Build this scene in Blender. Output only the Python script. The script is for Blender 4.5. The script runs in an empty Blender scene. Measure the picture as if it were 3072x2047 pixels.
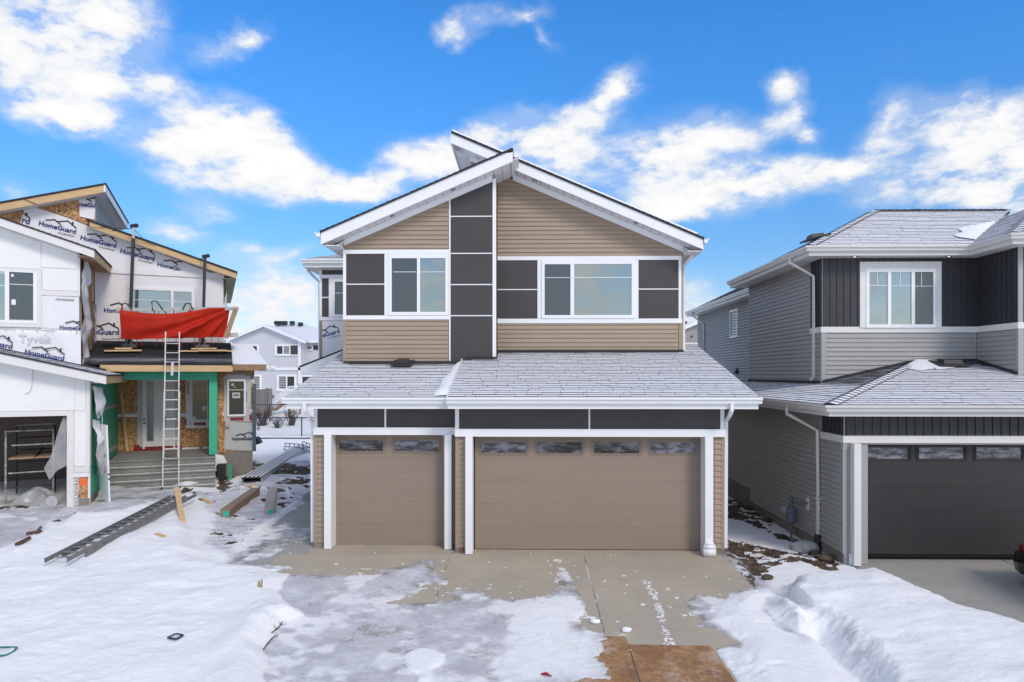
import bpy, math, random
import numpy as np
from mathutils import Vector, Matrix
random.seed(7)
S = bpy.context.scene
COL = S.collection

# ---------------------------------------------------------------- camera
CAMH, FPX, CU, CV = 3.72, 2050.0, 1536.0, 1122.0
TH = math.atan(37.0 / FPX)
ct, st = math.cos(TH), math.sin(TH)
cam = bpy.data.cameras.new('camera'); camo = bpy.data.objects.new('camera', cam); COL.objects.link(camo)
cam.sensor_width = 36.0; cam.lens = FPX / 3072 * 36.0
cam.shift_y = (CV - 1023.5) / 3072
cam.clip_start = 0.1; cam.clip_end = 3000
camo.location = (0, 0, CAMH); camo.rotation_euler = (math.radians(90), 0, TH)
S.camera = camo

# ---------------------------------------------------------------- exposure, sun
S.view_settings.view_transform = 'Standard'; S.view_settings.look = 'None'
S.view_settings.exposure = 0.30; S.view_settings.gamma = 1.0; S.view_settings.use_curve_mapping = False
SUN_EL, SUN_AZ = math.radians(38), math.radians(146)     # azimuth clockwise from +Y: behind the camera, to the right
sd_ = Vector((math.sin(SUN_AZ) * math.cos(SUN_EL), math.cos(SUN_AZ) * math.cos(SUN_EL), math.sin(SUN_EL)))
sl = bpy.data.lights.new('sun', 'SUN'); sl.energy = 1.5; sl.angle = math.radians(16); sl.color = (1.0, 0.87, 0.72)
slo = bpy.data.objects.new('sun', sl); COL.objects.link(slo)
slo.rotation_euler = (-sd_).to_track_quat('-Z', 'Y').to_euler()

# ---------------------------------------------------------------- pixel (3072 x 2047 photo) -> world at a known depth
def ray(u, v):
    a = (u - CU) / FPX; b = (v - CV) / FPX
    return Vector((-st + a * ct, ct + a * st, -b))
def at(u, v, Y):
    d = ray(u, v); return Vector((0, 0, CAMH)) + d * (Y / d.y)
def atx(u, v, X):
    d = ray(u, v); return Vector((0, 0, CAMH)) + d * (X / d.x)
def atz(u, v, z):
    d = ray(u, v); return Vector((0, 0, CAMH)) + d * ((z - CAMH) / d.z)

# ---------------------------------------------------------------- sky (Nishita + procedural clouds)
W = bpy.data.worlds.new('World'); S.world = W; W.use_nodes = True
nt = W.node_tree; nt.nodes.clear()
def N(t, **k):
    n = nt.nodes.new(t)
    for a, b in k.items(): setattr(n, a, b)
    return n
def LK(a, b): nt.links.new(a, b)
def MT(op, a, b=None, c=None, clamp=False):
    n = N('ShaderNodeMath', operation=op); n.use_clamp = clamp
    for i, x in enumerate((a, b, c)):
        if x is None: continue
        if isinstance(x, (int, float)): n.inputs[i].default_value = x
        else: LK(x, n.inputs[i])
    return n.outputs[0]
wo = N('ShaderNodeOutputWorld'); bg = N('ShaderNodeBackground')
sky = N('ShaderNodeTexSky', sky_type='NISHITA'); sky.sun_disc = False
sky.sun_elevation = SUN_EL; sky.sun_rotation = SUN_AZ; sky.altitude = 600; sky.air_density = 1.0; sky.dust_density = 0.6; sky.ozone_density = 2.2
tc = N('ShaderNodeTexCoord'); sx = N('ShaderNodeSeparateXYZ'); LK(tc.outputs['Generated'], sx.inputs[0])
az = MT('ARCTAN2', sx.outputs[0], sx.outputs[1]); el = MT('ARCSINE', sx.outputs[2])
cx = N('ShaderNodeCombineXYZ'); LK(az, cx.inputs[0]); LK(el, cx.inputs[1])
def noise(vec, scale, detail, rough, dist=0.0):
    n = N('ShaderNodeTexNoise'); n.inputs['Scale'].default_value = scale; n.inputs['Detail'].default_value = detail
    n.inputs['Roughness'].default_value = rough; n.inputs['Distortion'].default_value = dist
    LK(vec, n.inputs['Vector']); return n
# domain warp so that cloud edges billow
mp = N('ShaderNodeMapping'); mp.inputs['Scale'].default_value = (1.0, 1.5, 1.0); LK(cx.outputs[0], mp.inputs[0])
nw = noise(mp.outputs[0], 7.0, 6, 0.58)
wv = N('ShaderNodeVectorMath', operation='SUBTRACT'); LK(nw.outputs['Color'], wv.inputs[0]); wv.inputs[1].default_value = (.5, .5, .5)
ws = N('ShaderNodeVectorMath', operation='SCALE'); LK(wv.outputs[0], ws.inputs[0]); ws.inputs['Scale'].default_value = 0.10
wa = N('ShaderNodeVectorMath', operation='ADD'); LK(cx.outputs[0], wa.inputs[0]); LK(ws.outputs[0], wa.inputs[1])
# cloud masses: (u, v, half width, half height in photo px, tilt deg, density)
BL = [(120,70,340,190,0,1.2),(330,40,190,90,0,.9),(60,200,330,130,0,.7),(330,225,160,45,10,.4),(190,320,150,62,8,1.2),(300,350,110,45,0,.6),
 (480,240,90,55,10,.45),(640,370,210,90,-8,1.4),(480,435,170,50,0,.8),(720,470,260,90,0,1.1),(560,500,150,70,0,.8),(860,440,200,60,-25,.9),
 (960,550,240,60,0,1.1),(1100,560,150,50,8,.8),(620,610,110,32,0,.6),(530,680,120,42,0,.95),(620,140,110,40,25,.4),(730,95,80,36,15,.55),
 (1430,65,120,42,18,.7),(1580,50,80,30,15,.75),(1350,120,60,30,0,.5),(1640,110,60,24,-30,.3),
 (1250,480,190,70,20,1.0),(1420,440,190,70,15,1.05),(1640,425,200,62,12,1.0),(1780,335,120,50,35,.75),(1860,250,90,60,40,.6),(1700,480,160,60,0,.9),
 (1950,470,170,110,30,1.1),(2140,425,170,80,15,1.2),(2350,315,80,75,-20,.85),(2330,230,60,40,0,.6),(2410,385,60,34,0,.5),
 (2120,560,200,60,10,1.0),(2330,545,250,75,8,1.2),(2580,505,210,62,15,1.0),(2760,565,250,70,8,1.1),(3000,550,190,80,0,1.2),(2000,610,130,50,8,.8),
 (2680,370,110,70,30,.55),(2850,340,110,60,25,.6),(2990,370,150,80,15,1.3),(2880,450,140,60,20,1.0),(3080,440,110,70,0,1.1),
 (760,770,150,50,0,.8),(860,870,200,70,0,1.1),(780,940,260,70,0,1.0),(900,760,90,40,20,.5),(2080,850,90,50,20,.4),(2060,920,110,60,0,.6),(40,560,120,35,0,.3)]
acc = None
for (u, v, ru, rv, tilt, den) in BL:
    d = ray(u, v).normalized(); a0 = math.atan2(d.x, d.y); e0 = math.asin(d.z)
    ka = math.cos(a0) ** 2
    m = N('ShaderNodeMapping', vector_type='TEXTURE')
    m.inputs['Location'].default_value = (a0, e0, 0); m.inputs['Rotation'].default_value = (0, 0, math.radians(tilt))
    m.inputs['Scale'].default_value = (ru / FPX * ka * 1.42, rv / FPX * math.cos(a0) * 1.42, 1)
    LK(wa.outputs[0], m.inputs[0])
    ln = N('ShaderNodeVectorMath', operation='LENGTH'); LK(m.outputs[0], ln.inputs[0])
    s = MT('MULTIPLY', MT('POWER', MT('SUBTRACT', 1.0, ln.outputs['Value'], clamp=True), 1.25), den * (1.5 if den < .7 else 1.0))
    acc = s if acc is None else MT('ADD', acc, s)
# elsewhere in the sky the same broken cloud cover goes on
nb = noise(cx.outputs[0], 2.6, 5, 0.55)
oa = MT('SMOOTH_MIN', 1.0, MT('MULTIPLY', MT('SUBTRACT', MT('ABSOLUTE', az), 0.72), 3.0, clamp=True), 0.05)
oe = MT('MULTIPLY', MT('SUBTRACT', el, 0.56), 5.0, clamp=True)
om = MT('MAXIMUM', oa, oe)
ob = MT('MULTIPLY', MT('MULTIPLY', MT('SUBTRACT', nb.outputs['Fac'], 0.37, clamp=True), 5.0), om)
acc = MT('ADD', acc, ob)
mpf = N('ShaderNodeMapping'); mpf.inputs['Scale'].default_value = (1.0, 1.9, 1.0); mpf.inputs['Rotation'].default_value = (0, 0, math.radians(-14)); LK(cx.outputs[0], mpf.inputs[0])
nf = noise(mpf.outputs[0], 11.0, 7, 0.62)
nr = N('ShaderNodeMapRange'); LK(nf.outputs['Fac'], nr.inputs['Value']); nr.inputs['From Min'].default_value = 0.30; nr.inputs['From Max'].default_value = 0.70
nr.inputs['To Min'].default_value = 0.30; nr.inputs['To Max'].default_value = 1.55
nfi = noise(mpf.outputs[0], 38.0, 5, 0.6)
dn = MT('MULTIPLY', acc, MT('ADD', nr.outputs[0], MT('MULTIPLY', MT('SUBTRACT', nfi.outputs['Fac'], 0.5), 1.1)))
mr = N('ShaderNodeMapRange', interpolation_type='SMOOTHSTEP'); LK(dn, mr.inputs['Value'])
mr.inputs['From Min'].default_value = 0.06; mr.inputs['From Max'].default_value = 1.05
vn = noise(mpf.outputs[0], 24.0, 6, 0.65)
veil = N('ShaderNodeMapRange', interpolation_type='SMOOTHSTEP'); LK(MT('MULTIPLY', MT('ADD', acc, MT('MULTIPLY', MT('SUBTRACT', nf.outputs['Fac'], 0.52, clamp=True), 0.7)), MT('ADD', vn.outputs['Fac'], 0.35)), veil.inputs['Value'])
veil.inputs['From Min'].default_value = 0.02; veil.inputs['From Max'].default_value = 0.55; veil.inputs['To Max'].default_value = 0.32
cov = MT('MAXIMUM', mr.outputs[0], veil.outputs[0])
# sky colour, more saturated away from the horizon
hs = N('ShaderNodeHueSaturation'); hs.inputs['Saturation'].default_value = 1.30; hs.inputs['Value'].default_value = 1.0; LK(sky.outputs[0], hs.inputs['Color'])
gm = N('ShaderNodeMix', data_type='RGBA', blend_type='MULTIPLY'); gm.inputs[0].default_value = 1.0
LK(hs.outputs[0], gm.inputs[6])
gr = N('ShaderNodeMapRange', interpolation_type='SMOOTHSTEP'); LK(el, gr.inputs['Value']); gr.inputs['From Min'].default_value = 0.02; gr.inputs['From Max'].default_value = 0.48
gc = N('ShaderNodeMix', data_type='RGBA'); LK(gr.outputs[0], gc.inputs[0]); gc.inputs[6].default_value = (1.08, 1.02, 1.06, 1); gc.inputs[7].default_value = (1.15, 1.66, 1.95, 1)
LK(gc.outputs[2], gm.inputs[7])
# cloud brightness: thick parts white, thin parts a little blue-grey
cr = N('ShaderNodeMapRange'); LK(dn, cr.inputs['Value']); cr.inputs['From Min'].default_value = 0.25; cr.inputs['From Max'].default_value = 1.6
cr.inputs['To Min'].default_value = 0.0; cr.inputs['To Max'].default_value = 1.0
cc = N('ShaderNodeMix', data_type='RGBA'); LK(cr.outputs[0], cc.inputs[0])
cc.inputs[6].default_value = (6.2, 6.6, 7.2, 1); cc.inputs[7].default_value = (8.5, 8.35, 8.2, 1)
mx = N('ShaderNodeMix', data_type='RGBA'); LK(cov, mx.inputs[0]); LK(gm.outputs[2], mx.inputs[6]); LK(cc.outputs[2], mx.inputs[7])
LK(mx.outputs[2], bg.inputs['Color']); bg.inputs['Strength'].default_value = 0.10
LK(bg.outputs[0], wo.inputs['Surface'])
W.cycles.sampling_method = 'MANUAL'; W.cycles.sample_map_resolution = 512

# ---------------------------------------------------------------- materials
def mat(name, col, rough=0.6, var=0.0, vs=3.0, bump=0.0, bs=60.0, spec=0.5, metal=0.0, col2=None, stretch=(1, 1, 1), coords='Object'):
    m = bpy.data.materials.new(name); m.use_nodes = True
    t = m.node_tree; p = t.nodes['Principled BSDF']
    p.inputs['Base Color'].default_value = (*col, 1); p.inputs['Roughness'].default_value = rough
    p.inputs['Metallic'].default_value = metal; p.inputs['Specular IOR Level'].default_value = spec
    g = t.nodes.new('ShaderNodeNewGeometry'); mp = t.nodes.new('ShaderNodeMapping'); mp.inputs['Scale'].default_value = stretch
    t.links.new(g.outputs['Position'], mp.inputs[0])
    if var > 0 or col2:
        n = t.nodes.new('ShaderNodeTexNoise'); n.inputs['Scale'].default_value = vs; n.inputs['Detail'].default_value = 6; n.inputs['Roughness'].default_value = .65
        t.links.new(mp.outputs[0], n.inputs['Vector'])
        r = t.nodes.new('ShaderNodeValToRGB'); t.links.new(n.outputs['Fac'], r.inputs[0])
        r.color_ramp.elements[0].position = .3; r.color_ramp.elements[1].position = .7
        c2 = col2 if col2 else tuple(c * (1 - var) for c in col)
        r.color_ramp.elements[0].color = (*c2, 1)
        r.color_ramp.elements[1].color = (*(tuple(min(1, c * (1 + var)) for c in col)), 1)
        t.links.new(r.outputs[0], p.inputs['Base Color'])
    if bump > 0:
        n = t.nodes.new('ShaderNodeTexNoise'); n.inputs['Scale'].default_value = bs; n.inputs['Detail'].default_value = 4
        t.links.new(mp.outputs[0], n.inputs['Vector'])
        b = t.nodes.new('ShaderNodeBump'); b.inputs['Strength'].default_value = bump; b.inputs['Distance'].default_value = .02
        t.links.new(n.outputs['Fac'], b.inputs['Height']); t.links.new(b.outputs[0], p.inputs['Normal'])
    return m
M = {}
M['white'] = mat('white_trim', (.80, .81, .82), .45, .03, 2)
M['white2'] = mat('white_panel', (.78, .78, .78), .6, .03, 1.5)
M['cream'] = mat('pale_trim', (.70, .69, .67), .5, .03, 2)
M['tan'] = mat('tan_siding', (.345, .262, .190), .55, .05, 1.3, .1, 90, stretch=(1, 1, 6))
M['tantrim'] = mat('tan_corner_trim', (.33, .252, .19), .55, .04, 2)
M['taupe'] = mat('taupe_door', (.275, .213, .163), .5, .05, 1.2, .15, 160, stretch=(.4, 1, 3))
M['dark'] = mat('charcoal_panel', (.052, .046, .045), .55, .08, 2.0, .05, 200)
M['darkdoor'] = mat('dark_door', (.030, .0265, .0275), .5, .12, 2.5, .1, 200)
M['grey'] = mat('grey_siding', (.330, .325, .315), .55, .05, 1.2, .08, 90, stretch=(1, 1, 6))
M['greytrim'] = mat('grey_corner_trim', (.36, .36, .355), .5, .03, 2)
M['batten'] = mat('black_siding', (.032, .032, .038), .5, .15, 2)
M['gutter'] = mat('pale_gutter', (.62, .605, .58), .4, .04, 2)
M['soffit'] = mat('soffit', (.70, .70, .70), .6, .02, 2)
M['osbk'] = mat('black_seal', (.006, .006, .006), .7)
M['conc'] = mat('concrete', (.36, .325, .275), .85, .14, 1.1, .25, 120, spec=.2)
M['concst'] = mat('step_concrete', (.27, .265, .25), .85, .2, 1.5, .3, 90, spec=.2)
M['concg'] = mat('grey_concrete', (.31, .305, .29), .85, .16, 1.0, .3, 90, spec=.2)
M['concd'] = mat('foundation_concrete', (.24, .22, .19), .9, .2, 2.0, .3, 60, spec=.2)
M['green'] = mat('green_sheathing', (.045, .43, .265), .55, .06, 1.5)
M['lumber'] = mat('lumber', (.62, .43, .235), .7, .12, 2.5, .15, 60, stretch=(1, 1, 8), spec=.2)
M['lumberd'] = mat('weathered_lumber', (.36, .24, .15), .75, .2, 3, .15, 60, spec=.2)
M['wrap'] = mat('housewrap', (.76, .75, .77), .5, .03, 2, .35, 5)
M['wrapg'] = mat('grey_housewrap', (.50, .50, .50), .5, .06, 3, .5, 7)
M['alum'] = mat('aluminium', (.42, .42, .41), .45, .12, 6, metal=.35)
M['alumw'] = mat('paint_specked_aluminium', (.50, .50, .49), .5, .35, 20, metal=.15)
M['alumd'] = mat('dull_aluminium', (.20, .20, .195), .5, .2, 9, metal=.2)
M['blackm'] = mat('black_metal', (.018, .018, .022), .5, .2, 8)
M['speck'] = mat('paint_splashed_steel', (.02, .02, .024), .6, col2=(.55, .54, .52), vs=17)
M['tarp'] = mat('red_tarp', (.44, .020, .007), .6, .16, 2.0, .3, 6, spec=.2)
M['poly'] = mat('plastic_film', (.48, .48, .48), .3, .12, 3, .5, 6)
M['card'] = mat('cardboard', (.26, .185, .13), .8, .12, 4, .1, 40)
M['cardt'] = mat('printed_cardboard', (.42, .36, .335), .8, .12, 7, .1, 40)
M['label'] = mat('green_label', (.03, .42, .32), .5, .1, 20)
M['red'] = mat('red_flashing', (.22, .012, .02), .45, .2, 9)
M['redp'] = mat('red_paint', (.30, .010, .012), .7)
M['orange'] = mat('orange_paint', (.80, .16, .04), .7, .2, 9)
M['navy'] = mat('navy_print', (.010, .034, .17), .6)
M['ink'] = mat('black_print', (.012, .012, .022), .6)
M['inkg'] = mat('pale_grey_print', (.56, .56, .59), .6)
M['chrome'] = mat('black_hardware', (.01, .01, .01), .3)
M['rock'] = mat('rough_rock', (.46, .44, .41), .9, .3, 9, .8, 25, spec=.2)
M['meter'] = mat('meter_grey', (.10, .125, .16), .5, .15, 8)
M['farroof'] = mat('far_snowy_roof', (.70, .71, .76), .8, .06, 3)
M['fence'] = mat('taupe_vinyl_fence', (.20, .185, .175), .6, .06, 2)
M['carp'] = mat('black_car_paint', (.006, .006, .007), .18, spec=.7)
M['tyre'] = mat('tyre_rubber', (.012, .012, .012), .8)
M['taill'] = mat('tail_light', (.10, .004, .006), .15)
M['twig'] = mat('twig', (.07, .05, .035), .9, .2, 20)
M['rust'] = mat('rusty_pipe', (.11, .058, .042), .8, .3, 12)
M['tgreen'] = mat('green_hose', (.01, .17, .12), .4)
M['snowobj'] = mat('settled_snow', (.86, .87, .90), .6, .02, 4, .3, 14)
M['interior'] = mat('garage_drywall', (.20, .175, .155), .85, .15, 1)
M['lightdisc'] = mat('lamp_lens', (.9, .9, .88), .3)
lt = M['lightdisc'].node_tree.nodes['Principled BSDF']; lt.inputs['Emission Color'].default_value = (1, .93, .8, 1); lt.inputs['Emission Strength'].default_value = 3.0

def shader(name):
    m = bpy.data.materials.new(name); m.use_nodes = True
    t = m.node_tree; p = t.nodes['Principled BSDF']
    def n(ty, **k):
        x = t.nodes.new(ty)
        for a, b in k.items():
            if a.startswith('i_'): x.inputs[a[2:].replace('_', ' ')].default_value = b
            else: setattr(x, a, b)
        return x
    def l(a, b): t.links.new(a, b)
    g = n('ShaderNodeNewGeometry')
    def nz(scale, detail=5, rough=.6, st=(1, 1, 1), rot=(0, 0, 0)):
        mp = n('ShaderNodeMapping'); mp.inputs['Scale'].default_value = st; mp.inputs['Rotation'].default_value = rot; l(g.outputs['Position'], mp.inputs[0])
        x = n('ShaderNodeTexNoise', i_Scale=scale, i_Detail=detail, i_Roughness=rough); l(mp.outputs[0], x.inputs['Vector']); return x.outputs['Fac']
    def mixc(f, a, b):
        x = n('ShaderNodeMix', data_type='RGBA')
        for i, q in ((0, f), (6, a), (7, b)):
            if isinstance(q, tuple): x.inputs[i].default_value = (*q, 1)
            elif isinstance(q, (int, float)): x.inputs[i].default_value = q
            else: l(q, x.inputs[i])
        return x.outputs[2]
    def ma(op, a, b=0.0, clamp=False):
        x = n('ShaderNodeMath', operation=op); x.use_clamp = clamp
        for i, q in enumerate((a, b)):
            if isinstance(q, (int, float)): x.inputs[i].default_value = q
            else: l(q, x.inputs[i])
        return x.outputs[0]
    def rng(v, a, b, c=0.0, d=1.0):
        x = n('ShaderNodeMapRange', interpolation_type='SMOOTHSTEP'); l(v, x.inputs['Value'])
        for k, q in (('From Min', a), ('From Max', b), ('To Min', c), ('To Max', d)): x.inputs[k].default_value = q
        return x.outputs[0]
    def attr(nm):
        x = n('ShaderNodeAttribute'); x.attribute_name = nm; return x.outputs['Fac']
    def bump(h, s, d=.02):
        b = n('ShaderNodeBump'); b.inputs['Strength'].default_value = s; b.inputs['Distance'].default_value = d; l(h, b.inputs['Height']); l(b.outputs[0], p.inputs['Normal'])
    return m, t, p, n, l, nz, mixc, ma, rng, attr, bump

# oriented strand board: flakes of several browns
def osb(name, k=1.0, con=1.0):
    m, t, p, n, l, nz, mixc, ma, rng, attr, bump = shader(name)
    g = n('ShaderNodeNewGeometry')
    cols = None
    for i, (ang, st) in enumerate(((.5, (9, 30, 30)), (-.7, (30, 9, 30)), (1.2, (22, 22, 9)))):
        mp = n('ShaderNodeMapping'); mp.inputs['Scale'].default_value = st; mp.inputs['Rotation'].default_value = (ang * .6, ang * .8, ang); l(g.outputs['Position'], mp.inputs[0])
        v = n('ShaderNodeTexVoronoi', i_Scale=1.0); l(mp.outputs[0], v.inputs['Vector'])
        s = n('ShaderNodeSeparateColor'); l(v.outputs['Color'], s.inputs[0])
        cols = s.outputs[0] if cols is None else ma('ADD', cols, s.outputs[i])
    f = ma('MULTIPLY', cols, .333)
    r = n('ShaderNodeValToRGB'); l(f, r.inputs[0])
    e = r.color_ramp.elements; e[0].position = .15; e[0].color = (.13 * k, .06 * k, .022 * k, 1); e[1].position = .85; e[1].color = (.62 * k, .38 * k, .18 * k, 1)
    q = e.new(.5); q.color = (.38 * k, .205 * k, .085 * k, 1)
    col = r.outputs[0]
    if con < 1:
        col = mixc(1 - con, col, (.36, .20, .095)); col = mixc(ma('MULTIPLY', rng(nz(1.6, 5, .65), .45, .70), .75), col, (.20, .088, .035)); col = mixc(ma('MULTIPLY', rng(nz(2.3, 6, .7), .52, .66), .6), col, (.52, .40, .32)); col = mixc(rng(nz(5, 6, .75), .665, .70), col, (.78, .77, .77))
    l(col, p.inputs['Base Color']); p.inputs['Roughness'].default_value = .75 if con == 1 else .5
    bump(f, .3); return m
M['osb'] = osb('strand_board', 1.2); M['osbd'] = osb('weathered_strand_board', .95)
M['osbw'] = osb('wet_strand_board', .9, .45)

# shingles: dark granules under a film of frost; the attribute frost says how much settled there
def shingle(name, frost=(.82, .825, .86), bare=(.030, .030, .034), amt=0.0):
    m, t, p, n, l, nz, mixc, ma, rng, attr, bump = shader(name)
    big = nz(.9, 4); fine = nz(60, 3)
    f = ma('ADD', ma('ADD', attr('frost'), ma('MULTIPLY', ma('SUBTRACT', big, .5), .4)), ma('MULTIPLY', ma('SUBTRACT', fine, .5), .6))
    f = rng(ma('ADD', f, amt), .25, 1.05, .0, .95)
    snow = rng(ma('ADD', nz(.55, 5), ma('MULTIPLY', attr('frost'), .12)), .76, .80)
    c = mixc(f, bare, frost); c = mixc(snow, c, (.85, .86, .89))
    l(c, p.inputs['Base Color']); p.inputs['Roughness'].default_value = .85; p.inputs['Specular IOR Level'].default_value = .2
    bump(nz(140, 2), .25); return m
M['sh_frost'] = shingle('frosted_shingle', amt=.12)
M['sh_dark'] = shingle('damp_dark_shingle', frost=(.40, .40, .45), amt=-.12)
M['sh_edge'] = mat('shingle_edge', (.035, .035, .040), .9)

# window glass: a dark room behind, the sky mirrored on it
def glass(name, dark, refl, tint=(.82, .92, .93), rough=.02):
    m = bpy.data.materials.new(name); m.use_nodes = True; t = m.node_tree; t.nodes.clear()
    o = t.nodes.new('ShaderNodeOutputMaterial'); mx = t.nodes.new('ShaderNodeMixShader'); d = t.nodes.new('ShaderNodeBsdfDiffuse'); g = t.nodes.new('ShaderNodeBsdfGlossy')
    d.inputs[0].default_value = (*dark, 1); g.inputs[0].default_value = (*tint, 1); g.inputs['Roughness'].default_value = rough
    ge = t.nodes.new('ShaderNodeNewGeometry'); n = t.nodes.new('ShaderNodeTexNoise'); n.inputs['Scale'].default_value = .8; n.inputs['Detail'].default_value = 1
    t.links.new(ge.outputs['Position'], n.inputs['Vector']); b = t.nodes.new('ShaderNodeBump'); b.inputs['Strength'].default_value = .04; b.inputs['Distance'].default_value = .1
    t.links.new(n.outputs['Fac'], b.inputs['Height']); t.links.new(b.outputs[0], g.inputs['Normal'])
    mx.inputs[0].default_value = refl
    t.links.new(d.outputs[0], mx.inputs[1]); t.links.new(g.outputs[0], mx.inputs[2]); t.links.new(mx.outputs[0], o.inputs[0]); return m
M['glass'] = glass('window_glass', (.11, .15, .15), .34, tint=(.85,.9,.88))
M['screen'] = glass('screened_glass', (.035, .045, .05), .12, rough=.25)
M['nglass'] = glass('dark_glass', (.008, .012, .014), .06)
def film(name, a, b, sc=2.6):
    m, t, p, n, l, nz, mixc, ma, rng, attr, bump = shader(name)
    f = rng(ma('ADD', nz(sc, 4, .6, (1, 1, 3.2)), ma('MULTIPLY', ma('SUBTRACT', nz(26, 3), .5), .2)), .38, .64)
    l(mixc(f, a, b), p.inputs['Base Color']); p.inputs['Roughness'].default_value = .12; bump(nz(9, 3, .5, (1, 1, 2.5)), .25); return m
M['film'] = film('film_covered_glass', (.012, .012, .014), (.21, .21, .235))
M['film2'] = film('frosty_film_glass', (.05, .05, .065), (.30, .30, .34), 3.4)
def blinds(name):
    m, t, p, n, l, nz, mixc, ma, rng, attr, bump = shader(name)
    g = n('ShaderNodeNewGeometry'); s = n('ShaderNodeSeparateXYZ'); l(g.outputs['Position'], s.inputs[0])
    w = ma('SINE', ma('MULTIPLY', s.outputs[2], 40.0)); l(mixc(rng(w, -.1, .5), (.05, .05, .05), (.50, .53, .52)), p.inputs['Base Color']); p.inputs['Roughness'].default_value = .2; return m
M['blinds'] = blinds('window_with_zebra_blinds')
def lines(name, col, per):
    m, t, p, n, l, nz, mixc, ma, rng, attr, bump = shader(name)
    g = n('ShaderNodeNewGeometry'); s = n('ShaderNodeSeparateXYZ'); l(g.outputs['Position'], s.inputs[0])
    w = ma('FRACT', ma('MULTIPLY', s.outputs[2], 1 / per)); p.inputs['Base Color'].default_value = (*col, 1); p.inputs['Roughness'].default_value = .6; bump(w, .7, .03); return m
M['farwall'] = lines('far_pale_siding', (.60, .605, .64), .16); M['farbrown'] = lines('far_brown_siding', (.33, .295, .285), .16)

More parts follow.
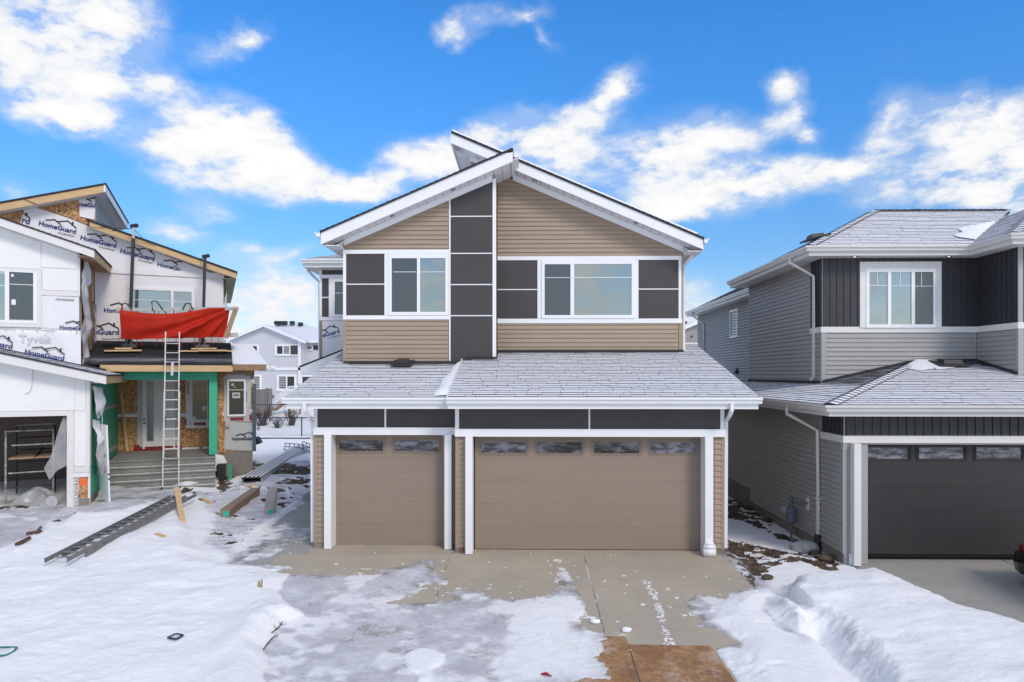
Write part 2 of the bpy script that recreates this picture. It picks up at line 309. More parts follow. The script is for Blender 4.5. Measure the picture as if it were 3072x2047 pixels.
# ---------------------------------------------------------------- mesh helpers
class MB:
    def __init__(s): s.v = []; s.f = []; s.m = []; s.fr = []
    def add(s, pts, faces, mi=0, fr=1.0):
        o = len(s.v); s.v += [tuple(p) for p in pts]; s.fr += [fr] * len(pts)
        if isinstance(mi, int): mi = [mi] * len(faces)
        for f, k in zip(faces, mi): s.f.append(tuple(i + o for i in f)); s.m.append(k)
    def prism(s, poly, vec, mi=0, fr=1.0, top_mi=None, vecs=None):
        poly = [Vector(p) for p in poly]; n = len(poly)
        nor = Vector((0, 0, 0))
        for i in range(n): nor += poly[i].cross(poly[(i + 1) % n])
        vec = Vector(vec)
        if nor.dot(vec) > 0: poly.reverse(); vecs = list(reversed(vecs)) if vecs else None
        top = [p + (Vector(vecs[i]) if vecs else vec) for i, p in enumerate(poly)]
        fs = [tuple(range(n)), tuple(n + i for i in reversed(range(n)))] + [(i, n + i, n + (i + 1) % n, (i + 1) % n)[::-1] for i in range(n)]
        # base faces away from vec; sides outward
        fs = [tuple(range(n)), tuple(range(2 * n - 1, n - 1, -1))] + [((i + 1) % n, i, n + i, n + (i + 1) % n) for i in range(n)]
        tm = mi if top_mi is None else top_mi
        s.add(poly + top, fs, [mi, tm] + [mi] * n, fr)
    def box(s, x0, y0, z0, x1, y1, z1, mi=0):
        x0, x1 = min(x0, x1), max(x0, x1); y0, y1 = min(y0, y1), max(y0, y1); z0, z1 = min(z0, z1), max(z0, z1)
        s.prism([(x0, y0, z0), (x1, y0, z0), (x1, y1, z0), (x0, y1, z0)], (0, 0, z1 - z0), mi)
    def slab(s, fm, a0, z0, a1, z1, o0, o1, mi=0):
        s.prism([fm(a0, z0, o0), fm(a1, z0, o0), fm(a1, z1, o0), fm(a0, z1, o0)], fm(a0, z0, o1) - fm(a0, z0, o0), mi)
    def polyslab(s, fm, poly, o0, o1, mi=0):
        s.prism([fm(a, z, o0) for a, z in poly], fm(0, 0, o1) - fm(0, 0, o0), mi)
    def tube(s, pts, r, n=7, mi=0, cap=True):
        pts = [Vector(p) for p in pts]; rs = r if isinstance(r, (list, tuple)) else [r] * len(pts)
        rings = []; up = Vector((0, 0, 1))
        for i, p in enumerate(pts):
            d = (pts[min(i + 1, len(pts) - 1)] - pts[max(i - 1, 0)]).normalized()
            a = d.cross(up)
            if a.length < .05: a = d.cross(Vector((0, 1, 0)))
            a.normalize(); b = a.cross(d)
            rings.append([p + a * math.cos(q) * rs[i] + b * math.sin(q) * rs[i] for q in [2 * math.pi * k / n + math.pi / 4 for k in range(n)]])
        vs = [q for R in rings for q in R]; fs = []
        for i in range(len(pts) - 1):
            for k in range(n): fs.append((i * n + k, i * n + (k + 1) % n, (i + 1) * n + (k + 1) % n, (i + 1) * n + k))
        if cap: fs += [tuple(reversed(range(n))), tuple((len(pts) - 1) * n + k for k in range(n))]
        s.add(vs, fs, mi)
    def bar(s, p, q, w, h, mi=0, up=(0, 0, 1)):
        p, q = Vector(p), Vector(q); d = (q - p).normalized(); a = d.cross(Vector(up))
        if a.length < .01: a = d.cross(Vector((0, 1, 0)))
        a.normalize(); b = a.cross(d); a *= w / 2; b *= h / 2
        s.prism([p - a - b, p + a - b, p + a + b, p - a + b], q - p, mi)
    def grid(s, fn, nu, nv, mi=0):
        vs = [fn(i / nu, j / nv) for j in range(nv + 1) for i in range(nu + 1)]
        s.add(vs, [(j * (nu + 1) + i, j * (nu + 1) + i + 1, (j + 1) * (nu + 1) + i + 1, (j + 1) * (nu + 1) + i) for j in range(nv) for i in range(nu)], mi)
    def mesh(s, name, mats, smooth=False, frost=False):
        me = bpy.data.meshes.new(name); me.from_pydata(s.v, [], s.f)
        for m in (mats if isinstance(mats, (list, tuple)) else [mats]): me.materials.append(m)
        if any(s.m): me.polygons.foreach_set('material_index', s.m)
        if smooth: me.polygons.foreach_set('use_smooth', [True] * len(s.f))
        if frost:
            at_ = me.attributes.new('frost', 'FLOAT', 'POINT'); at_.data.foreach_set('value', s.fr)
        me.update(); return me
    def build(s, name, mats, parent=None, smooth=False, frost=False):
        o = bpy.data.objects.new(name, s.mesh(name, mats, smooth, frost)); COL.objects.link(o)
        if parent is not None: setp(o, parent)
        return o
OFF = {}
def setp(o, parent):
    o.parent = parent
    if parent.name in OFF: o.matrix_parent_inverse = OFF[parent.name]
def tag(o, label=None, cat=None, group=None, kind=None):
    for k, v in (('label', label), ('category', cat), ('group', group), ('kind', kind)):
        if v: o[k] = v
    return o
def thing(name, label, cat, loc=(0, 0, 0), rotz=None, group=None):
    """Empty at the base of a thing. Without rotz its parts are given in world coordinates, with rotz in its own."""
    o = bpy.data.objects.new(name, None); COL.objects.link(o); o.location = loc; o.empty_display_size = .3
    if rotz is not None: o.rotation_euler = (0, 0, rotz)
    else: OFF[o.name] = Matrix.Translation(loc).inverted()
    return tag(o, label, cat, group)
def clip_half(poly, axis, val, keep_ge):
    out = []; n = len(poly)
    for i in range(n):
        p, q = poly[i], poly[(i + 1) % n]
        a = (p[axis] - val) * (1 if keep_ge else -1); b = (q[axis] - val) * (1 if keep_ge else -1)
        if a >= 0: out.append(p)
        if (a > 0 and b < 0) or (a < 0 and b > 0):
            t = a / (a - b); out.append(tuple(p[k] + t * (q[k] - p[k]) for k in range(2)))
    return out
def clip_rect(poly, a0, b0, a1, b1):
    for ax, v, ge in ((0, a0, True), (0, a1, False), (1, b0, True), (1, b1, False)):
        if len(poly) < 3: return []
        poly = clip_half(poly, ax, v, ge)
    if len(poly) < 3: return []
    ar = sum(poly[i][0] * poly[(i + 1) % len(poly)][1] - poly[(i + 1) % len(poly)][0] * poly[i][1] for i in range(len(poly)))
    return poly if abs(ar) > 2e-4 else []
def planks(parent, m, poly, fm, expo, z0, proud=.028, name='siding_plank'):
    """Lap siding: every course a wedge of its own, its lower edge standing proud."""
    zmax = max(p[1] for p in poly); zmin = min(p[1] for p in poly); a0 = min(p[0] for p in poly) - 1; a1 = max(p[0] for p in poly) + 1
    k = math.floor((zmin - z0) / expo)
    while z0 + k * expo < zmax - .004:
        zb = z0 + k * expo; c = clip_rect(list(poly), a0, zb, a1, zb + expo - .002)
        if c:
            b = MB(); n0 = fm(0, 0, 1) - fm(0, 0, 0)
            vv = [n0 * (proud - (proud - .003) * min(1, (z - zb) / expo)) for a, z in c]
            b.prism([fm(a, z, .0) for a, z in c], n0, 0, vecs=vv); b.build(name, m, parent)
        k += 1
def boards(parent, m, poly, fm, w, a0, name='siding_board'):
    """Board-and-batten: each board with the rib at its edge."""
    lo = min(p[0] for p in poly); hi = max(p[0] for p in poly); zl = min(p[1] for p in poly) - 1; zh = max(p[1] for p in poly) + 1
    k = math.floor((lo - a0) / w)
    while a0 + k * w < hi - .004:
        q = a0 + k * w; c = clip_rect(list(poly), q + .003, zl, q + w - .003, zh)
        if c:
            b = MB(); b.polyslab(fm, c, 0, .008)
            r = clip_rect(list(poly), q + .003, zl, q + .045, zh)
            if r: b.polyslab(fm, r, .0085, .026)
            b.build(name, m, parent)
        k += 1
def window(parent, fm, o, panes, fmat, gm, munt=(), name='window', d=.055, gd=.025, label=None):
    """o, panes: (a0, z0, a1, z1); munt: bars as rectangles. Frame ring + mullions, each pane a sub-part."""
    b = MB(); a0, z0, a1, z1 = o
    pz0 = min(p[1] for p in panes); pz1 = max(p[3] for p in panes); ps = sorted(panes)
    b.slab(fm, a0, z0, a1, pz0, 0, d); b.slab(fm, a0, pz1, a1, z1, 0, d)
    xs = [a0] + [q for p in ps for q in (p[0], p[2])] + [a1]
    for i in range(0, len(xs), 2): b.slab(fm, xs[i], pz0, xs[i + 1], pz1, 0, d - .001)
    w = b.build(name, fmat, parent)
    if label: w['label'] = label
    for i, p in enumerate(panes):
        g = MB(); g.slab(fm, p[0], p[1], p[2], p[3], .004, gd); g.build('pane', M[gm[i % len(gm)]], w)
    for q in munt:
        g = MB(); g.slab(fm, q[0], q[1], q[2], q[3], gd + .001, gd + .012); g.build('muntin', fmat, w)
    return w
def trims(parent, fm, rects, m, o0, o1, name):
    for r in rects:
        b = MB(); b.slab(fm, *r, o0, o1); b.build(name, m, parent)
def roof_shingles(parent, poly, eave, up, mats, expo=.145, count=300, frost=lambda a, b: 1.0, wr=(.28, .95), name='shingle', used=[0]):
    """poly: 3D polygon of the roof plane; eave: unit vector along the eave, up: unit vector up the slope. Returns shingles left over as stuff."""
    o = Vector(poly[0]); eave = Vector(eave).normalized(); up = Vector(up).normalized(); nor = eave.cross(up).normalized()
    if nor.z < 0: nor = -nor
    p2 = [((Vector(p) - o).dot(eave), (Vector(p) - o).dot(up)) for p in poly]
    dk = MB(); dk.prism([Vector(p) - nor * .004 for p in poly], -nor * .028); dk.build('roof_deck', M['sh_edge'], parent)
    lo = min(p[0] for p in p2); hi = max(p[0] for p in p2); b0 = min(p[1] for p in p2); b1 = max(p[1] for p in p2)
    rest = MB(); k = 0; n = 0
    while b0 + k * expo < b1 - .01:
        bb = b0 + k * expo; a = lo - random.random() * .6; tl = random.uniform(-.002, .002)
        while a < hi:
            w = random.uniform(*wr)
            c = clip_rect(p2, a + .005, bb, a + w - .005, bb + expo + .004)
            if c:
                up_ = random.choice((.0, .0, .002, .004)); tgt = MB() if n < count else rest
                vv = [nor * (.0155 + up_ + tl - .0115 * min(1, (q[1] - bb) / expo)) for q in c]
                ca = sum(q[0] for q in c) / len(c); cb = sum(q[1] for q in c) / len(c)
                tgt.prism([o + eave * q[0] + up * q[1] for q in c], nor, 1, fr=frost(ca, cb) + random.uniform(-.1, .1), top_mi=0, vecs=vv)
                if n < count: tgt.build(name, mats, parent, frost=True)
                n += 1
            a += w
        k += 1
    if rest.f: tag(rest.build('far_shingles', mats, parent, frost=True), kind='stuff')
    return n

# ---------------------------------------------------------------- lettering
_tx = {}
def textpolys(s, bold=.018):
    if (s, bold) in _tx: return _tx[(s, bold)]
    c = bpy.data.curves.new('lettering', 'FONT'); c.body = s; c.size = 1; c.offset = bold; c.resolution_u = 3
    o = bpy.data.objects.new('lettering', c); COL.objects.link(o); bpy.context.view_layer.update()
    me = o.to_mesh(); v = [tuple(p.co) for p in me.vertices]; f = [tuple(p.vertices) for p in me.polygons]
    o.to_mesh_clear(); bpy.data.objects.remove(o); bpy.data.curves.remove(c)
    x0 = min(p[0] for p in v); x1 = max(p[0] for p in v); y0 = min(p[1] for p in v)
    _tx[(s, bold)] = (v, f, x0, x1, y0); return _tx[(s, bold)]
def put_text(b, fm, s, a, z, w, rot, o, mi, bold=.018, off=(0, 0), clip=None):
    v, f, x0, x1, y0 = textpolys(s, bold); k = w / (x1 - x0); c, sn = math.cos(rot), math.sin(rot)
    P = []
    for p in v:
        x, y = (p[0] - x0) * k + off[0], (p[1]) * k + off[1]
        P.append(fm(a + x * c - y * sn, z + x * sn + y * c, o))
    b.add(P, f, mi)
def stroke(b, fm, pts, wd, a, z, rot, o, mi):
    c, sn = math.cos(rot), math.sin(rot)
    for (x0, y0), (x1, y1) in zip(pts[:-1], pts[1:]):
        d = math.hypot(x1 - x0, y1 - y0); nx, ny = -(y1 - y0) / d * wd / 2, (x1 - x0) / d * wd / 2; ex, ey = (x1 - x0) / d * wd * .3, (y1 - y0) / d * wd * .3
        q = [(x0 - ex + nx, y0 - ey + ny), (x0 - ex - nx, y0 - ey - ny), (x1 + ex - nx, y1 + ey - ny), (x1 + ex + nx, y1 + ey + ny)]
        b.add([fm(a + x * c - y * sn, z + x * sn + y * c, o) for x, y in q], [(0, 1, 2, 3)], mi)
def logo(parent, fm, s, a, z, w, rot, o=.012, sub=True, roof=True, full=9, start=0, blue=True, small=True):
    """Housewrap print: word, two-gable roof line over it, small words below. s is the visible part of the word, full/start its place in the whole."""
    b = MB(); put_text(b, fm, s, a, z, w, rot, o, 0 if blue else 1, .03)
    W_ = w * full / max(1, len(s)); x_ = -W_ * start / full
    if roof:
        R = [(.16, .21), (.38, .285), (.56, .18), (.44, .235), (.72, .345), (.98, .19)]
        R = [(x_ + p[0] * W_, p[1] * W_) for p in R]
        vis = lambda p: -.02 * W_ <= p[0] <= w * 1.03
        for i, j in ((0, 1), (1, 2), (3, 4), (4, 5)):
            p, q = R[i], R[j]
            if p[0] < 0 and q[0] > 0: p = (0, p[1] + (q[1] - p[1]) * (0 - p[0]) / (q[0] - p[0]))
            if q[0] > w * 1.02 and p[0] < w * 1.02: q = (w * 1.02, p[1] + (q[1] - p[1]) * (w * 1.02 - p[0]) / (q[0] - p[0]))
            if p[0] >= -.001 and q[0] <= w * 1.03: stroke(b, fm, [p, q], .035 * W_, a, z, rot, o + .001, 1)
        ch = (x_ + .86 * W_, .30 * W_)
        if vis(ch): stroke(b, fm, [(ch[0], .25 * W_), (ch[0], .335 * W_)], .05 * W_, a, z, rot, o + .0015, 1)
    if sub and len(s) > 3: put_text(b, fm, 'HOUSEWRAP', a, z, W_ * .44, rot, o, 1, .01, off=(max(0, w - W_ * .46), -.115 * W_))
    return b.build('printed_logo', [M['navy'] if blue else M['ink'], M['ink']], parent)

# ---------------------------------------------------------------- terrain
def sstep(x, a, b): t = np.clip((x - a) / (b - a), 0, 1); return t * t * (3 - 2 * t)
def vnoise(x, y, sc, seed=0):
    x = x * sc; y = y * sc; xi = np.floor(x).astype(np.int64); yi = np.floor(y).astype(np.int64); fx = x - xi; fy = y - yi
    fx = fx * fx * (3 - 2 * fx); fy = fy * fy * (3 - 2 * fy)
    def h(i, j):
        n = (i * 374761393 + j * 668265263 + seed * 974711) & 0x7fffffff
        n = ((n ^ (n >> 13)) * 1274126177) & 0x7fffffff
        return ((n ^ (n >> 16)) & 0xffff) / 65535.0
    return (h(xi, yi) * (1 - fx) + h(xi + 1, yi) * fx) * (1 - fy) + (h(xi, yi + 1) * (1 - fx) + h(xi + 1, yi + 1) * fx) * fy
def fbm(x, y, sc, oct=4, seed=0, g=.5):
    r = 0; a = 1; t = 0
    for i in range(oct): r = r + a * vnoise(x + 17.3 * i, y - 9.1 * i, sc * 2 ** i, seed + i); t += a; a *= g
    return r / t
def sdp(x, y, poly):
    """Signed distance to a polygon, positive inside."""
    d = np.full(x.shape, 1e9); ins = np.zeros(x.shape, bool); n = len(poly)
    for i in range(n):
        ax, ay = poly[i]; bx, by = poly[(i + 1) % n]; ex, ey = bx - ax, by - ay; L = ex * ex + ey * ey + 1e-12
        t = np.clip(((x - ax) * ex + (y - ay) * ey) / L, 0, 1)
        d = np.minimum(d, (x - ax - t * ex) ** 2 + (y - ay - t * ey) ** 2)
        c = ((ay > y) != (by > y)); xx = ax + (y - ay) / ((by - ay) if abs(by - ay) > 1e-9 else 1e-9) * ex; ins ^= c & (x < xx)
    d = np.sqrt(d); return np.where(ins, d, -d)
def z0f(x, y):
    """Lie of the land without snow: falls to the street in front, level by the houses, dips behind, rises again."""
    x = np.asarray(x, float); y = np.asarray(y, float)
    front = -.067 * np.maximum(0, 14 - y)
    left = sstep(-x, 6.0, 8.5)
    z = front + left * .22 * sstep(y, 12.5, 19.5)
    z = z - .16 * sstep(x, 4.22, 4.5) * (1 - sstep(x, 6.9, 7.3)) - .10 * sstep(x, 6.9, 7.3)
    back = -.55 * sstep(y, 24, 44) - left * .2 * sstep(y, 26, 34)
    back = back + 1.1 * sstep(y, 47.5, 62)
    return z + back
def zt(x, y): return float(z0f(np.array([x]), np.array([y]))[0])
def G(u, v, dz=0.0):
    z = 0.0
    for _ in range(14):
        p = atz(u, v, min(z + dz, CAMH - .5))
        if p.y > 90 or p.y < 0: break
        z = .5 * z + .5 * zt(p.x, p.y)
    return p
def GP(l): return [(p.x, p.y) for p in (G(u, v) for u, v in l)]
GH = None
EXPO = GP([(690,1682),(772,1600),(899,1508),(942,1494),(1360,1500),(2172,1600),(2172,1668),(2262,1765),(2227,1772),(2188,1776),(2178,1798),(2143,1793),(2092,1788),(2051,1803),(2064,1828),
  (2089,1849),(2104,1864),(2089,1879),(2127,1890),(2158,1892),(2171,1905),(2206,1923),(2204,1936),(2140,1945),(2215,2060),(2100,2060),(1905,2060),(1860,2040),(1800,1995),(1858,1978),(1840,1940),(1822,1915),
  (1815,1898),(1750,1886),(1742,1862),(1760,1830),(1745,1790),(1700,1720),(1690,1700),(1684,1722),(1690,1760),(1640,1784),(1575,1800),(1507,1800),(1473,1791),(1456,1774),(1440,1769),(1354,1774),(1363,1800),(1325,1804),(1286,1808),
  (1231,1810),(1189,1817),(1155,1808),(1231,1793),(1257,1774),(1270,1757),(1312,1753),(1337,1757),(1350,1736),(1308,1727),(1303,1698),(1308,1681),(1282,1678),(1244,1691),(1201,1702),(1150,1708),(1116,1712),(1138,1721),
  (1057,1727),(929,1725),(878,1723),(815,1715),(912,1702),(827,1698),(764,1691),(700,1686)])
OSBX = GP([(1735,1908),(1880,1916),(1900,1945),(2140,1943),(2225,2075),(1720,2075)])
EXPR = GP([(2531,1684),(2608,1733),(2645,1739),(2661,1749),(2707,1769),(2766,1787),(2838,1820),(2917,1853),(2989,1885),(3035,1895),(3120,1935),(3500,2047),(3900,1990),(3600,1640),(2540,1640)])
LAWN = GP([(600,1690),(700,1700),(830,1712),(874,1730),(845,1770),(832,1783),(866,1825),(908,1859),(870,1872),(845,1876),(823,1914),(793,1957),(806,1982),(800,2060),(800,2400),(-900,2400),(-900,1720),(0,1672),(130,1618),(215,1548),(330,1555),(430,1520),(540,1535),(580,1600)])
BLOB = GP([(1210,1970),(1232,1956),(1261,1948),(1303,1953),(1346,1970),(1333,1995),(1295,2008),(1290,2047),(1262,2047),(1268,2022),(1240,2019),(1222,1996)])
STRK = GP([(1450,1985),(1530,1890),(1620,1810),(1680,1770),(1735,1800),(1740,1880),(1800,1900),(1842,1935),(1820,1990),(1870,2060),(1480,2060)])
BANK = GP([(2302,1838),(2318,1800),(2350,1770),(2450,1760),(2620,1745),(2700,1775),(2850,1830),(3000,1893),(3300,2000),(3700,2130),(3700,2500),(2950,2500),(2600,2100),(2530,2010),(2455,1925),(2400,1912),(2350,1885)])
LOWS = GP([(2150,1800),(2230,1775),(2262,1768),(2330,1790),(2302,1838),(2350,1885),(2400,1912),(2455,1925),(2530,2010),(2600,2100),(2950,2500),(2350,2500),(2210,2100),(2140,1948),(2205,1935),(2165,1890),(2110,1870)])
DIRT = [GP(q) for q in ([(2172,1662),(2172,1500),(2180,1455),(2260,1510),(2330,1590),(2420,1640),(2520,1690),(2528,1735),(2450,1712),(2400,1690),(2340,1715),(2280,1725),(2262,1762)],
  [(672,1452),(672,1392),(770,1385),(820,1405),(800,1420),(760,1418),(720,1432)],[(745,1425),(770,1400),(850,1395),(950,1395),(960,1420),(900,1430),(850,1425),(800,1428)],[(820,1455),(850,1443),(950,1436),(950,1452),(880,1456)],
  [(650,1448),(690,1440),(700,1455),(680,1480),(655,1490)],[(745,1412),(790,1405),(800,1432),(770,1440)])]
PSNOW = [GP(q) for q in ([(2178,1560),(2230,1568),(2300,1600),(2400,1645),(2395,1668),(2330,1652),(2250,1640),(2178,1622)],[(2176,1484),(2200,1480),(2212,1502),(2178,1506)],[(2270,1560),(2330,1590),(2360,1605),(2330,1602),(2290,1580)])]
def left_grey(x, y): return None
GREYL = GP([(-600,1500),(0,1545),(180,1590),(250,1560),(430,1520),(520,1500),(560,1490),(640,1560),(600,1640),(690,1684),(772,1600),(899,1508),(945,1494),(945,1385),(880,1385),(760,1420),(655,1480),(560,1470),(400,1465),(300,1480),(0,1500),(-600,1480)])
ICEL = GP([(-600,1560),(0,1560),(60,1555),(150,1570),(140,1600),(60,1630),(0,1655),(-600,1760)])
HUMP = [(G(555, 1465), .55, .22), (G(640, 1490), .5, .05), (G(720, 1500), .4, .05), (G(120, 1590), .8, .06), (G(2290, 1775), .45, .07), (G(890, 1855), .3, .05), (G(815, 1880), .35, .05), (G(2360, 1690), .5, .05)]
TRACK = [GP([(1640,1688),(1662,1690),(1715,1790),(1735,1870),(1800,2060),(1745,2060),(1720,1900),(1705,1820)]), GP([(1925,1740),(1955,1742),(1985,1820),(2010,1895),(2060,2060),(2020,2060),(1985,1900),(1958,1800)])]
def ax(lo, hi, step, far_lo, far_hi, g=1.22):
    m = list(np.arange(lo, hi + 1e-6, step)); s = step; v = hi
    while v < far_hi: s *= g; v += s; m.append(v)
    s = step; v = lo; pre = []
    while v > far_lo: s *= g; v -= s; pre.append(v)
    return np.array(pre[::-1] + m)
gx = ax(-13.6, 10.0, .042, -420, 420); ys = [8.2]
while ys[-1] < 30: ys.append(ys[-1] + .0032 * ys[-1] + (.02 if ys[-1] > 15 else 0))
gy = list(ys); s_ = .12; v_ = gy[-1]
while v_ < 700: v_ += s_; gy.append(v_); s_ *= (1.0 if v_ < 64 else 1.25); s_ = max(s_, .25 if v_ > 33 else s_)
v_ = gy[0]; s_ = .05; pre = []
while v_ > -120: v_ -= s_; pre.append(v_); s_ *= 1.3
gy = np.array(pre[::-1] + gy)
X, Y = np.meshgrid(gx, gy)
def build_ground():
    Z = z0f(X, Y); n1 = fbm(X, Y, 1.3, 5, 3); n2 = fbm(X, Y, 5.0, 4, 11); n3 = fbm(X, Y, 14.0, 3, 23)
    nd = (fbm(X, Y, 3.0, 4, 31) - .5) * .22 + (n3 - .5) * .06
    near = (Y > 5) & (Y < 30) & (np.abs(X) < 16)
    n4 = fbm(X, Y, 30.0, 2, 57); sw = fbm(X * .35 + Y * .25, Y * 1.3 - X * .4, 2.2, 4, 63); T = .05 + .05 * (n1 - .5) + .010 * (n2 - .5) + .006 * (n3 - .5) + .05 * (sw - .5)
    white = np.full(X.shape, .86); dirt = np.zeros(X.shape); ice = np.zeros(X.shape)
    def SD(p):
        return sdp(X, Y, p)
    # drive of the middle house: thin grey ice with bare concrete showing
    drive = sdp(X, Y, [(-6.6, 21), (-5.9, 12.8), (-4.9, 12.2), (-5.0, 4), (4.6, 4), (4.6, 21)])
    ice_m = sstep(drive, -.1, .2)
    lawn = SD(LAWN); lows = SD(LOWS); bank = SD(BANK); blob = SD(BLOB); strk = SD(STRK)
    wl = np.maximum.reduce([sstep(lawn + nd, -.02, .05), sstep(lows + nd * .8, -.04, .22), sstep(bank + nd, -.05, .05), sstep(blob + nd * .5, -.02, .03)])
    wk = sstep(strk + nd * 2.2, -.35, .5) * .8
    thin = .012 + .006 * n2
    cover = np.maximum(wl, wk)
    T = T * (1 - ice_m) + ice_m * (thin + .030 * wl + .02 * wk * n2)
    white = white * (1 - ice_m) + ice_m * np.clip(.06 + .55 * sstep(n1 * .6 + n2 * .4, .44, .62) + .9 * wl + .75 * wk, 0, 1)
    ice = ice_m * (1 - np.clip(wl + wk, 0, 1))
    # left yard, swept up a little along the drive
    T = T + .12 * np.exp(-((lawn - .38) / .30) ** 2) * sstep(-Y, -11.6, -10.3) + .10 * sstep(lawn, .0, .5) + .05 * np.exp(-((lawn - .25) / .2) ** 2) + sstep(lawn, 0, .3) * (.05 * (n1 - .5) + .10 * (fbm(X, Y, .8, 3, 41) - .5) + .010 * sstep(n2, .58, .74) + .004 * sstep(n3, .6, .72))
    # bank thrown up beside the right-hand drive, with a rough undercut face
    foot = sstep(bank + .25 * (n1 - .5), -.02, .50); rough = np.exp(-((bank - .26) / .20) ** 2) * sstep(-X, -6.9, -5.0)
    T = T + .38 * foot + .08 * sstep(bank, .4, 1.4) + rough * (.12 * (n2 - .5) + .10 * (n3 - .5)) + .06 * (n1 - .5) * sstep(bank, .3, .8)
    T = T + .05 * sstep(lows, .05, .5) + .02 * (n1 - .5) * sstep(lows, 0, .2)
    white = np.clip(np.maximum(white, np.maximum(sstep(bank, -.05, .1), sstep(lows + nd * .8, .05, .3))) - .62 * rough * sstep(n2, .30, .55), 0, 1)
    for p, r, h in HUMP: T = T + h * np.exp(-((X - p.x) ** 2 + (Y - p.y) ** 2) / r ** 2) * (.7 + .6 * n2)
    # trampled ground by the house being built
    gl = sstep(SD(GREYL) + nd * 1.5, -.1, .3)
    T = T - gl * .02 + gl * .05 * (n2 - .5) + gl * .03 * (n3 - .5)
    white = white * (1 - gl) + gl * np.clip(.05 + .62 * sstep(n1 + .45 * (n2 - .5), .46, .70), 0, .8)
    il = sstep(SD(ICEL) + nd, -.1, .25); white = white * (1 - il) + il * .10; ice = np.maximum(ice, il); T = T * (1 - il) + il * .04
    for q in DIRT:
        k = sstep(SD(q) + nd * 1.6, -.06, .12); dirt = np.maximum(dirt, k)
    for q in PSNOW: dirt = dirt * (1 - sstep(SD(q) + nd * 1.2, -.05, .05))
    dirt = dirt * (1 - .85 * sstep(n2 + .4 * (n3 - .5), .60, .66))
    dirt = np.maximum(dirt, gl * .8 * sstep(n1 * .5 + n2 * .5, .565, .65))
    T = T + dirt * (.10 * (n2 - .5) + .10 * (n3 - .5)) - dirt * .02
    # bare concrete: snow runs out under the slab
    e = np.maximum(SD(EXPO), -9); e = e + nd * .55 + (n3 - .5) * .16 + (n4 - .5) * .07
    sp = sstep(fbm(X, Y, 7.0, 4, 71), .80, .82) * .03 + sstep(fbm(X, Y, 24.0, 2, 77), .915, .93) * .02
    te = -e * .25
    thin_a = ice_m * (1 - sstep(-e, .0, .30)) * (1 - np.clip(wl, 0, 1))
    te = np.maximum(te, np.where((e > 0) & (e < .55), (sstep(n2 * .5 + n3 * .5, .60, .68) * .022 - .012) * (1 - e / .55) - .002, -1))
    for q in TRACK:
        k = SD(q); tr = (np.abs(np.sin(Y * 46 + X * 20 + 5 * n1)) > .55) & (vnoise(X, Y, 19, 5) > .45)
        te = np.where((k > 0) & (Y < 13.1) & tr, np.maximum(te, .012), te)
    te = np.maximum(te, np.where(e > .15, sp * 1.2 - .012, -1))
    T = np.where(ice_m > .3, np.minimum(T, np.maximum(te, -.05)), T)
    white = np.where((te > .0) & (e > .1), np.maximum(white, .85), white)
    er = SD(EXPR) + nd * .3
    spr = sstep(fbm(X, Y, 1.6, 4, 91), .66, .68) * .02 * (Y < 11.8)
    T = np.where(er > -.5, np.minimum(T, np.maximum(np.maximum(-er * .9, -.13), np.where(er > .1, spr - .012 - .10 * (spr <= 0), -1))), T)
    white = np.where((er > .05), .05, white); ice = np.where(er > .05, 1, ice)
    eo = SD(OSBX); T = np.where((eo > -.01) & (strk < .15), np.minimum(T, -.02 - eo * .2), T)
    T = np.where((eo > 0) & (strk >= .0), np.maximum(T, .02 + .02 * n2) * np.where(strk + nd * 2 > .08, 1, -1), T)
    # footprints
    rs = np.random.RandomState(4)
    def foot_(cx, cy, ang, dep=.02, wh=.35):
        nonlocal T, white
        m = (np.abs(X - cx) < .3) & (np.abs(Y - cy) < .3)
        dx = X[m] - cx; dy = Y[m] - cy; a = dx * math.cos(ang) + dy * math.sin(ang); b = -dx * math.sin(ang) + dy * math.cos(ang)
        k = np.exp(-((a / .14) ** 4 + (b / .05) ** 4)); iv = ice_m[m] * (1 - np.clip(white[m], 0, 1)); T[m] -= (dep * (1 - iv) + .002 * iv) * k; white[m] -= wh * k; dirt[m] = np.maximum(dirt[m], .42 * k * iv)
    for u, v, a in ((2150,1835,1.2),(2165,1840,1.9),(2210,1930,1.3),(2225,1955,1.8),(2255,1985,1.4),(2290,1880,.4),(2240,2020,.1),(2275,2030,.5),(2330,2010,.2),(2120,1858,.6),(1020,1760,.3),(1060,1850,2.6),(1075,1835,2.4),(1050,1865,2.5),(1090,1880,2.6),(1190,1855,.1),(1290,1885,2.7),(1310,1895,2.5),(1345,1937,.1),(1451,1884,.2),(1488,1868,.3),(1490,1885,.1),(1350,1706,.2),(1290,1706,.1),(1250,1727,.3),(970,1742,.4),(985,1752,.2),(1010,1770,.3),(990,1790,.2),(1005,1825,.3),(1060,1900,.3)):
        p = G(u, v); foot_(p.x, p.y, a)
    Z = Z + T
    white = np.clip(white, 0, 1)
    ny, nx = X.shape
    me = bpy.data.meshes.new('ground')
    co = np.stack([X, Y, Z], -1).reshape(-1, 3).astype(np.float32)
    idx = np.arange(nx * ny).reshape(ny, nx)
    q = np.stack([idx[:-1, :-1], idx[:-1, 1:], idx[1:, 1:], idx[1:, :-1]], -1).reshape(-1, 4).astype(np.int32)
    me.vertices.add(len(co)); me.vertices.foreach_set('co', co.ravel())
    me.loops.add(q.size); me.loops.foreach_set('vertex_index', q.ravel())
    me.polygons.add(len(q)); me.polygons.foreach_set('loop_start', np.arange(0, q.size, 4, dtype=np.int32)); me.polygons.foreach_set('loop_total', np.full(len(q), 4, dtype=np.int32))
    me.polygons.foreach_set('use_smooth', np.ones(len(q), bool))
    me.update(calc_edges=True)
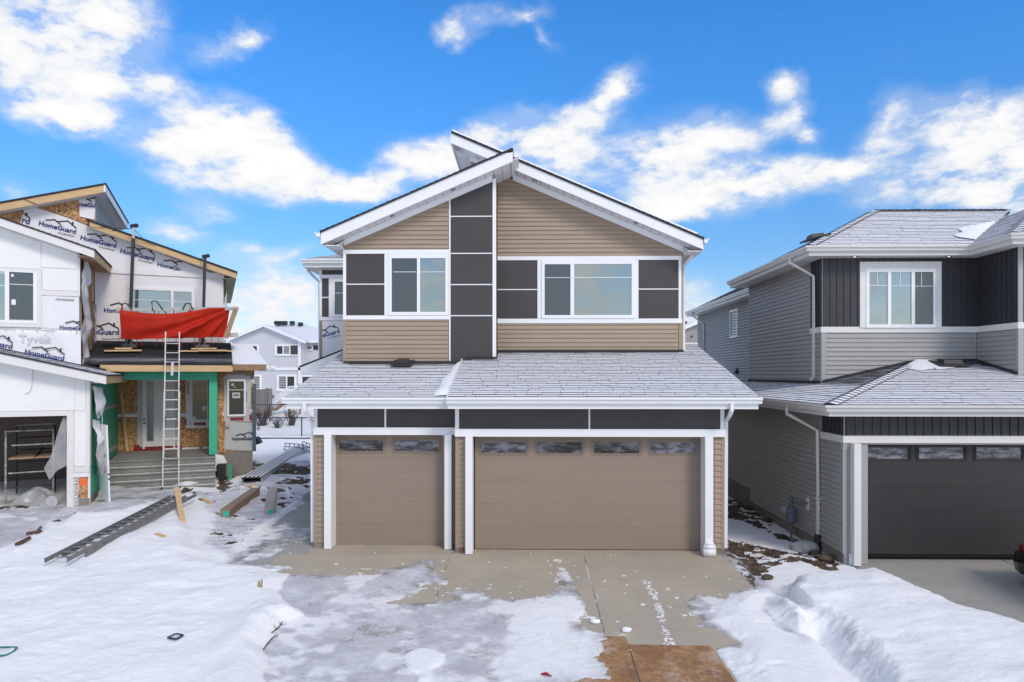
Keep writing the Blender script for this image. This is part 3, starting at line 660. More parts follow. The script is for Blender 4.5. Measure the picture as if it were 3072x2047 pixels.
    for nm, A in (('white', white), ('dirt', dirt), ('ice', ice), ('thin', thin_a)):
        a = me.attributes.new(nm, 'FLOAT', 'POINT'); a.data.foreach_set('value', A.reshape(-1).astype(np.float32))
    m, t, p, n, l, nz, mixc, ma, rng, attr, bump = shader('snow_and_soil')
    w = ma('ADD', attr('white'), ma('MULTIPLY', ma('SUBTRACT', nz(7, 6, .7), .5), .45)); w = rng(w, .15, .75)
    old = mixc(rng(nz(2.2, 6, .7), .35, .70), (.52, .515, .55), (.74, .74, .785))
    old = mixc(ma('MULTIPLY', rng(nz(1.1, 5, .6), .56, .74), .5), old, (.42, .36, .29))
    old = mixc(ma('MULTIPLY', rng(nz(11, 5, .75), .60, .70), .7), old, (.19, .17, .16))
    old = mixc(ma('MULTIPLY', rng(ma('ADD', nz(1.7, 5, .65), ma('MULTIPLY', nz(26, 4, .7), .35)), .74, .86), .7), old, (.30, .25, .195))
    old = mixc(ma('MULTIPLY', attr('thin'), rng(nz(4.5, 5, .7), .36, .60)), old, (.255, .232, .20))
    clean = mixc(ma('MULTIPLY', rng(nz(.8, 4), .55, .75), .35), (.90, .90, .905), (.83, .81, .775))
    c = mixc(w, old, clean)
    soil = mixc(rng(nz(6, 6, .7), .35, .65), (.055, .036, .022), (.16, .115, .078))
    c = mixc(rng(ma('ADD', attr('dirt'), ma('MULTIPLY', ma('SUBTRACT', nz(16, 5, .7), .5), .8)), .35, .6), c, soil)
    l(c, p.inputs['Base Color'])
    r = mixc(attr('ice'), (.75, .75, .75), (.36, .36, .36)); l(r, p.inputs['Roughness']); p.inputs['Specular IOR Level'].default_value = .3
    h = ma('ADD', ma('ADD', ma('MULTIPLY', nz(22, 5, .7), .6), nz(5, 4, .6)), ma('MULTIPLY', nz(150, 3, .7), .25)); bump(h, .6, .05)
    me.materials.append(m)
    o = bpy.data.objects.new('ground', me); COL.objects.link(o); tag(o, kind='structure')
    global GH; GH = Z
    return o
def gh(x, y):
    """Height of the finished ground (snow included)."""
    i = int(np.clip(np.searchsorted(gx, x), 1, len(gx) - 1)); j = int(np.clip(np.searchsorted(gy, y), 1, len(gy) - 1))
    fx = (x - gx[i - 1]) / (gx[i] - gx[i - 1]); fy = (y - gy[j - 1]) / (gy[j] - gy[j - 1])
    return float((GH[j - 1, i - 1] * (1 - fx) + GH[j - 1, i] * fx) * (1 - fy) + (GH[j, i - 1] * (1 - fx) + GH[j, i] * fx) * fy)
def GS(u, v):
    """Pixel to a point on the finished ground."""
    z = 0.0
    for _ in range(16):
        p = atz(u, v, z)
        if p.y > 60: break
        z = .5 * z + .5 * gh(p.x, p.y)
    p.z = gh(p.x, p.y); return p
build_ground()

# concrete slabs of the two drives, each bay a piece of its own with a tooled joint between
def slab_piece(parent, poly, m, th=.14, name='concrete_slab'):
    b = MB(); n = len(poly); top = [Vector((x, y, zz)) for x, y, zz in poly]
    b.prism(top, (0, 0, -th)); return b.build(name, m, parent)
def concrete_mat(name, base, warm):
    m, t, p, n, l, nz, mixc, ma, rng, attr, bump = shader(name)
    c = mixc(rng(nz(.7, 5, .65), .35, .68), base, warm)
    c = mixc(ma('MULTIPLY', rng(nz(3.2, 6, .7, (.5, 1.6, 1)), .55, .75), .45), c, tuple(x * .72 for x in base))
    c = mixc(ma('MULTIPLY', rng(nz(1.6, 5, .7), .62, .76), .55), c, (.27, .19, .115))
    c = mixc(ma('MULTIPLY', rng(nz(30, 3), .70, .76), .5), c, (.62, .60, .57))
    l(c, p.inputs['Base Color']); p.inputs['Roughness'].default_value = .8; p.inputs['Specular IOR Level'].default_value = .25
    bump(nz(80, 4), .22); return m
M['drive'] = concrete_mat('driveway_concrete', (.40, .350, .280), (.46, .395, .305)); M['driveg'] = concrete_mat('grey_driveway_concrete', (.33, .325, .30), (.38, .365, .33))
dv = thing('driveway', None, None, (0, 11, 0)); tag(dv, kind='structure')
def zd(y): return -.067 * max(0.0, 14 - y)
def bay(x0, y0, x1, y1, m=M['drive'], par=dv, f=zd, g=.012, dx0=0, dx1=0):
    slab_piece(par, [(x0 + g + dx0, y0 + g, f(y0) + .001), (x1 - g + dx1, y0 + g, f(y0) + .001), (x1 - g, y1 - g, f(y1) + .001), (x0 + g, y1 - g, f(y1) + .001)], m)
for x0, x1, d0, d1 in ((-5.05, -1.52, .1, .0), (-1.52, 1.22, 0, 0), (1.22, 4.22, 0, -.25)):
    for y0, y1 in ((9.75, 12.2), (12.2, 14.0)): bay(x0, y0, x1, y1, dx0=d0 if y1 < 13 else 0, dx1=d1 if y1 < 13 else 0)
    bay(x0, 7.4, x1, 9.75, dx0=d0, dx1=d1)
for x0, x1 in ((-4.5, -1.5), (-1.47, 4.15)): bay(x0, 14.0, x1, 14.9)
slab_piece(dv, [(-5.05, 14.0, .001), (-4.52, 14.0, .001), (-4.52, 17.2, .001), (-6.25, 17.2, .001), (-5.95, 12.9, zd(12.9)), (-5.07, 12.25, zd(12.25))], M['driveg'])
slab_piece(dv, [(-6.27, 17.23, .001), (-4.52, 17.23, .001), (-4.52, 19.9, .001), (-6.45, 19.9, .001)], M['driveg'])
b_ = MB(); b_.box(-6.5, 19.92, -.1, -4.52, 21.4, .17); tag(b_.build('entry_slab', M['concg']), kind='structure')
def zr(y): return -.10 - .067 * max(0.0, 13.9 - y)
drr = thing('neighbour_driveway', None, None, (9.5, 10, -.1)); tag(drr, kind='structure')
for x0, x1 in ((6.52, 9.85), (9.85, 13.2)):
    for y0, y1 in ((7.0, 9.6), (9.6, 11.95), (11.95, 14.6)): bay(x0, y0, x1, y1, M['driveg'], drr, zr)
# strand-board sheets laid over the foot of the drive
def lying_sheet(poly_px, label):
    P = [G(u, v) for u, v in poly_px]; b = MB(); b.prism([Vector((p.x, p.y, zd(p.y) + .006)) for p in P], (0, 0, .016))
    tag(b.build('osb_sheet', M['osbw']), label, 'board', 'strand boards lying across the foot of the driveway')
lying_sheet([(1738,1908),(1878,1916),(1921,2075),(1742,2075)], 'strand board half under snow and tyre tracks, beside the longer bare one')
lying_sheet([(1886,1938),(2133,1942),(2222,2075),(1928,2075)], 'wet brown strand board laid across the driveway foot, mostly bare of snow')

# ================================================================ the middle house (tan siding)
def FY(Yp): return lambda a, z, o: Vector((a, Yp - o, z))
def RX(u0, v0, u1, v1, Yp):
    """Pixel rectangle on the plane y = Yp -> (x0, z0, x1, z1)."""
    um, vm = (u0 + u1) / 2, (v0 + v1) / 2
    return (at(u0, vm, Yp).x, at(um, v1, Yp).z, at(u1, vm, Yp).x, at(um, v0, Yp).z)
H = thing('tan_house', 'two storey house with tan siding, dark panels and two taupe garage doors', 'house', (0, 14.2, 0))
Y2, Y1, YL, YR = 14.2, 14.55, 17.04, 17.85
XL, XB, XR = at(942, 1350, Y1).x, at(1366, 1350, Y2).x, at(2172, 1350, Y2).x
XC = at(1489, 900, YL).x                                     # right edge of the panel column
SH = [M['sh_frost'], M['sh_edge']]
# walls behind the cladding (solid, door openings left free)
d2 = RX(1414, 1306, 2118, 1653, 14.46); d1 = RX(996, 1302, 1334, 1642, 14.82)
def wall(parent, boxes, m, name='wall'):
    b = MB()
    for q in boxes: b.box(*q)
    return b.build(name, m, parent)
wall(H, [(XB, Y2, .0, d2[0], 14.5, 3.05), (d2[2], Y2, .0, XR, 14.5, 3.05), (d2[0], Y2, d2[3], d2[2], 14.5, 3.05), (XB, 14.5, 0, XB + .15, 15.2, 3.05),
         (XL, Y1, .0, d1[0], 14.9, 3.03), (d1[2], Y1, .0, XB, 14.9, 3.03), (d1[0], Y1, d1[3], d1[2], 14.9, 3.03)], M['tantrim'], 'garage_wall')
wall(H, [(XL, 14.9, 0, XL + .15, 30, 3.0), (XR - .15, 14.5, 0, XR, 30, 3.0), (XL + .15, 29.8, 0, XR - .15, 30, 3.0)], M['tan'], 'side_wall')
# upper volume: gable-topped front walls with the rest of the house behind
ZE_L, ZE_R, XRG, ZRG = at(962.5, 700, 16.5).z, at(2110, 719, 17.3).z, -.28, 9.12
XEL, XER = at(962.5, 700, 16.5).x, at(2110, 719, 17.3).x
sL = (ZRG - ZE_L) / (XRG - XEL); sR = (at(1538, 477.7, 17.3).z - ZE_R) / (XER - at(1538, 477.7, 17.3).x)
def zl(x): return ZE_L + sL * (x - XEL)
def zr_(x): return ZE_R + sR * (XER - x)
XHI = at(1355, 404, 17.3).x                                  # high end of the right roof plane
def upper(poly, Yf, Yb, m):
    b = MB(); b.prism([(x, Yf, z) for x, z in poly], (0, Yb - Yf, 0)); b.build('upper_wall', m, H)
uR = 4.13
upper([(XL, 3.6), (XC, 3.6), (XC, zl(XC) - .36), (XL, zl(XL) - .36)], YL, YR - .01, M['dark'])
upper([(XL, 3.6), (uR, 3.6), (uR, zr_(uR) - .36), (-1.40, zr_(-1.40) - .36), (-1.40, zl(-1.40) - .36), (XL, zl(XL) - .36)], YR, 30, M['tan'])
fl, fr_ = FY(YL), FY(YR)
# upper left front
EX = .1143
def rect(u0, v0, u1, v1, Yp): return RX(u0, v0, u1, v1, Yp)
a0, z0_, a1, z1_ = rect(1039, 748.5, 1347, 749, YL)
planks(H, M['tan'], [(a0, z0_), (a1, z0_), (a1, zl(a1) - .40), (a0, zl(a0) - .40)], fl, EX, z0_ + .02)
r = rect(1039, 959.7, 1346, 1091, YL); planks(H, M['tan'], [(r[0], r[1]), (r[2], r[1]), (r[2], r[3]), (r[0], r[3])], fl, EX, r[1] + .03)
trims(H, fl, [rect(1030, 731, 1039.5, 749, YL), rect(1030, 959.5, 1040, 1092, YL)], M['tantrim'], 0, .024, 'corner_trim')
trims(H, fl, [rect(1030, 749.8, 1347.5, 762, YL), rect(1030, 946.8, 1347.5, 959.2, YL)], M['white'], 0, .036, 'band_trim')
trims(H, fl, [rect(1030, 762.2, 1039, 946.5, YL), rect(1154, 762.2, 1166, 946.5, YL)], M['white'], 0, .030, 'vertical_trim')
trims(H, fl, [rect(1039.3, 762.4, 1153.7, 851.6, YL), rect(1039.3, 855, 1153.7, 946.4, YL)], M['dark'], 0, .014, 'fibre_panel')
trims(H, fl, [rect(1039.3, 851.8, 1153.7, 854.8, YL)], M['white'], 0, .018, 'panel_joint_strip')
def wpx(fm, Yp, o, panes, munt, gm, fmat=M['white'], par=H, **k):
    return window(par, fm, rect(*o, Yp), [rect(*p, Yp) for p in panes], fmat, gm, [rect(*q, Yp) for q in munt], **k)
wpx(fl, YL, (1166.2, 762.4, 1347, 946.4), [(1176, 776, 1252, 936.7), (1261, 776, 1337, 936.7)], [(1181, 816, 1249, 817.6), (1262, 816, 1336, 817.6)], ['screen', 'glass'])
# tall column of dark panels
zc = [650, 761, 854.5, 947.7]
c0, c1 = at(1352.3, 800, YL).x, at(1477.6, 800, YL).x
zz = [at(1415, v, YL).z for v in zc]; zb = at(1415, 1093, YL).z
pz = [(zb, zz[3] - .013), (zz[3] + .013, zz[2] - .013), (zz[2] + .013, zz[1] - .013), (zz[1] + .013, zz[0] - .013)]
for q in pz: trims(H, fl, [(c0, q[0], c1, q[1])], M['dark'], 0, .020, 'fibre_panel')
b = MB(); b.polyslab(fl, [(c0, zz[0] + .013), (c1, zz[0] + .013), (c1, zl(c1) - .40), (c0, zl(c0) - .40)], 0, .020); b.build('fibre_panel', M['dark'], H)
for z in zz: trims(H, fl, [(c0, z - .0125, c1, z + .0125)], M['white'], 0, .024, 'panel_joint_strip')
for u0, u1, vb in ((1347.6, 1352, 1092), (1478, 1488.6, 1086)):
    q0, q1 = at(u0, 800, YL).x, at(u1, 800, YL).x; b = MB(); b.polyslab(fl, [(q0, at(u0, vb, YL).z), (q1, at(u0, vb, YL).z), (q1, zl(q1) - .34), (q0, zl(q0) - .34)], 0, .045); b.build('vertical_trim', M['white'], H)
# upper right front
r = rect(1489, 769.5, 2034, 770, YR)
planks(H, M['tan'], [(XC, r[1]), (r[2], r[1]), (r[2], zr_(r[2]) - .40), (XRG + .02, zr_(XRG + .02) - .36), (XC, zl(XC) - .25)], fr_, EX, r[1] + .0)
r = rect(1489, 971, 2034, 1056, YR); planks(H, M['tan'], [(XC, r[1]), (r[2], r[1]), (r[2], r[3]), (XC, r[3])], fr_, EX, r[1] + .02)
trims(H, fr_, [rect(2034.3, 742, 2043, 769.4, YR), rect(2036, 970.8, 2045, 1057, YR)], M['tantrim'], 0, .024, 'corner_trim')
trims(H, fr_, [rect(1488.5, 769.5, 2043.5, 781, YR), rect(1488.5, 956.6, 2045, 970.3, YR)], M['white'], 0, .036, 'band_trim')
trims(H, fr_, [rect(1612.4, 781.2, 1624.4, 956.2, YR), rect(1902.8, 781.2, 1914.8, 956.2, YR), rect(2035.2, 781.2, 2043.4, 956.2, YR)], M['white'], 0, .030, 'vertical_trim')
trims(H, fr_, [rect(1489, 781.4, 1612, 867.6, YR), rect(1489, 871, 1612, 956, YR), rect(1915.2, 781.4, 2035, 866, YR), rect(1915.2, 869.6, 2035, 956, YR)], M['dark'], 0, .014, 'fibre_panel')
trims(H, fr_, [rect(1489, 867.9, 1612, 870.7, YR), rect(1915.2, 866.3, 2035, 869.3, YR)], M['white'], 0, .018, 'panel_joint_strip')
wpx(fr_, YR, (1624.6, 781.4, 1902.5, 956), [(1633.7, 794, 1711, 946), (1722, 794, 1894, 946)], [(1636, 833, 1709, 834.6), (1723, 832.6, 1893, 834.4)], ['screen', 'glass'])
# roofs: left slope, and the right slope that runs on past the ridge as a high overhanging plane
up_l = Vector((1, 0, sL)); up_r = Vector((-1, 0, sR))
def roofplane(parent, x0, x1, zf, y0, y1, th=.05): return [(x0, y0, zf(x0)), (x1, y0, zf(x1)), (x1, y1, zf(x1)), (x0, y1, zf(x0))]
pl_ = roofplane(H, XEL - .02, XRG, zl, 16.46, 30.4); roof_shingles(H, [(p[0], p[1], p[2] + .045) for p in pl_], (0, -1, 0), up_l, SH, count=0, expo=.16)
pr_ = roofplane(H, XER + .02, XHI, zr_, 17.26, 30.4); roof_shingles(H, [(p[0], p[1], p[2] + .045) for p in pr_], (0, 1, 0), up_r, SH, count=0, expo=.16)
def rake(x0, x1, zf, Yf, h=.25, m=M['white'], name='rake_fascia', th=.03):
    b = MB(); b.prism([(x0, Yf, zf(x0) - h), (x1, Yf, zf(x1) - h), (x1, Yf, zf(x1)), (x0, Yf, zf(x0))], (0, th, 0)); return b.build(name, m, H)
b = MB(); xa = at(1512, 465, 16.5).x
b.prism([(XEL, 16.5, zl(XEL) - .27), (XRG, 16.5, zl(XRG) - .27), (XRG, 16.5, zl(XRG) - .05), (xa, 16.5, zl(xa) + .02), (XEL, 16.5, zl(XEL) + .02)], (0, .03, 0)); b.build('rake_fascia', M['white'], H)
rake(XER, XHI, zr_, 17.3, .25)
def strip_soffit(x0, x1, zf, dz, Yf, Yb, name='soffit'):
    """Vented soffit in short panels along the slope."""
    n = max(2, int(abs(x1 - x0) / .20)); w = (x1 - x0) / n; b = MB(); dk = MB()
    for i in range(n):
        p, q = x0 + i * w + .012 * (1 if w > 0 else -1), x0 + (i + 1) * w
        b.prism([(p, Yf, zf(p) - dz), (q, Yf, zf(q) - dz), (q, Yb, zf(q) - dz), (p, Yb, zf(p) - dz)], (0, 0, .02))
    dk.prism([(x0, Yf, zf(x0) - dz + .024), (x1, Yf, zf(x1) - dz + .024), (x1, Yb, zf(x1) - dz + .024), (x0, Yb, zf(x0) - dz + .024)], (0, 0, .01)); tag(b.build(name, M['soffit'], H), kind='stuff'); dk.build('soffit_backing', M['meter'], H)
strip_soffit(XEL + .02, XRG + .14, zl, .235, 16.53, YR + .1); strip_soffit(XER - .02, XHI + .03, zr_, .225, 17.33, YR + .02)
b = MB(); b.prism([(XHI, 17.33, zr_(XHI) - .225), (-1.40, 17.33, zr_(-1.4) - .225), (-1.40, 30.3, zr_(-1.4) - .225), (XHI, 30.3, zr_(XHI) - .225)], (0, 0, .015)); b.build('soffit', M['soffit'], H)
b = MB(); b.box(XHI - .03, 17.3, zr_(XHI) - .25, XHI - .001, 30.4, zr_(XHI)); b.build('ridge_fascia', M['white'], H)
b = MB(); b.prism([(XRG - .03, 16.53, zl(XRG) - .27), (XRG - .03, 17.29, zl(XRG) - .27), (XRG - .03, 17.29, zl(XRG) - .03), (XRG - .03, 16.53, zl(XRG) - .03)], (.03, 0, 0)); b.build('ridge_fascia', M['white'], H)
# frieze boards under the soffits
def frieze(x0, x1, zf, fm, top, h=.125):
    b = MB(); b.polyslab(fm, [(x0, zf(x0) - top - h), (x1, zf(x1) - top - h), (x1, zf(x1) - top), (x0, zf(x0) - top)], 0, .040); b.build('frieze_board', M['white'], H)
frieze(XL, at(1477, 700, YL).x, zl, fl, .24, .15); frieze(uR, XRG - .02, zr_, fr_, .23, .155); frieze(XRG - .4, -1.42, zr_, fr_, .23, .12)
for u, v in ((1087, 729), ):
    b = MB(); b.box(XL - .36, YL - .5, zl(XEL) - .30, XL, YL, zl(XEL) - .28); b.box(XL - .36, YL, zl(XEL) - .30, XL, 30.2, zl(XEL) - .28); b.build('eave_soffit', M['soffit'], H)
    b = MB(); b.prism([(XL - .38, YL - .02, zl(XEL) - .285), (XL, YL - .02, zl(XEL) - .285), (XL, YL - .02, zl(XL) - .25)], (0, .02, 0)); b.build('eave_return', M['white'], H)
b = MB(); b.box(uR, YR - .5, zr_(XER) - .29, uR + .38, 30.2, zr_(XER) - .27); b.build('eave_soffit', M['soffit'], H)
b = MB(); b.prism([(uR + .38, YR - .02, zr_(XER) - .275), (uR, YR - .02, zr_(XER) - .275), (uR, YR - .02, zr_(uR) - .24)], (0, .02, 0)); b.build('eave_return', M['white'], H)
def gutter(parent, pts, m=M['white'], name='gutter', w=.12, h=.125):
    """K-style gutter: pts along the back top edge; outward is to the right of the run."""
    b = MB()
    prof = [(0, 0), (0, -h), (w * .6, -h), (w * .72, -h * .55), (w, -h * .35), (w, 0), (w - .012, 0), (w - .012, -.03), (.012, -.04), (.012, 0)]
    outs = []
    P = [Vector(p) for p in pts]
    for i, p in enumerate(P):
        ds = []
        if i > 0: ds.append((P[i] - P[i - 1]).normalized())
        if i < len(P) - 1: ds.append((P[i + 1] - P[i]).normalized())
        ns = [Vector((d.y, -d.x, 0)).normalized() for d in ds]; n = sum(ns, Vector()) / len(ns); n = n / max(.3, n.dot(ns[0])) if n.length > 0 else ns[0]
        outs.append(n)
    k = len(prof); vs = [P[i] + outs[i] * q[0] + Vector((0, 0, q[1])) for i in range(len(P)) for q in prof]
    fs = [(i * k + j, (i + 1) * k + j, (i + 1) * k + (j + 1) % k, i * k + (j + 1) % k) for i in range(len(P) - 1) for j in range(k)]
    fs += [tuple(range(k)), tuple(reversed(range((len(P) - 1) * k, len(P) * k)))]
    b.add(vs, fs); return b.build(name, m, parent)
gutter(H, [(XEL - .015, 30.3, ZE_L + .03), (XEL - .015, 16.45, ZE_L + .03)]); gutter(H, [(XER + .015, 17.25, ZE_R + .03), (XER + .015, 30.3, ZE_R + .03)])
b = MB(); b.box(XEL - .012, 16.53, ZE_L - .25, XEL, 30.3, ZE_L); b.box(XER, 17.33, ZE_R - .25, XER + .012, 30.3, ZE_R); b.build('eave_fascia', M['white'], H)
def downspout(parent, pts, m, w=.075, d=.06, name='downspout'):
    b = MB(); b.tube(pts, w * .62, 4); return b.build(name, m, parent)
downspout(H, [(XER + .05, 17.9, ZE_R - .09), (XER - .02, 17.95, ZE_R - .2), (uR + .06, 18.05, ZE_R - .55), (uR + .06, 18.05, 4.3)], M['white'])
def potlight(parent, p, nrm, r=.055):
    b = MB(); n = Vector(nrm).normalized(); a = n.cross(Vector((0, 1, 0))).normalized(); c = a.cross(n); k = 14
    ring = lambda rr, oo: [Vector(p) + n * oo + (a * math.cos(2 * math.pi * i / k) + c * math.sin(2 * math.pi * i / k)) * rr for i in range(k)]
    vs = ring(r, 0) + ring(r, .012) + ring(r * .72, .012) + ring(r * .72, .002)
    fs = [(j * k + i, j * k + (i + 1) % k, (j + 1) * k + (i + 1) % k, (j + 1) * k + i) for j in range(3) for i in range(k)]
    b.add(vs, fs); o = b.build('soffit_light', M['blackm'], parent)
    b = MB(); b.add(ring(r * .7, .006), [tuple(range(k))]); b.build('lens', M['gutter'], o)
for u, v in ((1176.5, 635), (1360, 560)):
    p = at(u, v, 16.78); potlight(H, (p.x, 16.78, zl(p.x) - .236), (sL, 0, -1))
for u, v in ((1606, 539), (1907, 665)):
    p = at(u, v, 17.56); potlight(H, (p.x, 17.56, zr_(p.x) - .226), (-sR, 0, -1))

# thin snow lying along the top of the right-hand slope
b = MB(); b.prism([(XER - .15, 17.27, zr_(XER - .15) + .062), (XHI + .02, 17.27, zr_(XHI + .02) + .062), (XHI + .02, 29, zr_(XHI + .02) + .062), (XER - .15, 29, zr_(XER - .15) + .062)], (0, 0, .038)); tag(b.build('roof_snow', M['snowobj']), 'thin snow cover on the long right roof slope of the tan house', 'snow', kind='stuff')

# garage roofs
PG = .25
def zg2(y): return at(1800, 1192, 13.68).z + PG * (y - 13.68)
def zg1(y): return at(1100, 1192.5, 14.03).z + PG * (y - 14.03)
XE2, XE1 = at(2279, 1195, 13.68).x, at(857, 1190, 14.03).x
XV = XB - .10
upg = (0, 1, PG)
def fr2(y0, yw): return lambda a, b_: 1.0 - .95 * float(np.clip(1 - (yw(XV + a) - y0 - b_ * .97) / .42, 0, 1))
roof_shingles(H, [(XV, 13.68, zg2(13.68)), (XE2, 13.68, zg2(13.68)), (XE2, 18.8, zg2(18.8)), (uR + .03, 18.8, zg2(18.8)), (uR + .03, YR - .02, zg2(YR - .02)), (XC + .02, YR - .02, zg2(YR - .02)), (XC + .02, YL - .06, zg2(YL - .06)), (XV, YL - .06, zg2(YL - .06))],
              (1, 0, 0), upg, SH, count=170, frost=fr2(13.68, lambda x: YL if x < XC else YR if x < uR else 99), wr=(.22, .80))
roof_shingles(H, [(XE1, 14.03, zg1(14.03)), (XV, 14.03, zg1(14.03)), (XV, YL - .06, zg1(YL - .06)), (XL - .03, YL - .06, zg1(YL - .06)), (XL - .03, 19.1, zg1(19.1)), (XE1 + .02, 19.1, zg1(19.1))],
              (1, 0, 0), upg, SH, count=120, frost=fr2(14.03, lambda x: YL if x - XV + XE1 > XL else 99), wr=(.3, 1.0))
b = MB(); b.prism([(XV - .03, 13.66, zg2(13.66) - .16), (XV - .03, YL - .06, zg2(YL) - .16), (XV - .03, YL - .06, zg2(YL) + .01), (XV - .03, 13.66, zg2(13.66) + .01)], (.028, 0, 0)); b.build('rake_fascia', M['white'], H)
b = MB(); b.prism([(XE2 - .03, 13.68, zg2(13.68) - .14), (XE2 - .03, 18.8, zg2(18.8) - .14), (XE2 - .03, 18.8, zg2(18.8) - .02), (XE2 - .03, 13.68, zg2(13.68) - .02)], (.028, 0, 0))
b.prism([(XE1, 14.03, zg1(14.03) - .14), (XE1, 19.1, zg1(19.1) - .14), (XE1, 19.1, zg1(19.1) - .02), (XE1, 14.03, zg1(14.03) - .02)], (.028, 0, 0)); b.build('rake_fascia', M['white'], H)
b = MB(); b.box(XC + .02, YR - .08, zg2(YR) - .02, uR, YR - .025, zg2(YR) + .05); b.box(XL, YL - .09, zg1(YL) - .02, XB, YL - .03, zg1(YL) + .05); b.box(XB, YL - .09, zg2(YL) - .02, XC, YL - .03, zg2(YL) + .05); b.build('wall_flashing', M['sh_edge'], H)
# eaves: fascia, gutter, soffit, downspouts
z2, z1 = zg2(13.68), zg1(14.03)
gutter(H, [(XV - .02, 13.66, z2 + .0), (XE2 + .02, 13.66, z2 + .0)]); gutter(H, [(XE1 - .04, 14.01, z1 + .0), (XV - .022, 14.01, z1 + .0)])
b = MB(); b.box(XV, 13.665, z2 - .235, XE2 - .03, 13.69, z2 - .03); b.box(XE1 + .03, 14.015, z1 - .235, XV - .032, 14.04, z1 - .03); b.build('eave_fascia', M['white'], H)
b = MB(); b.box(XV, 13.69, z2 - .232, XE2 - .03, Y2, z2 - .215); b.box(XR, Y2, z2 - .232, XE2 - .03, 18.7, z2 - .215); b.box(XE1 + .03, 14.04, z1 - .232, XV - .032, Y1, z1 - .215); b.box(XE1 + .03, Y1, z1 - .232, XL, 19, z1 - .215); b.build('soffit', M['soffit'], H)
p = at(2195, 1212, 13.62); q = at(2176, 1252, 14.2)
downspout(H, [(p.x, 13.6, z2 - .11), (p.x, 13.62, z2 - .26), (p.x - .01, 13.72, z2 - .36), (XR + .06, 14.25, z2 - .52), (XR + .06, 14.3, .1)], M['white'])
p = at(916, 1212, 14.0)
downspout(H, [(p.x, 13.95, z1 - .11), (p.x, 13.97, z1 - .27), (p.x + .03, 14.1, z1 - .38), (XL - .06, 14.62, z1 - .56), (XL - .06, 14.66, .1)], M['white'])
# garage fronts
f2, f1 = FY(Y2), FY(Y1)
trims(H, f2, [rect(1377.5, 1221, 1765, 1288, Y2), rect(1770.5, 1221, 2160, 1288, Y2)], M['dark'], 0, .016, 'fibre_panel')
trims(H, f2, [rect(1365.5, 1218, 1377.2, 1287.6, Y2), rect(1765.3, 1218, 1770.2, 1287.6, Y2), rect(2160.3, 1218, 2172, 1287.6, Y2)], M['white'], 0, .026, 'vertical_trim')
trims(H, f2, [rect(1364.8, 1288, 2176, 1310.6, 14.12)], M['white'], 0, .10, 'header_trim')
trims(H, f1, [rect(953.5, 1217, 1153.6, 1283, Y1), rect(1159.6, 1217, 1365, 1283, Y1)], M['dark'], 0, .016, 'fibre_panel')
trims(H, f1, [rect(942, 1215, 953.2, 1282.6, Y1), rect(1153.9, 1215, 1159.3, 1282.6, Y1)], M['white'], 0, .026, 'vertical_trim')
trims(H, f1, [rect(941, 1283, 1366, 1305, 14.47)], M['white'], 0, .10, 'header_trim')
def post(u0, u1, Yf, Yb, vt, name='door_post'):
    a, c = at(u0, 1500, Yf).x, at(u1, 1500, Yf).x; b = MB(); b.box(a, Yf, zd(Yf) + .012, c, Yb, at(u0, vt, Yf).z); return b.build(name, M['white'], H)
post(1396, 1417.4, 14.03, 14.42, 1310); pp = post(2116, 2140, 14.03, 14.42, 1310); post(972, 993, 14.40, 14.78, 1304.6); post(1333.6, 1354.6, 14.40, 14.78, 1304.6)
a, c = at(2110.5, 1650, 13.97).x, at(2147, 1650, 13.97).x; b = MB()
m_ = (a + c) / 2; rows = [(1, 1, .012), (1, 1, .16), (.86, .9, .24), (.66, .7, .29)]
for (s0, t0, h0), (s1, t1, h1) in zip(rows[:-1], rows[1:]):
    w = (c - a) / 2; y0, y1 = 13.93, 14.10
    lo = [(m_ - w * s0, y0 + .1 * (1 - t0), h0), (m_ + w * s0, y0 + .1 * (1 - t0), h0), (m_ + w * s0, y1, h0), (m_ - w * s0, y1, h0)]
    hi = [(m_ - w * s1, y0 + .1 * (1 - t1), h1), (m_ + w * s1, y0 + .1 * (1 - t1), h1), (m_ + w * s1, y1, h1), (m_ - w * s1, y1, h1)]
    b.add(lo + hi, [(0, 1, 5, 4), (1, 2, 6, 5), (2, 3, 7, 6), (3, 0, 4, 7), (4, 5, 6, 7), (3, 2, 1, 0)])
b.build('post_boot', M['white'], H, smooth=True)
# slivers of siding beside the posts
zb2 = .115
for (u0, u1, Yp, fm) in ((1378.5, 1396.5, Y2, f2), (2143, 2163, Y2, f2), (953, 972, Y1, f1), (1358, 1366, Y1, f1)):
    x0, x1 = at(u0, 1450, Yp).x, at(u1, 1450, Yp).x; zt_ = at(u0, 1310 if Yp == Y2 else 1305, Yp).z
    planks(H, M['tan'], [(x0, zb2), (x1, zb2), (x1, zt_), (x0, zt_)], fm, EX, zb2)
trims(H, f2, [(at(1366.5, 1450, Y2).x, zb2 - .02, at(1378.3, 1450, Y2).x, at(1372, 1310, Y2).z), (at(2163.2, 1450, Y2).x, zb2 - .02, XR, at(2168, 1310, Y2).z)], M['tantrim'], 0, .024, 'corner_trim')
trims(H, f1, [(XL, zb2 - .02, at(952.8, 1450, Y1).x, at(948, 1304, Y1).z)], M['tantrim'], 0, .024, 'corner_trim')
b = MB(); b.box(XB, Y2 - .012, -.05, d2[0] - .02, Y2 + .0, zb2 - .02); b.box(d2[2] + .02, Y2 - .012, -.05, XR, Y2, zb2 - .02); b.box(XL, Y1 - .012, -.05, d1[0] - .02, Y1, zb2 - .02); b.box(d1[2] + .02, Y1 - .012, -.05, XB, Y1, zb2 - .02); b.build('foundation', M['concd'], H)
# the number sprayed in red on the foundation
b = MB(); x0 = at(1374, 1650, Y2).x; put_text(b, f2, '21', x0, .005, .118, 0, .014, 0, .02); b.build('painted_number', M['redp'], H)
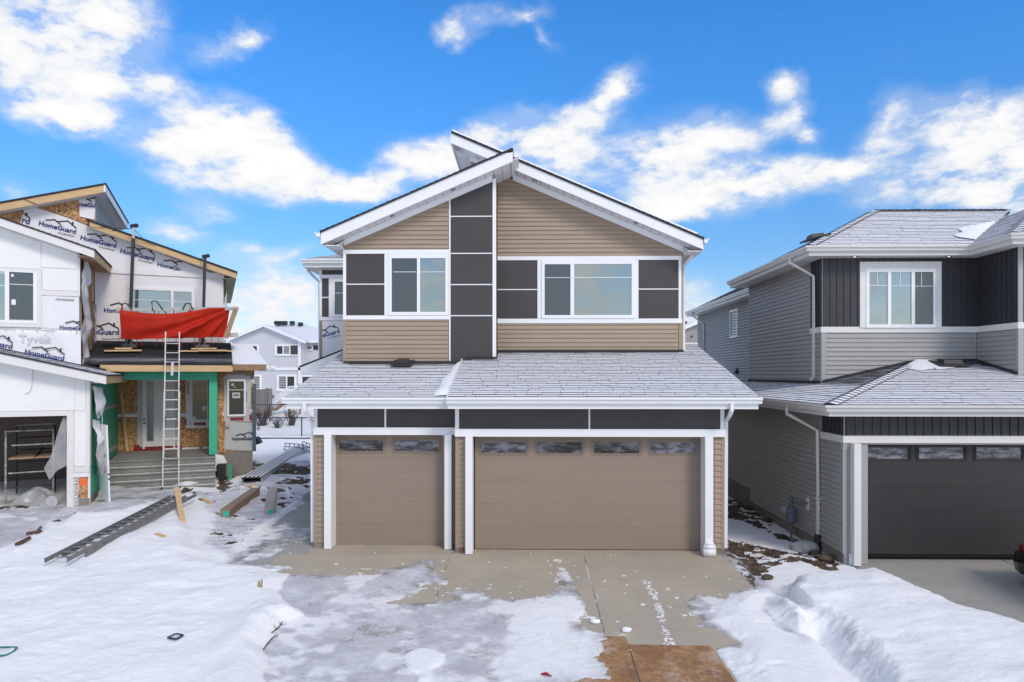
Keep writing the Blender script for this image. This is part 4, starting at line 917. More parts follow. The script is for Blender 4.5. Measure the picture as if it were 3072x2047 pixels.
# garage doors
def garage_door(parent, r, Yp, wins, m, gm, nsec=5, top_ratio=.2, label=None):
    fm = FY(Yp); x0, z0, x1, z1 = r
    b = MB(); b.slab(fm, x0 - .05, z0 - .03, x1 + .05, z1 + .05, -.06, -.045); d = b.build('garage_door', M['osbk'], parent)
    if label: d['label'] = label
    zs = [z0 + .035] + [z0 + .035 + (z1 - z0 - .035) * (1 - top_ratio) * k / (nsec - 1) for k in range(1, nsec)] + [z1]
    for k in range(nsec):
        q = (x0 + .006, zs[k] + (.0007 if k else 0), x1 - .006, zs[k + 1] - .0007); b = MB()
        if k == nsec - 1:
            P = [rect(*w, Yp) for w in wins]
            zlo, zhi = P[0][1], P[0][3]
            b.slab(fm, q[0], q[1], q[2], zlo, -.04, 0); b.slab(fm, q[0], zhi, q[2], q[3], -.04, 0)
            xs = [q[0]] + [c for p in P for c in (p[0], p[2])] + [q[2]]
            for i in range(0, len(xs), 2): b.slab(fm, xs[i], zlo, xs[i + 1], zhi, -.04, -.0005)
            for p in P:       # raised moulding round each light
                e = .05
                for s in ((p[0] - e, p[1] - e, p[2] + e, p[1] - e + .014), (p[0] - e, p[3] + e - .014, p[2] + e, p[3] + e), (p[0] - e, p[1] - e + .014, p[0] - e + .014, p[3] + e - .014), (p[2] + e - .014, p[1] - e + .014, p[2] + e, p[3] + e - .014),
                          (p[0] - .014, p[1] - .014, p[2] + .014, p[1]), (p[0] - .014, p[3], p[2] + .014, p[3] + .014), (p[0] - .014, p[1], p[0], p[3]), (p[2], p[1], p[2] + .014, p[3])): b.slab(fm, *s, .0005, .014)
        else:
            b.slab(fm, *q, -.04, -.0015); b.slab(fm, q[0], q[1] + .003, q[2], q[3] - .003, -.0015, 0)
        o = b.build('door_section', m, d)
    for i, w in enumerate(wins):
        b = MB(); b.slab(fm, *rect(*w, Yp), -.035, -.02); b.build('door_pane', M[gm[i % len(gm)]], d)
    return d
dd2 = (d2[0] + .07, d2[1], d2[2] - .07, d2[3])
garage_door(H, (at(1424, 1500, 14.45).x, d2[1], at(2107, 1500, 14.45).x, at(1760, 1309, 14.45).z), 14.45,
            [(1444, 1326, 1577, 1359.5), (1611, 1326, 1745, 1360), (1783, 1327, 1918, 1360), (1952, 1327, 2086, 1360)], M['taupe'], ['film2', 'film', 'film', 'film2'], label='wide taupe overhead door')
garage_door(H, (at(1006, 1500, 14.78).x, d1[1], at(1331, 1500, 14.78).x, at(1170, 1303, 14.78).z), 14.78, [(1018, 1321, 1149, 1353.5), (1184, 1321, 1316, 1353.5)], M['taupe'], ['film', 'film2'], label='narrow taupe overhead door')
# roof vent
def roof_vent(parent, p, w=.34, d=.30, h=.13, m=M['blackm'], ang=0.0):
    b = MB(); P = Vector(p); c, s = math.cos(ang), math.sin(ang)
    def q(x, y, z): return P + Vector((x * c - y * s, x * s + y * c, z))
    for (x0, y0, zz0, zz1, k) in ((w * .75, d * .8, -.03, .012, 1.0), (w / 2, d / 2, .012, h, .82)):
        lo = [q(-x0, -y0, zz0), q(x0, -y0, zz0), q(x0, y0, zz0 + .12), q(-x0, y0, zz0 + .12)] if k == 1.0 else [q(-x0, -y0, zz0), q(x0, -y0, zz0), q(x0, y0, zz0 + .06), q(-x0, y0, zz0 + .06)]
        hi = [q(-x0 * k, -y0 * k, zz1), q(x0 * k, -y0 * k, zz1), q(x0 * k, y0 * k, zz1 + (.12 if k == 1 else .03)), q(-x0 * k, y0 * k, zz1 + (.12 if k == 1 else .03))]
        b.add(lo + hi, [(0, 1, 5, 4), (1, 2, 6, 5), (2, 3, 7, 6), (3, 0, 4, 7), (4, 5, 6, 7), (3, 2, 1, 0)])
    return b.build('roof_vent', m, parent)
p = at(1209, 1112, 16.75); roof_vent(H, (p.x, 16.7, zg1(16.7) + .03))
# snow lying in the step between the two garage roofs
b = MB()
def dr(u, v):
    y = 14.06 + v * 2.75; wv = (.16 + .16 * math.sin(v * 2.2 + .9) + .03 * math.sin(v * 17)) * (1 - .35 * v); x = XV - .035 - wv * (1 - u)
    return Vector((x, y, zg1(y) + .02 + .10 * math.sin(u * math.pi / 2) ** .6 * (1 if 0 < v < 1 else .2)))
b.grid(dr, 6, 24); tag(b.build('roof_snow', M['snowobj'], None, smooth=True), 'strip of snow lying in the step between the two garage roofs', 'snow', kind='stuff')
# set-back left wing with the entry roof in front of it
YW = 21.4; fw = FY(YW); XW = at(959, 900, YW).x
wall(H, [(XW, YW, 0, XL, 29.9, at(960, 806, YW).z)], M['white2'], 'side_wing')
trims(H, fw, [rect(967, 811, 1032, 824.5, YW), rect(967, 836, 987, 891, YW), rect(967, 895, 987, 951, YW)], M['dark'], 0, .02, 'fibre_panel')
trims(H, fw, [rect(959.5, 811, 966.6, 951.5, YW), rect(987.3, 836, 998, 951.5, YW)], M['white'], 0, .035, 'vertical_trim')
trims(H, fw, [rect(959.5, 825, 1032, 835.6, YW), rect(958.5, 952, 1032, 962, YW)], M['white'], 0, .04, 'band_trim')
trims(H, fw, [rect(966.8, 891.5, 987, 894.5, YW)], M['white'], 0, .026, 'panel_joint_strip')
wpx(fw, YW, (998.3, 836, 1032, 951.4), [(1005.5, 846, 1031, 944)], [(1007, 879, 1030, 880.5)], ['screen'])
trims(H, fw, [rect(958.5, 962.5, 966, 1078, YW)], M['tantrim'], 0, .03, 'corner_trim')
trims(H, fw, [rect(966.5, 962.5, 1033, 1075, YW)], M['wrap'], 0, .012, 'housewrap_sheet')
pa = at(969, 1013, YW); logo(H, fw, 'eGuard', pa.x, pa.z, .56, .27, .015, full=9, start=3)
zw = at(960, 786, YW).z
gutter(H, [(at(905, 790, 20.95).x, 20.95, zw), (XL + .05, 20.95, zw)])
b = MB(); b.box(at(908, 790, 20.97).x, 20.97, zw - .24, XL, 21.0, zw - .03); b.build('eave_fascia', M['white'], H)
b = MB(); b.box(at(908, 790, 20.97).x, 21.0, zw - .235, XL, YW, zw - .215); b.box(at(908, 790, 20.97).x, YW, zw - .235, XW, 30, zw - .215); b.build('soffit', M['soffit'], H)
xe = at(903, 790, 20.95).x; roof_shingles(H, [(xe, 20.95, zw), (XL + .3, 20.95, zw), (XL + .3, 22.2, zw + .42), (xe + 1.25, 22.2, zw + .42)], (1, 0, 0), (0, 1, .336), SH, count=30)
b = MB(); b.prism([(xe, 20.95, zw), (xe + 1.25, 22.2, zw + .42), (xe + 1.25, 28, zw + .42), (xe, 28, zw)], (0, 0, -.04)); b.prism([(xe + 1.25, 22.2, zw + .42), (XL + .3, 22.2, zw + .42), (XL + .3, 28, zw + .42), (xe + 1.25, 28, zw + .42)], (0, 0, -.04)); b.build('roof_deck', M['sh_frost'], H)
downspout(H, [(xe + .1, 21.2, zw - .1), (xe + .12, 21.25, zw - .3), (XW - .06, 21.6, zw - .62), (XW - .06, 21.6, 1.2)], M['white'])
YP = 19.4; pA, pB = at(900, 1103, YP), at(1032, 1051, YP); pC = at(1032, 1075, YP); pD = at(904, 1124, YP)
b = MB(); b.prism([pA, pB, (pB.x, YP, pC.z - .25), (pA.x + 1.0, YP, pC.z - .32), (pD.x, YP, pD.z)], (0, .04, 0)); b.build('entry_fascia', M['white'], H)
b = MB(); b.prism([(pA.x - .03, YP - .02, pA.z + .01), (pB.x, YP - .02, pB.z + .01), (pB.x, YW, pB.z + .01), (pA.x - .03, YW, pA.z + .01)], (0, 0, .03)); b.build('entry_roof', M['sh_dark'], H)
wall(H, [(XW + .1, YW + .05, 0, XL, YW + .2, 3.6), (XW + .2, 21.2, .17, XW + .32, 21.32, 3.2)], M['white2'], 'entry_wall')

# ================================================================ the grey house on the right
K = thing('grey_house', 'two storey house with grey siding, black board siding and a dark garage door', 'house', (9.5, 13.9, -.1))
YF, YU, YB2 = 13.9, 17.35, 22.9
XG = at(2531, 1400, YF).x; XU = at(2466, 1050, YU).x; XU2 = at(2245, 1000, 26.7).x; XI = at(2930, 950, YU).x; YI = 15.9; XR2 = 14.6
kf, ku = FY(YF), FY(YU)
def FX(Xp): return lambda a, z, o: Vector((Xp - o, a, z))
ks, ks2, kg = FX(XU), FX(XU2), FX(XG)
ze2 = at(2500, 739, 16.9).z; zs2 = ze2 - .22
gd = (at(2585, 1500, 14.15).x, at(2900, 1669, 14.15).z, at(3288, 1500, 14.15).x, at(2800, 1331, 14.15).z)
wall(K, [(XG, YF, -.12, gd[0], 14.3, 3.0), (gd[2], YF, -.12, XR2, 14.3, 3.0), (gd[0], YF, gd[3], gd[2], 14.3, 3.0), (XG, 14.3, -.12, XG + .15, 27, 3.0), (XR2 - .15, 14.3, -.12, XR2, 27, 3.0)], M['greytrim'], 'garage_wall')
b = MB(); b.box(XU, YU, 3.2, XI, YB2, zs2); b.box(XI, YI, 3.2, XR2, YB2, zs2); b.box(XU2, YB2, -.1, XR2, 34.4, zs2); b.build('upper_wall', M['greytrim'], K)
def RK(u0, v0, u1, v1, Yp): return RX(u0, v0, u1, v1, Yp)
# garage front: black boards, header, siding sliver, post
q = RK(2533, 1243, 3330, 1306.5, YF); boards(K, M['batten'], [(XG + .02, q[1]), (XR2, q[1]), (XR2, q[3]), (XG + .02, q[3])], kf, .171, XG + .05)
boards(K, M['batten'], [(YF, q[1]), (YF + 1.0, q[1]), (YF + 1.0, q[3]), (YF, q[3])], kg, .171, YF + .03)
hz = RK(2529, 1308.6, 2700, 1329.6, YF - .05)
b = MB(); b.box(XG - .03, YF - .05, hz[1], XR2, YF, hz[3]); b.box(XG - .03, YF, hz[1], XG, YF + 1.02, hz[3]); b.build('header_trim', M['cream'], K)
r = RK(2542, 1330, 2560, 1668, YF); planks(K, M['grey'], [(r[0], r[1]), (r[2], r[1]), (r[2], hz[1]), (r[0], hz[1])], kf, EX, r[1])
trims(K, kf, [(XG, r[1] - .02, r[0] - .01, hz[1])], M['greytrim'], 0, .024, 'corner_trim')
zk = zr(13.7)
b = MB(); b.box(at(2563, 1500, 13.72).x, 13.72, zk + .01, at(2584, 1500, 13.72).x, 14.1, hz[1] - .002); b.build('door_post', M['cream'], K)
b = MB(); b.box(XG + .09, YF - .05, -.12, XG + .26, YF - .03, .10); b.build('loose_wrap', M['wrap'], K)
b = MB(); b.box(gd[2], 13.72, zk + .01, gd[2] + .14, 14.1, hz[1] - .002); b.build('door_post', M['cream'], K)
garage_door(K, gd, 14.15, [(2592, 1342.5, 2726, 1377), (2756, 1342.5, 2893, 1377), (2928, 1342.5, 3067, 1377), (3102, 1342.5, 3240, 1377)], M['darkdoor'], ['film2', 'film2', 'film2', 'film2'])
# long side wall of the garage: lap siding, stepped concrete below
zb3 = at(2400, 1542, atx(2400, 1542, XG).y).z
def ZS(u, v, X): return atx(u, v, X)
stp = ZS(2254, 1500, XG).y; za = ZS(2500, 1600, XG).z
zlo = ZS(2527.8, 1655, XG).z; zhi_ = ZS(2200, 1440, XG).z
zlo = -.1 + .22; zhi_ = ZS(2176, 1428, XG).z
planks(K, M['grey'], [(YF + .03, zlo), (YF + 1.02, zlo), (YF + 1.02, hz[1]), (YF + .03, hz[1])], kg, EX, zlo, .04)
planks(K, M['grey'], [(YF + 1.025, zlo), (stp, zlo), (stp, 3.0), (YF + 1.025, 3.0)], kg, EX, zlo, .04)
planks(K, M['grey'], [(stp + .002, zhi_), (26.5, zhi_), (26.5, 3.0), (stp + .002, 3.0)], kg, EX, zlo, .04)
b = MB(); b.box(XG - .012, YF - .02, -.6, XG, stp, zlo - .01); b.box(XG - .012, stp, -.6, XG, 27, zhi_ - .01); b.build('foundation', M['concd'], K)
trims(K, kg, [(YF - .024, zlo - .02, YF + .04, hz[1])], M['greytrim'], 0, .024, 'corner_trim')
b = MB(); p = ZS(2505, 1672, XG); put_text(b, lambda a, z, o: Vector((XG - o, a, z)), '61', p.y + .12, p.z - .03, -.26, 0, .016, 0, .02); b.build('painted_number', M['orange'], K)
# upper front: black boards above a pale band, grey siding below
kb = RK(2466, 981, 2600, 998, YU)
topb = zs2
boards(K, M['batten'], [(XU + .02, kb[3]), (XI, kb[3]), (XI, topb), (XU + .02, topb)], ku, .171, XU + .02)
wy = atx(2433, 900, XU).y
boards(K, M['batten'], [(YU, kb[3]), (wy, kb[3]), (wy, topb), (YU, topb)], ks, .171, YU + .02)
ki = FX(XI)
boards(K, M['batten'], [(YI, kb[3]), (YU, kb[3]), (YU, topb), (YI, topb)], ki, .171, YI + .02)
kif = FY(YI)
boards(K, M['batten'], [(XI, kb[3]), (XR2, kb[3]), (XR2, topb), (XI, topb)], kif, .171, XI + .02)
b = MB(); b.box(XU - .035, YU - .035, kb[1], XI - .035, YU, kb[3]); b.box(XU - .035, YU, kb[1], XU, wy, kb[3]); b.box(XI - .035, YI - .035, kb[1], XI, YU, kb[3]); b.box(XI, YI - .035, kb[1], XR2, YI, kb[3]); b.build('band_trim', M['cream'], K)
# lower roof (hipped skirt)
zeg = at(2600, 1216, 13.45).z; XGE = at(2487, 1216, 13.45).x; PK = .235
def zkf(y): return zeg + PK * (y - 13.45)
def zkl(x): return zeg + PK * (x - XGE)
zlow = zkl(XU)
planks(K, M['grey'], [(XU + .10, zlow - .05), (XI - .05, zlow - .05), (XI - .05, kb[1]), (XU + .10, kb[1])], ku, EX, kb[1] - 30 * EX - .02)
planks(K, M['grey'], [(YU + .09, zlow - .1), (YB2, zlow - .1), (YB2, kb[1] if wy > YB2 else kb[1]), (YU + .09, kb[1])], ks, EX, kb[1] - 30 * EX - .02)
planks(K, M['grey'], [(wy + .02, kb[1] + .001), (YB2, kb[1] + .001), (YB2, topb), (wy + .02, topb)], ks, EX, kb[1] - 30 * EX - .02)
planks(K, M['grey'], [(YI + .09, zlow), (YU - .03, zlow), (YU - .03, kb[1]), (YI + .09, kb[1])], ki, EX, kb[1] - 30 * EX - .02)
planks(K, M['grey'], [(XI + .09, zlow), (XR2, zlow), (XR2, kb[1]), (XI + .09, kb[1])], kif, EX, kb[1] - 30 * EX - .02)
planks(K, M['grey'], [(YB2 + .1, zlow - .6), (34.3, zlow - .6), (34.3, topb), (YB2 + .1, topb)], ks2, EX, kb[1] - 30 * EX - .02, .05)
trims(K, ks, [(YB2 - .10, zlow - .3, YB2 + .0, topb), (YU - .024, zlow - .05, YU + .085, kb[1])], M['greytrim'], 0, .026, 'corner_trim')
trims(K, ku, [(XU - .02, zlow - .05, XU + .095, kb[1]), (XI - .07, zlow, XI - .03, kb[1])], M['greytrim'], 0, .028, 'corner_trim')
trims(K, kif, [(XI - .02, zlow, XI + .085, kb[1]), (XI - .02, kb[3], XI + .085, topb)], M['greytrim'], 0, .028, 'corner_trim')
trims(K, ks2, [(34.2, zlow - .6, 34.4, topb)], M['greytrim'], 0, .026, 'corner_trim')
# window in the black boards, with a wide pale casing
cs = [RK(*q, YU) for q in ((2577, 787, 2594.5, 984), (2802, 787, 2820.5, 984), (2577, 786.5, 2820.5, 805.5))]
b = MB(); b.slab(ku, cs[0][0], cs[0][1], cs[0][2], cs[2][1], 0, .06); b.slab(ku, cs[1][0], cs[1][1], cs[1][2], cs[2][1], 0, .06); b.slab(ku, *cs[2], 0, .061); b.build('window_casing', M['cream'], K)
window(K, ku, RK(2594.6, 805.5, 2801.8, 984, YU), [RK(*p, YU) for p in ((2604, 818, 2659, 974), (2669, 818, 2730, 974), (2740, 818.5, 2795, 974))], M['white'], ['glass', 'glass', 'screen'],
       [RK(*p, YU) for p in ((2604, 857, 2658, 858.6), (2628, 818, 2629.6, 857), (2670, 858, 2729, 859.6), (2696, 818, 2697.6, 858), (2741, 859, 2794, 860.4), (2760, 819, 2761.4, 859))], d=.075, gd=.045)
# narrow frosted window and hooded vent on the rear wing
p0, p1 = atx(2192, 940, XU2 - .03), atx(2213, 1012, XU2 - .03); q0 = atx(2192, 935, XU2 - .03); z0w, z1w = atx(2202, 1014, XU2).z, atx(2202, 930, XU2).z
window(K, ks2, (p1.y - .05, z0w, p0.y + .05, z1w), [(p1.y + .03, z0w + .08, p0.y - .03, z1w - .08)], M['white'], ['glass'], d=.06)
p = atx(2212, 1114, XU2 - .03); b = MB(); b.prism([(XU2 - .02, p.y - .12, p.z - .1), (XU2 - .02, p.y + .12, p.z - .1), (XU2 - .02, p.y + .1, p.z + .14), (XU2 - .02, p.y - .1, p.z + .14)], (-.05, 0, 0), vecs=[Vector((-.16, 0, 0)), Vector((-.16, 0, 0)), Vector((-.03, 0, 0)), Vector((-.03, 0, 0))]); b.build('wall_vent', M['blackm'], K)
# lower roof shingles
nb_ = [0]
def frk(a, b_): return .95 - .9 * float(np.clip((b_ - 3.1) / .6, 0, 1)) * float(np.clip((a - 4.2) / 1.2, 0, 1))
hipd = (YU - 13.45)
roof_shingles(K, [(XGE, 13.45, zeg), (XR2 + .3, 13.45, zeg), (XR2 + .3, YU, zkf(YU)), (XGE + hipd, YU, zkf(YU))], (1, 0, 0), (0, 1, PK), SH, count=150, frost=frk, wr=(.25, .85))
roof_shingles(K, [(XGE, 26.5, zeg), (XGE, 13.45, zeg), (XGE + hipd, 13.45 + hipd, zkl(XGE + hipd)), (XU + .02, YU, zkl(XU)), (XU + .02, 26.5, zkl(XU))], (0, -1, 0), (1, 0, PK), SH, count=70, frost=lambda a, b_: 1.0 - .6 * float(np.clip((b_ - 1.3) / .3, 0, 1)), wr=(.25, .85))
def hip_caps(parent, p, q, w=.15, step=.2, name='hip_shingle'):
    p, q = Vector(p), Vector(q); d = (q - p); L = d.length; d.normalize(); s = d.cross(Vector((0, 0, 1))).normalized(); n = int(L / step)
    for i in range(n):
        a0_ = p + d * (i * step); a1_ = p + d * ((i + 1) * step + .03); b = MB(); dz0, dz1 = .055, .035
        vs = [a0_ + s * w - Vector((0, 0, .035)) + Vector((0, 0, dz0)), a0_ + Vector((0, 0, dz0)), a0_ - s * w - Vector((0, 0, .035)) + Vector((0, 0, dz0)),
              a1_ + s * w - Vector((0, 0, .035)) + Vector((0, 0, dz1)), a1_ + Vector((0, 0, dz1)), a1_ - s * w - Vector((0, 0, .035)) + Vector((0, 0, dz1))]
        lo = [v - Vector((0, 0, .016)) for v in vs]
        b.add(vs + lo, [(0, 1, 4, 3), (1, 2, 5, 4), (6, 9, 10, 7), (7, 10, 11, 8), (0, 6, 7, 1), (1, 7, 8, 2), (2, 8, 11, 5), (3, 9, 6, 0)], [0, 0, 0, 0, 1, 1, 1, 1], fr=1.0)
        b.build(name, SH, parent, frost=True)
hip_caps(K, (XGE, 13.45, zeg), (XGE + hipd - .05, 13.45 + hipd - .05, zkf(13.45 + hipd - .05)))
b = MB(); b.prism([(XGE + hipd, YU - .05, zkf(YU) + .0), (XI, YU - .05, zkf(YU)), (XI, YU - .05, zkf(YU) + .07), (XGE + hipd, YU - .05, zkf(YU) + .07)], (0, .02, 0))
b.prism([(XU, YU - .05, zkl(XU)), (XGE + hipd, YU - .05, zkf(YU)), (XGE + hipd, YU - .05, zkf(YU) + .07), (XU, YU - .05, zkl(XU) + .09)], (0, .02, 0))
b.prism([(XI - .05, YI, zkf(YI) - .02), (XI - .05, YU, zkf(YU)), (XI - .05, YU, zkf(YU) + .08), (XI - .05, YI, zkf(YI) + .08)], (.02, 0, 0)); b.box(XU - .05, YU, zkl(XU) - .03, XU - .03, YB2, zkl(XU) + .07); b.build('wall_flashing', M['sh_edge'], K)
p = at(2400 + 1535 / 3.5, 1100, 17.0); roof_vent(K, (p.x, 16.85, zkf(16.85) + .02), w=.5, d=.32)
gutter(K, [(XGE, 26.5, zeg + .0), (XGE, 13.45, zeg), (XR2 + .3, 13.45, zeg)], M['gutter'])
b = MB(); b.box(XGE + .002, 13.452, zeg - .22, XR2 + .3, 13.475, zeg - .03); b.box(XGE + .002, 13.475, zeg - .22, XGE + .025, 26.5, zeg - .03); b.build('eave_fascia', M['gutter'], K)
b = MB(); b.box(XGE + .025, 13.475, zeg - .215, XR2, YF, zeg - .2); b.box(XGE + .025, YF, zeg - .215, XG, 26.5, zeg - .2); b.build('soffit', M['gutter'], K)
pz_ = atx(2400, 1225, XGE)
yd = atx(2467, 1400, XG - .06).y; yd0 = atx(2397, 1225, XGE - .06).y
def dsp(pts): return downspout(K, pts, M['gutter'])
yd = 14.95
dsp([(XGE - .06, yd + .5, zeg - .1), (XGE - .05, yd + .5, zeg - .28), (XG - .07, yd, zeg - .62), (XG - .07, yd, .22)])
b = MB(); b.tube([(XG - .07, yd, -.3), (XG - .07, yd, .24)], .075, 8); b.build('drain_pipe', M['blackm'], K)
b = MB(); b.box(XG - .09, yd - .05, 1.0, XG, yd + .10, 1.03); b.build('pipe_strap', M['gutter'], K)
# upper hip roof, its forward bay on the right, and the rear wing
PU = .5
XUE, YUE = at(2427, 741, 16.9).x, 16.9; XIE, YIE = XI - .45, YI - .45
yb = YB2 + .45; dh = (yb - YUE) / 2; zr1 = ze2 + PU * dh; yr = YUE + dh
xr = 12.4
fru = lambda a, b_: 1.0
roof_shingles(K, [(XUE, YUE, ze2), (XIE, YUE, ze2), (XIE + dh, yr, zr1), (XUE + dh, yr, zr1)], (1, 0, 0), (0, 1, PU), SH, count=60, frost=fru, wr=(.3, .9))
roof_shingles(K, [(XUE, yb, ze2), (XUE, YUE, ze2), (XUE + dh, yr, zr1)], (0, -1, 0), (1, 0, PU), SH, count=0, frost=fru)
bw = 2.6; zr2 = ze2 + PU * bw
roof_shingles(K, [(XIE, YUE, ze2), (XIE, YIE, ze2), (XIE + bw, YIE + bw, zr2), (XIE + bw, YUE + bw, zr2)], (0, -1, 0), (1, 0, PU), SH, count=10, frost=fru)
roof_shingles(K, [(XIE, YIE, ze2), (XIE + 2 * bw, YIE, ze2), (XIE + bw, YIE + bw, zr2)], (1, 0, 0), (0, 1, PU), SH, count=10, frost=fru)
b = MB(); b.prism([(XIE + bw, YIE + bw, zr2), (XIE + bw, yr + .5, zr2), (XIE + 2 * bw, yr + .5, ze2), (XIE + 2 * bw, YIE, ze2)], (0, 0, -.05))
b.prism([(XUE + dh, yr, zr1), (XIE + dh, yr, zr1), (XIE + dh, yb, ze2), (XUE, yb, ze2)], (0, 0, -.05)); b.build('roof_deck', M['sh_frost'], K)
hip_caps(K, (XUE, YUE, ze2), (XUE + dh, yr, zr1)); hip_caps(K, (XUE + dh, yr, zr1), (XIE + dh, yr, zr1)); hip_caps(K, (XIE, YIE, ze2), (XIE + bw, YIE + bw, zr2))
p = at(2747, 632, 21.2); b = MB(); b.prism([(p.x - .5, 21.2, p.z - .3), (p.x + 3, 21.2, p.z - .3), (p.x + .1, 21.2, p.z + .05), (p.x - .1, 21.2, p.z + .05)], (0, 3, 0)); b.build('rear_roof', M['sh_frost'], K)
gutter(K, [(XUE, yb, ze2), (XUE, YUE, ze2), (XIE, YUE, ze2), (XIE, YIE, ze2), (XR2 + .6, YIE, ze2)], M['gutter'])
b = MB()
for (x0, y0, x1, y1) in ((XUE + .002, YUE + .002, XIE + .022, YUE + .022), (XUE + .002, YUE + .022, XUE + .022, yb), (XIE + .002, YIE + .002, XIE + .022, YUE), (XIE + .022, YIE + .002, XR2 + .6, YIE + .022)): b.box(x0, y0, ze2 - .23, x1, y1, ze2 - .03)
b.box(XUE + .022, yb - .02, ze2 - .23, XU + .5, yb, ze2 - .03); b.build('eave_fascia', M['gutter'], K)
b = MB(); b.box(XUE + .022, YUE + .022, ze2 - .222, XU + .05, yb, ze2 - .205); b.box(XU + .05, YUE + .022, ze2 - .222, XR2, YU + .05, ze2 - .205); b.box(XIE + .022, YIE + .022, ze2 - .222, XR2, YUE + .022, ze2 - .2055); b.build('soffit', M['gutter'], K)
b = MB()
for u in (2563, 2845):
    p = at(u, 767, 17.12); potlight(K, (p.x, 17.1, ze2 - .222), (0, 0, -1), .06)
for o in list(K.children):
    if o.name.startswith('soffit_light'):
        for c in o.children: c.data.materials[0] = M['lightdisc']
dsp([(XUE - .06, YUE + 1.05, ze2 - .1), (XUE - .05, YUE + 1.05, ze2 - .24), (XU - .06, YU + .36, ze2 - .62), (XU - .06, YU + .36, zkl(XU) + .18), (XU - .16, YU + .3, zkl(XU) + .10)])
p = atx(2418, 730, XUE + .5); roof_vent(K, (XUE + .55, YUE + .95, ze2 + PU * .55 + .05), w=.42, d=.34, h=.14, ang=-1.57)
# rear wing roof
XWE = XU2 - .45
b = MB(); b.prism([(XWE, 23.0, ze2), (XWE, 34.9, ze2), (XWE + 4, 31.0, ze2 + 2.0), (XWE + 4, 23.0, ze2 + 2.0)], (0, 0, -.05)); b.build('rear_roof_slope', M['sh_frost'], K)
gutter(K, [(XWE, 34.9, ze2), (XWE, 23.4, ze2)], M['gutter'])
b = MB(); b.box(XWE + .002, 23.4, ze2 - .23, XWE + .022, 34.9, ze2 - .03); b.box(XWE, 34.88, ze2 - .23, XR2, 34.9, ze2 - .03); b.build('eave_fascia', M['gutter'], K)
b = MB(); b.box(XWE + .022, 23.4, ze2 - .222, XU2 + .05, 34.88, ze2 - .205); b.build('soffit', M['gutter'], K)
p = atx(2195, 872, XWE + 1.3); roof_vent(K, (XWE + .8, 28.2, ze2 + .45), w=.42, d=.34, h=.14, ang=-1.57)
dsp([(XWE - .06, 33.5, ze2 - .1), (XWE - .03, 33.5, ze2 - .3), (XU2 - .07, 33.0, ze2 - .75), (XU2 - .07, 33.0, 2.0)])
# snow settled in the valley of the upper roof and at the hip of the lower one
b = MB()
def ds1(u, v):
    a = XIE - .75 * (1 - u) * math.sin(math.pi * min(1, v * 1.05)) ** .8 * (1 + .25 * math.sin(v * 11)); y = YUE + .35 + v * 1.5
    return Vector((min(a + (y - YUE), XIE + (y - YUE) + .05), y, ze2 + PU * (y - YUE) + .05 + .05 * math.sin(math.pi * u)))
b.grid(ds1, 8, 14); tag(b.build('roof_snow', M['snowobj'], smooth=True), 'white patch of snow in the valley of the grey hip roof', 'snow', kind='stuff')
b = MB()
def ds2(u, v):
    a = XGE + hipd - .7 + 1.5 * u * (1 - .35 * v * abs(math.sin(u * 7))); y = YU - .08 - v * 1.0 * (1 - .6 * abs(u - .35)) * (1 + .15 * math.sin(u * 11))
    return Vector((max(a, XGE + (y - 13.45)), y, zkf(y) + .03 + .05 * (1 - v) * math.sin(math.pi * u)))
b.grid(ds2, 14, 10); tag(b.build('roof_snow', M['snowobj'], smooth=True), 'snow drift at the top of the grey garage roof, against the wall', 'snow', kind='stuff')

# gas meter on the side wall
p = atx(2374, 1545, XG - .25); mt_ = thing('gas_meter', 'grey gas meter with its pipes on the shaded side wall', 'meter', (XG - .25, p.y, 0))
b = MB(); b.tube([(XG - .25, p.y, p.z - .20), (XG - .25, p.y, p.z - .14), (XG - .25, p.y, p.z + .12), (XG - .25, p.y, p.z + .18)], [.08, .12, .12, .08], 12); b.build('body', M['meter'], mt_)
b = MB(); b.tube([(XG - .25, p.y, p.z + .16), (XG - .25, p.y, p.z + .32), (XG - .25, p.y - .35, p.z + .34), (XG - .02, p.y - .38, p.z + .34)], .028, 8); b.build('pipe', M['meter'], mt_); b = MB(); b.tube([(XG - .25, p.y, p.z - .2), (XG - .25, p.y, -.3)], .025, 8); b.build('pipe', M['meter'], mt_)
b = MB(); b.tube([(XG - .38, p.y + .1, p.z + .10), (XG - .36, p.y + .02, p.z + .10)], .075, 10); b.build('regulator', M['alum'], mt_)
b = MB(); b.box(XG - .035, p.y - .46, p.z + .20, XG - .02, p.y - .30, p.z + .48); b.build('wall_plate', M['white'], mt_)
b = MB(); b.tube([(XG - .25, p.y, p.z + .25), (XG - .25, p.y, p.z + .42)], .05, 8); b.build('valve', M['meter'], mt_)
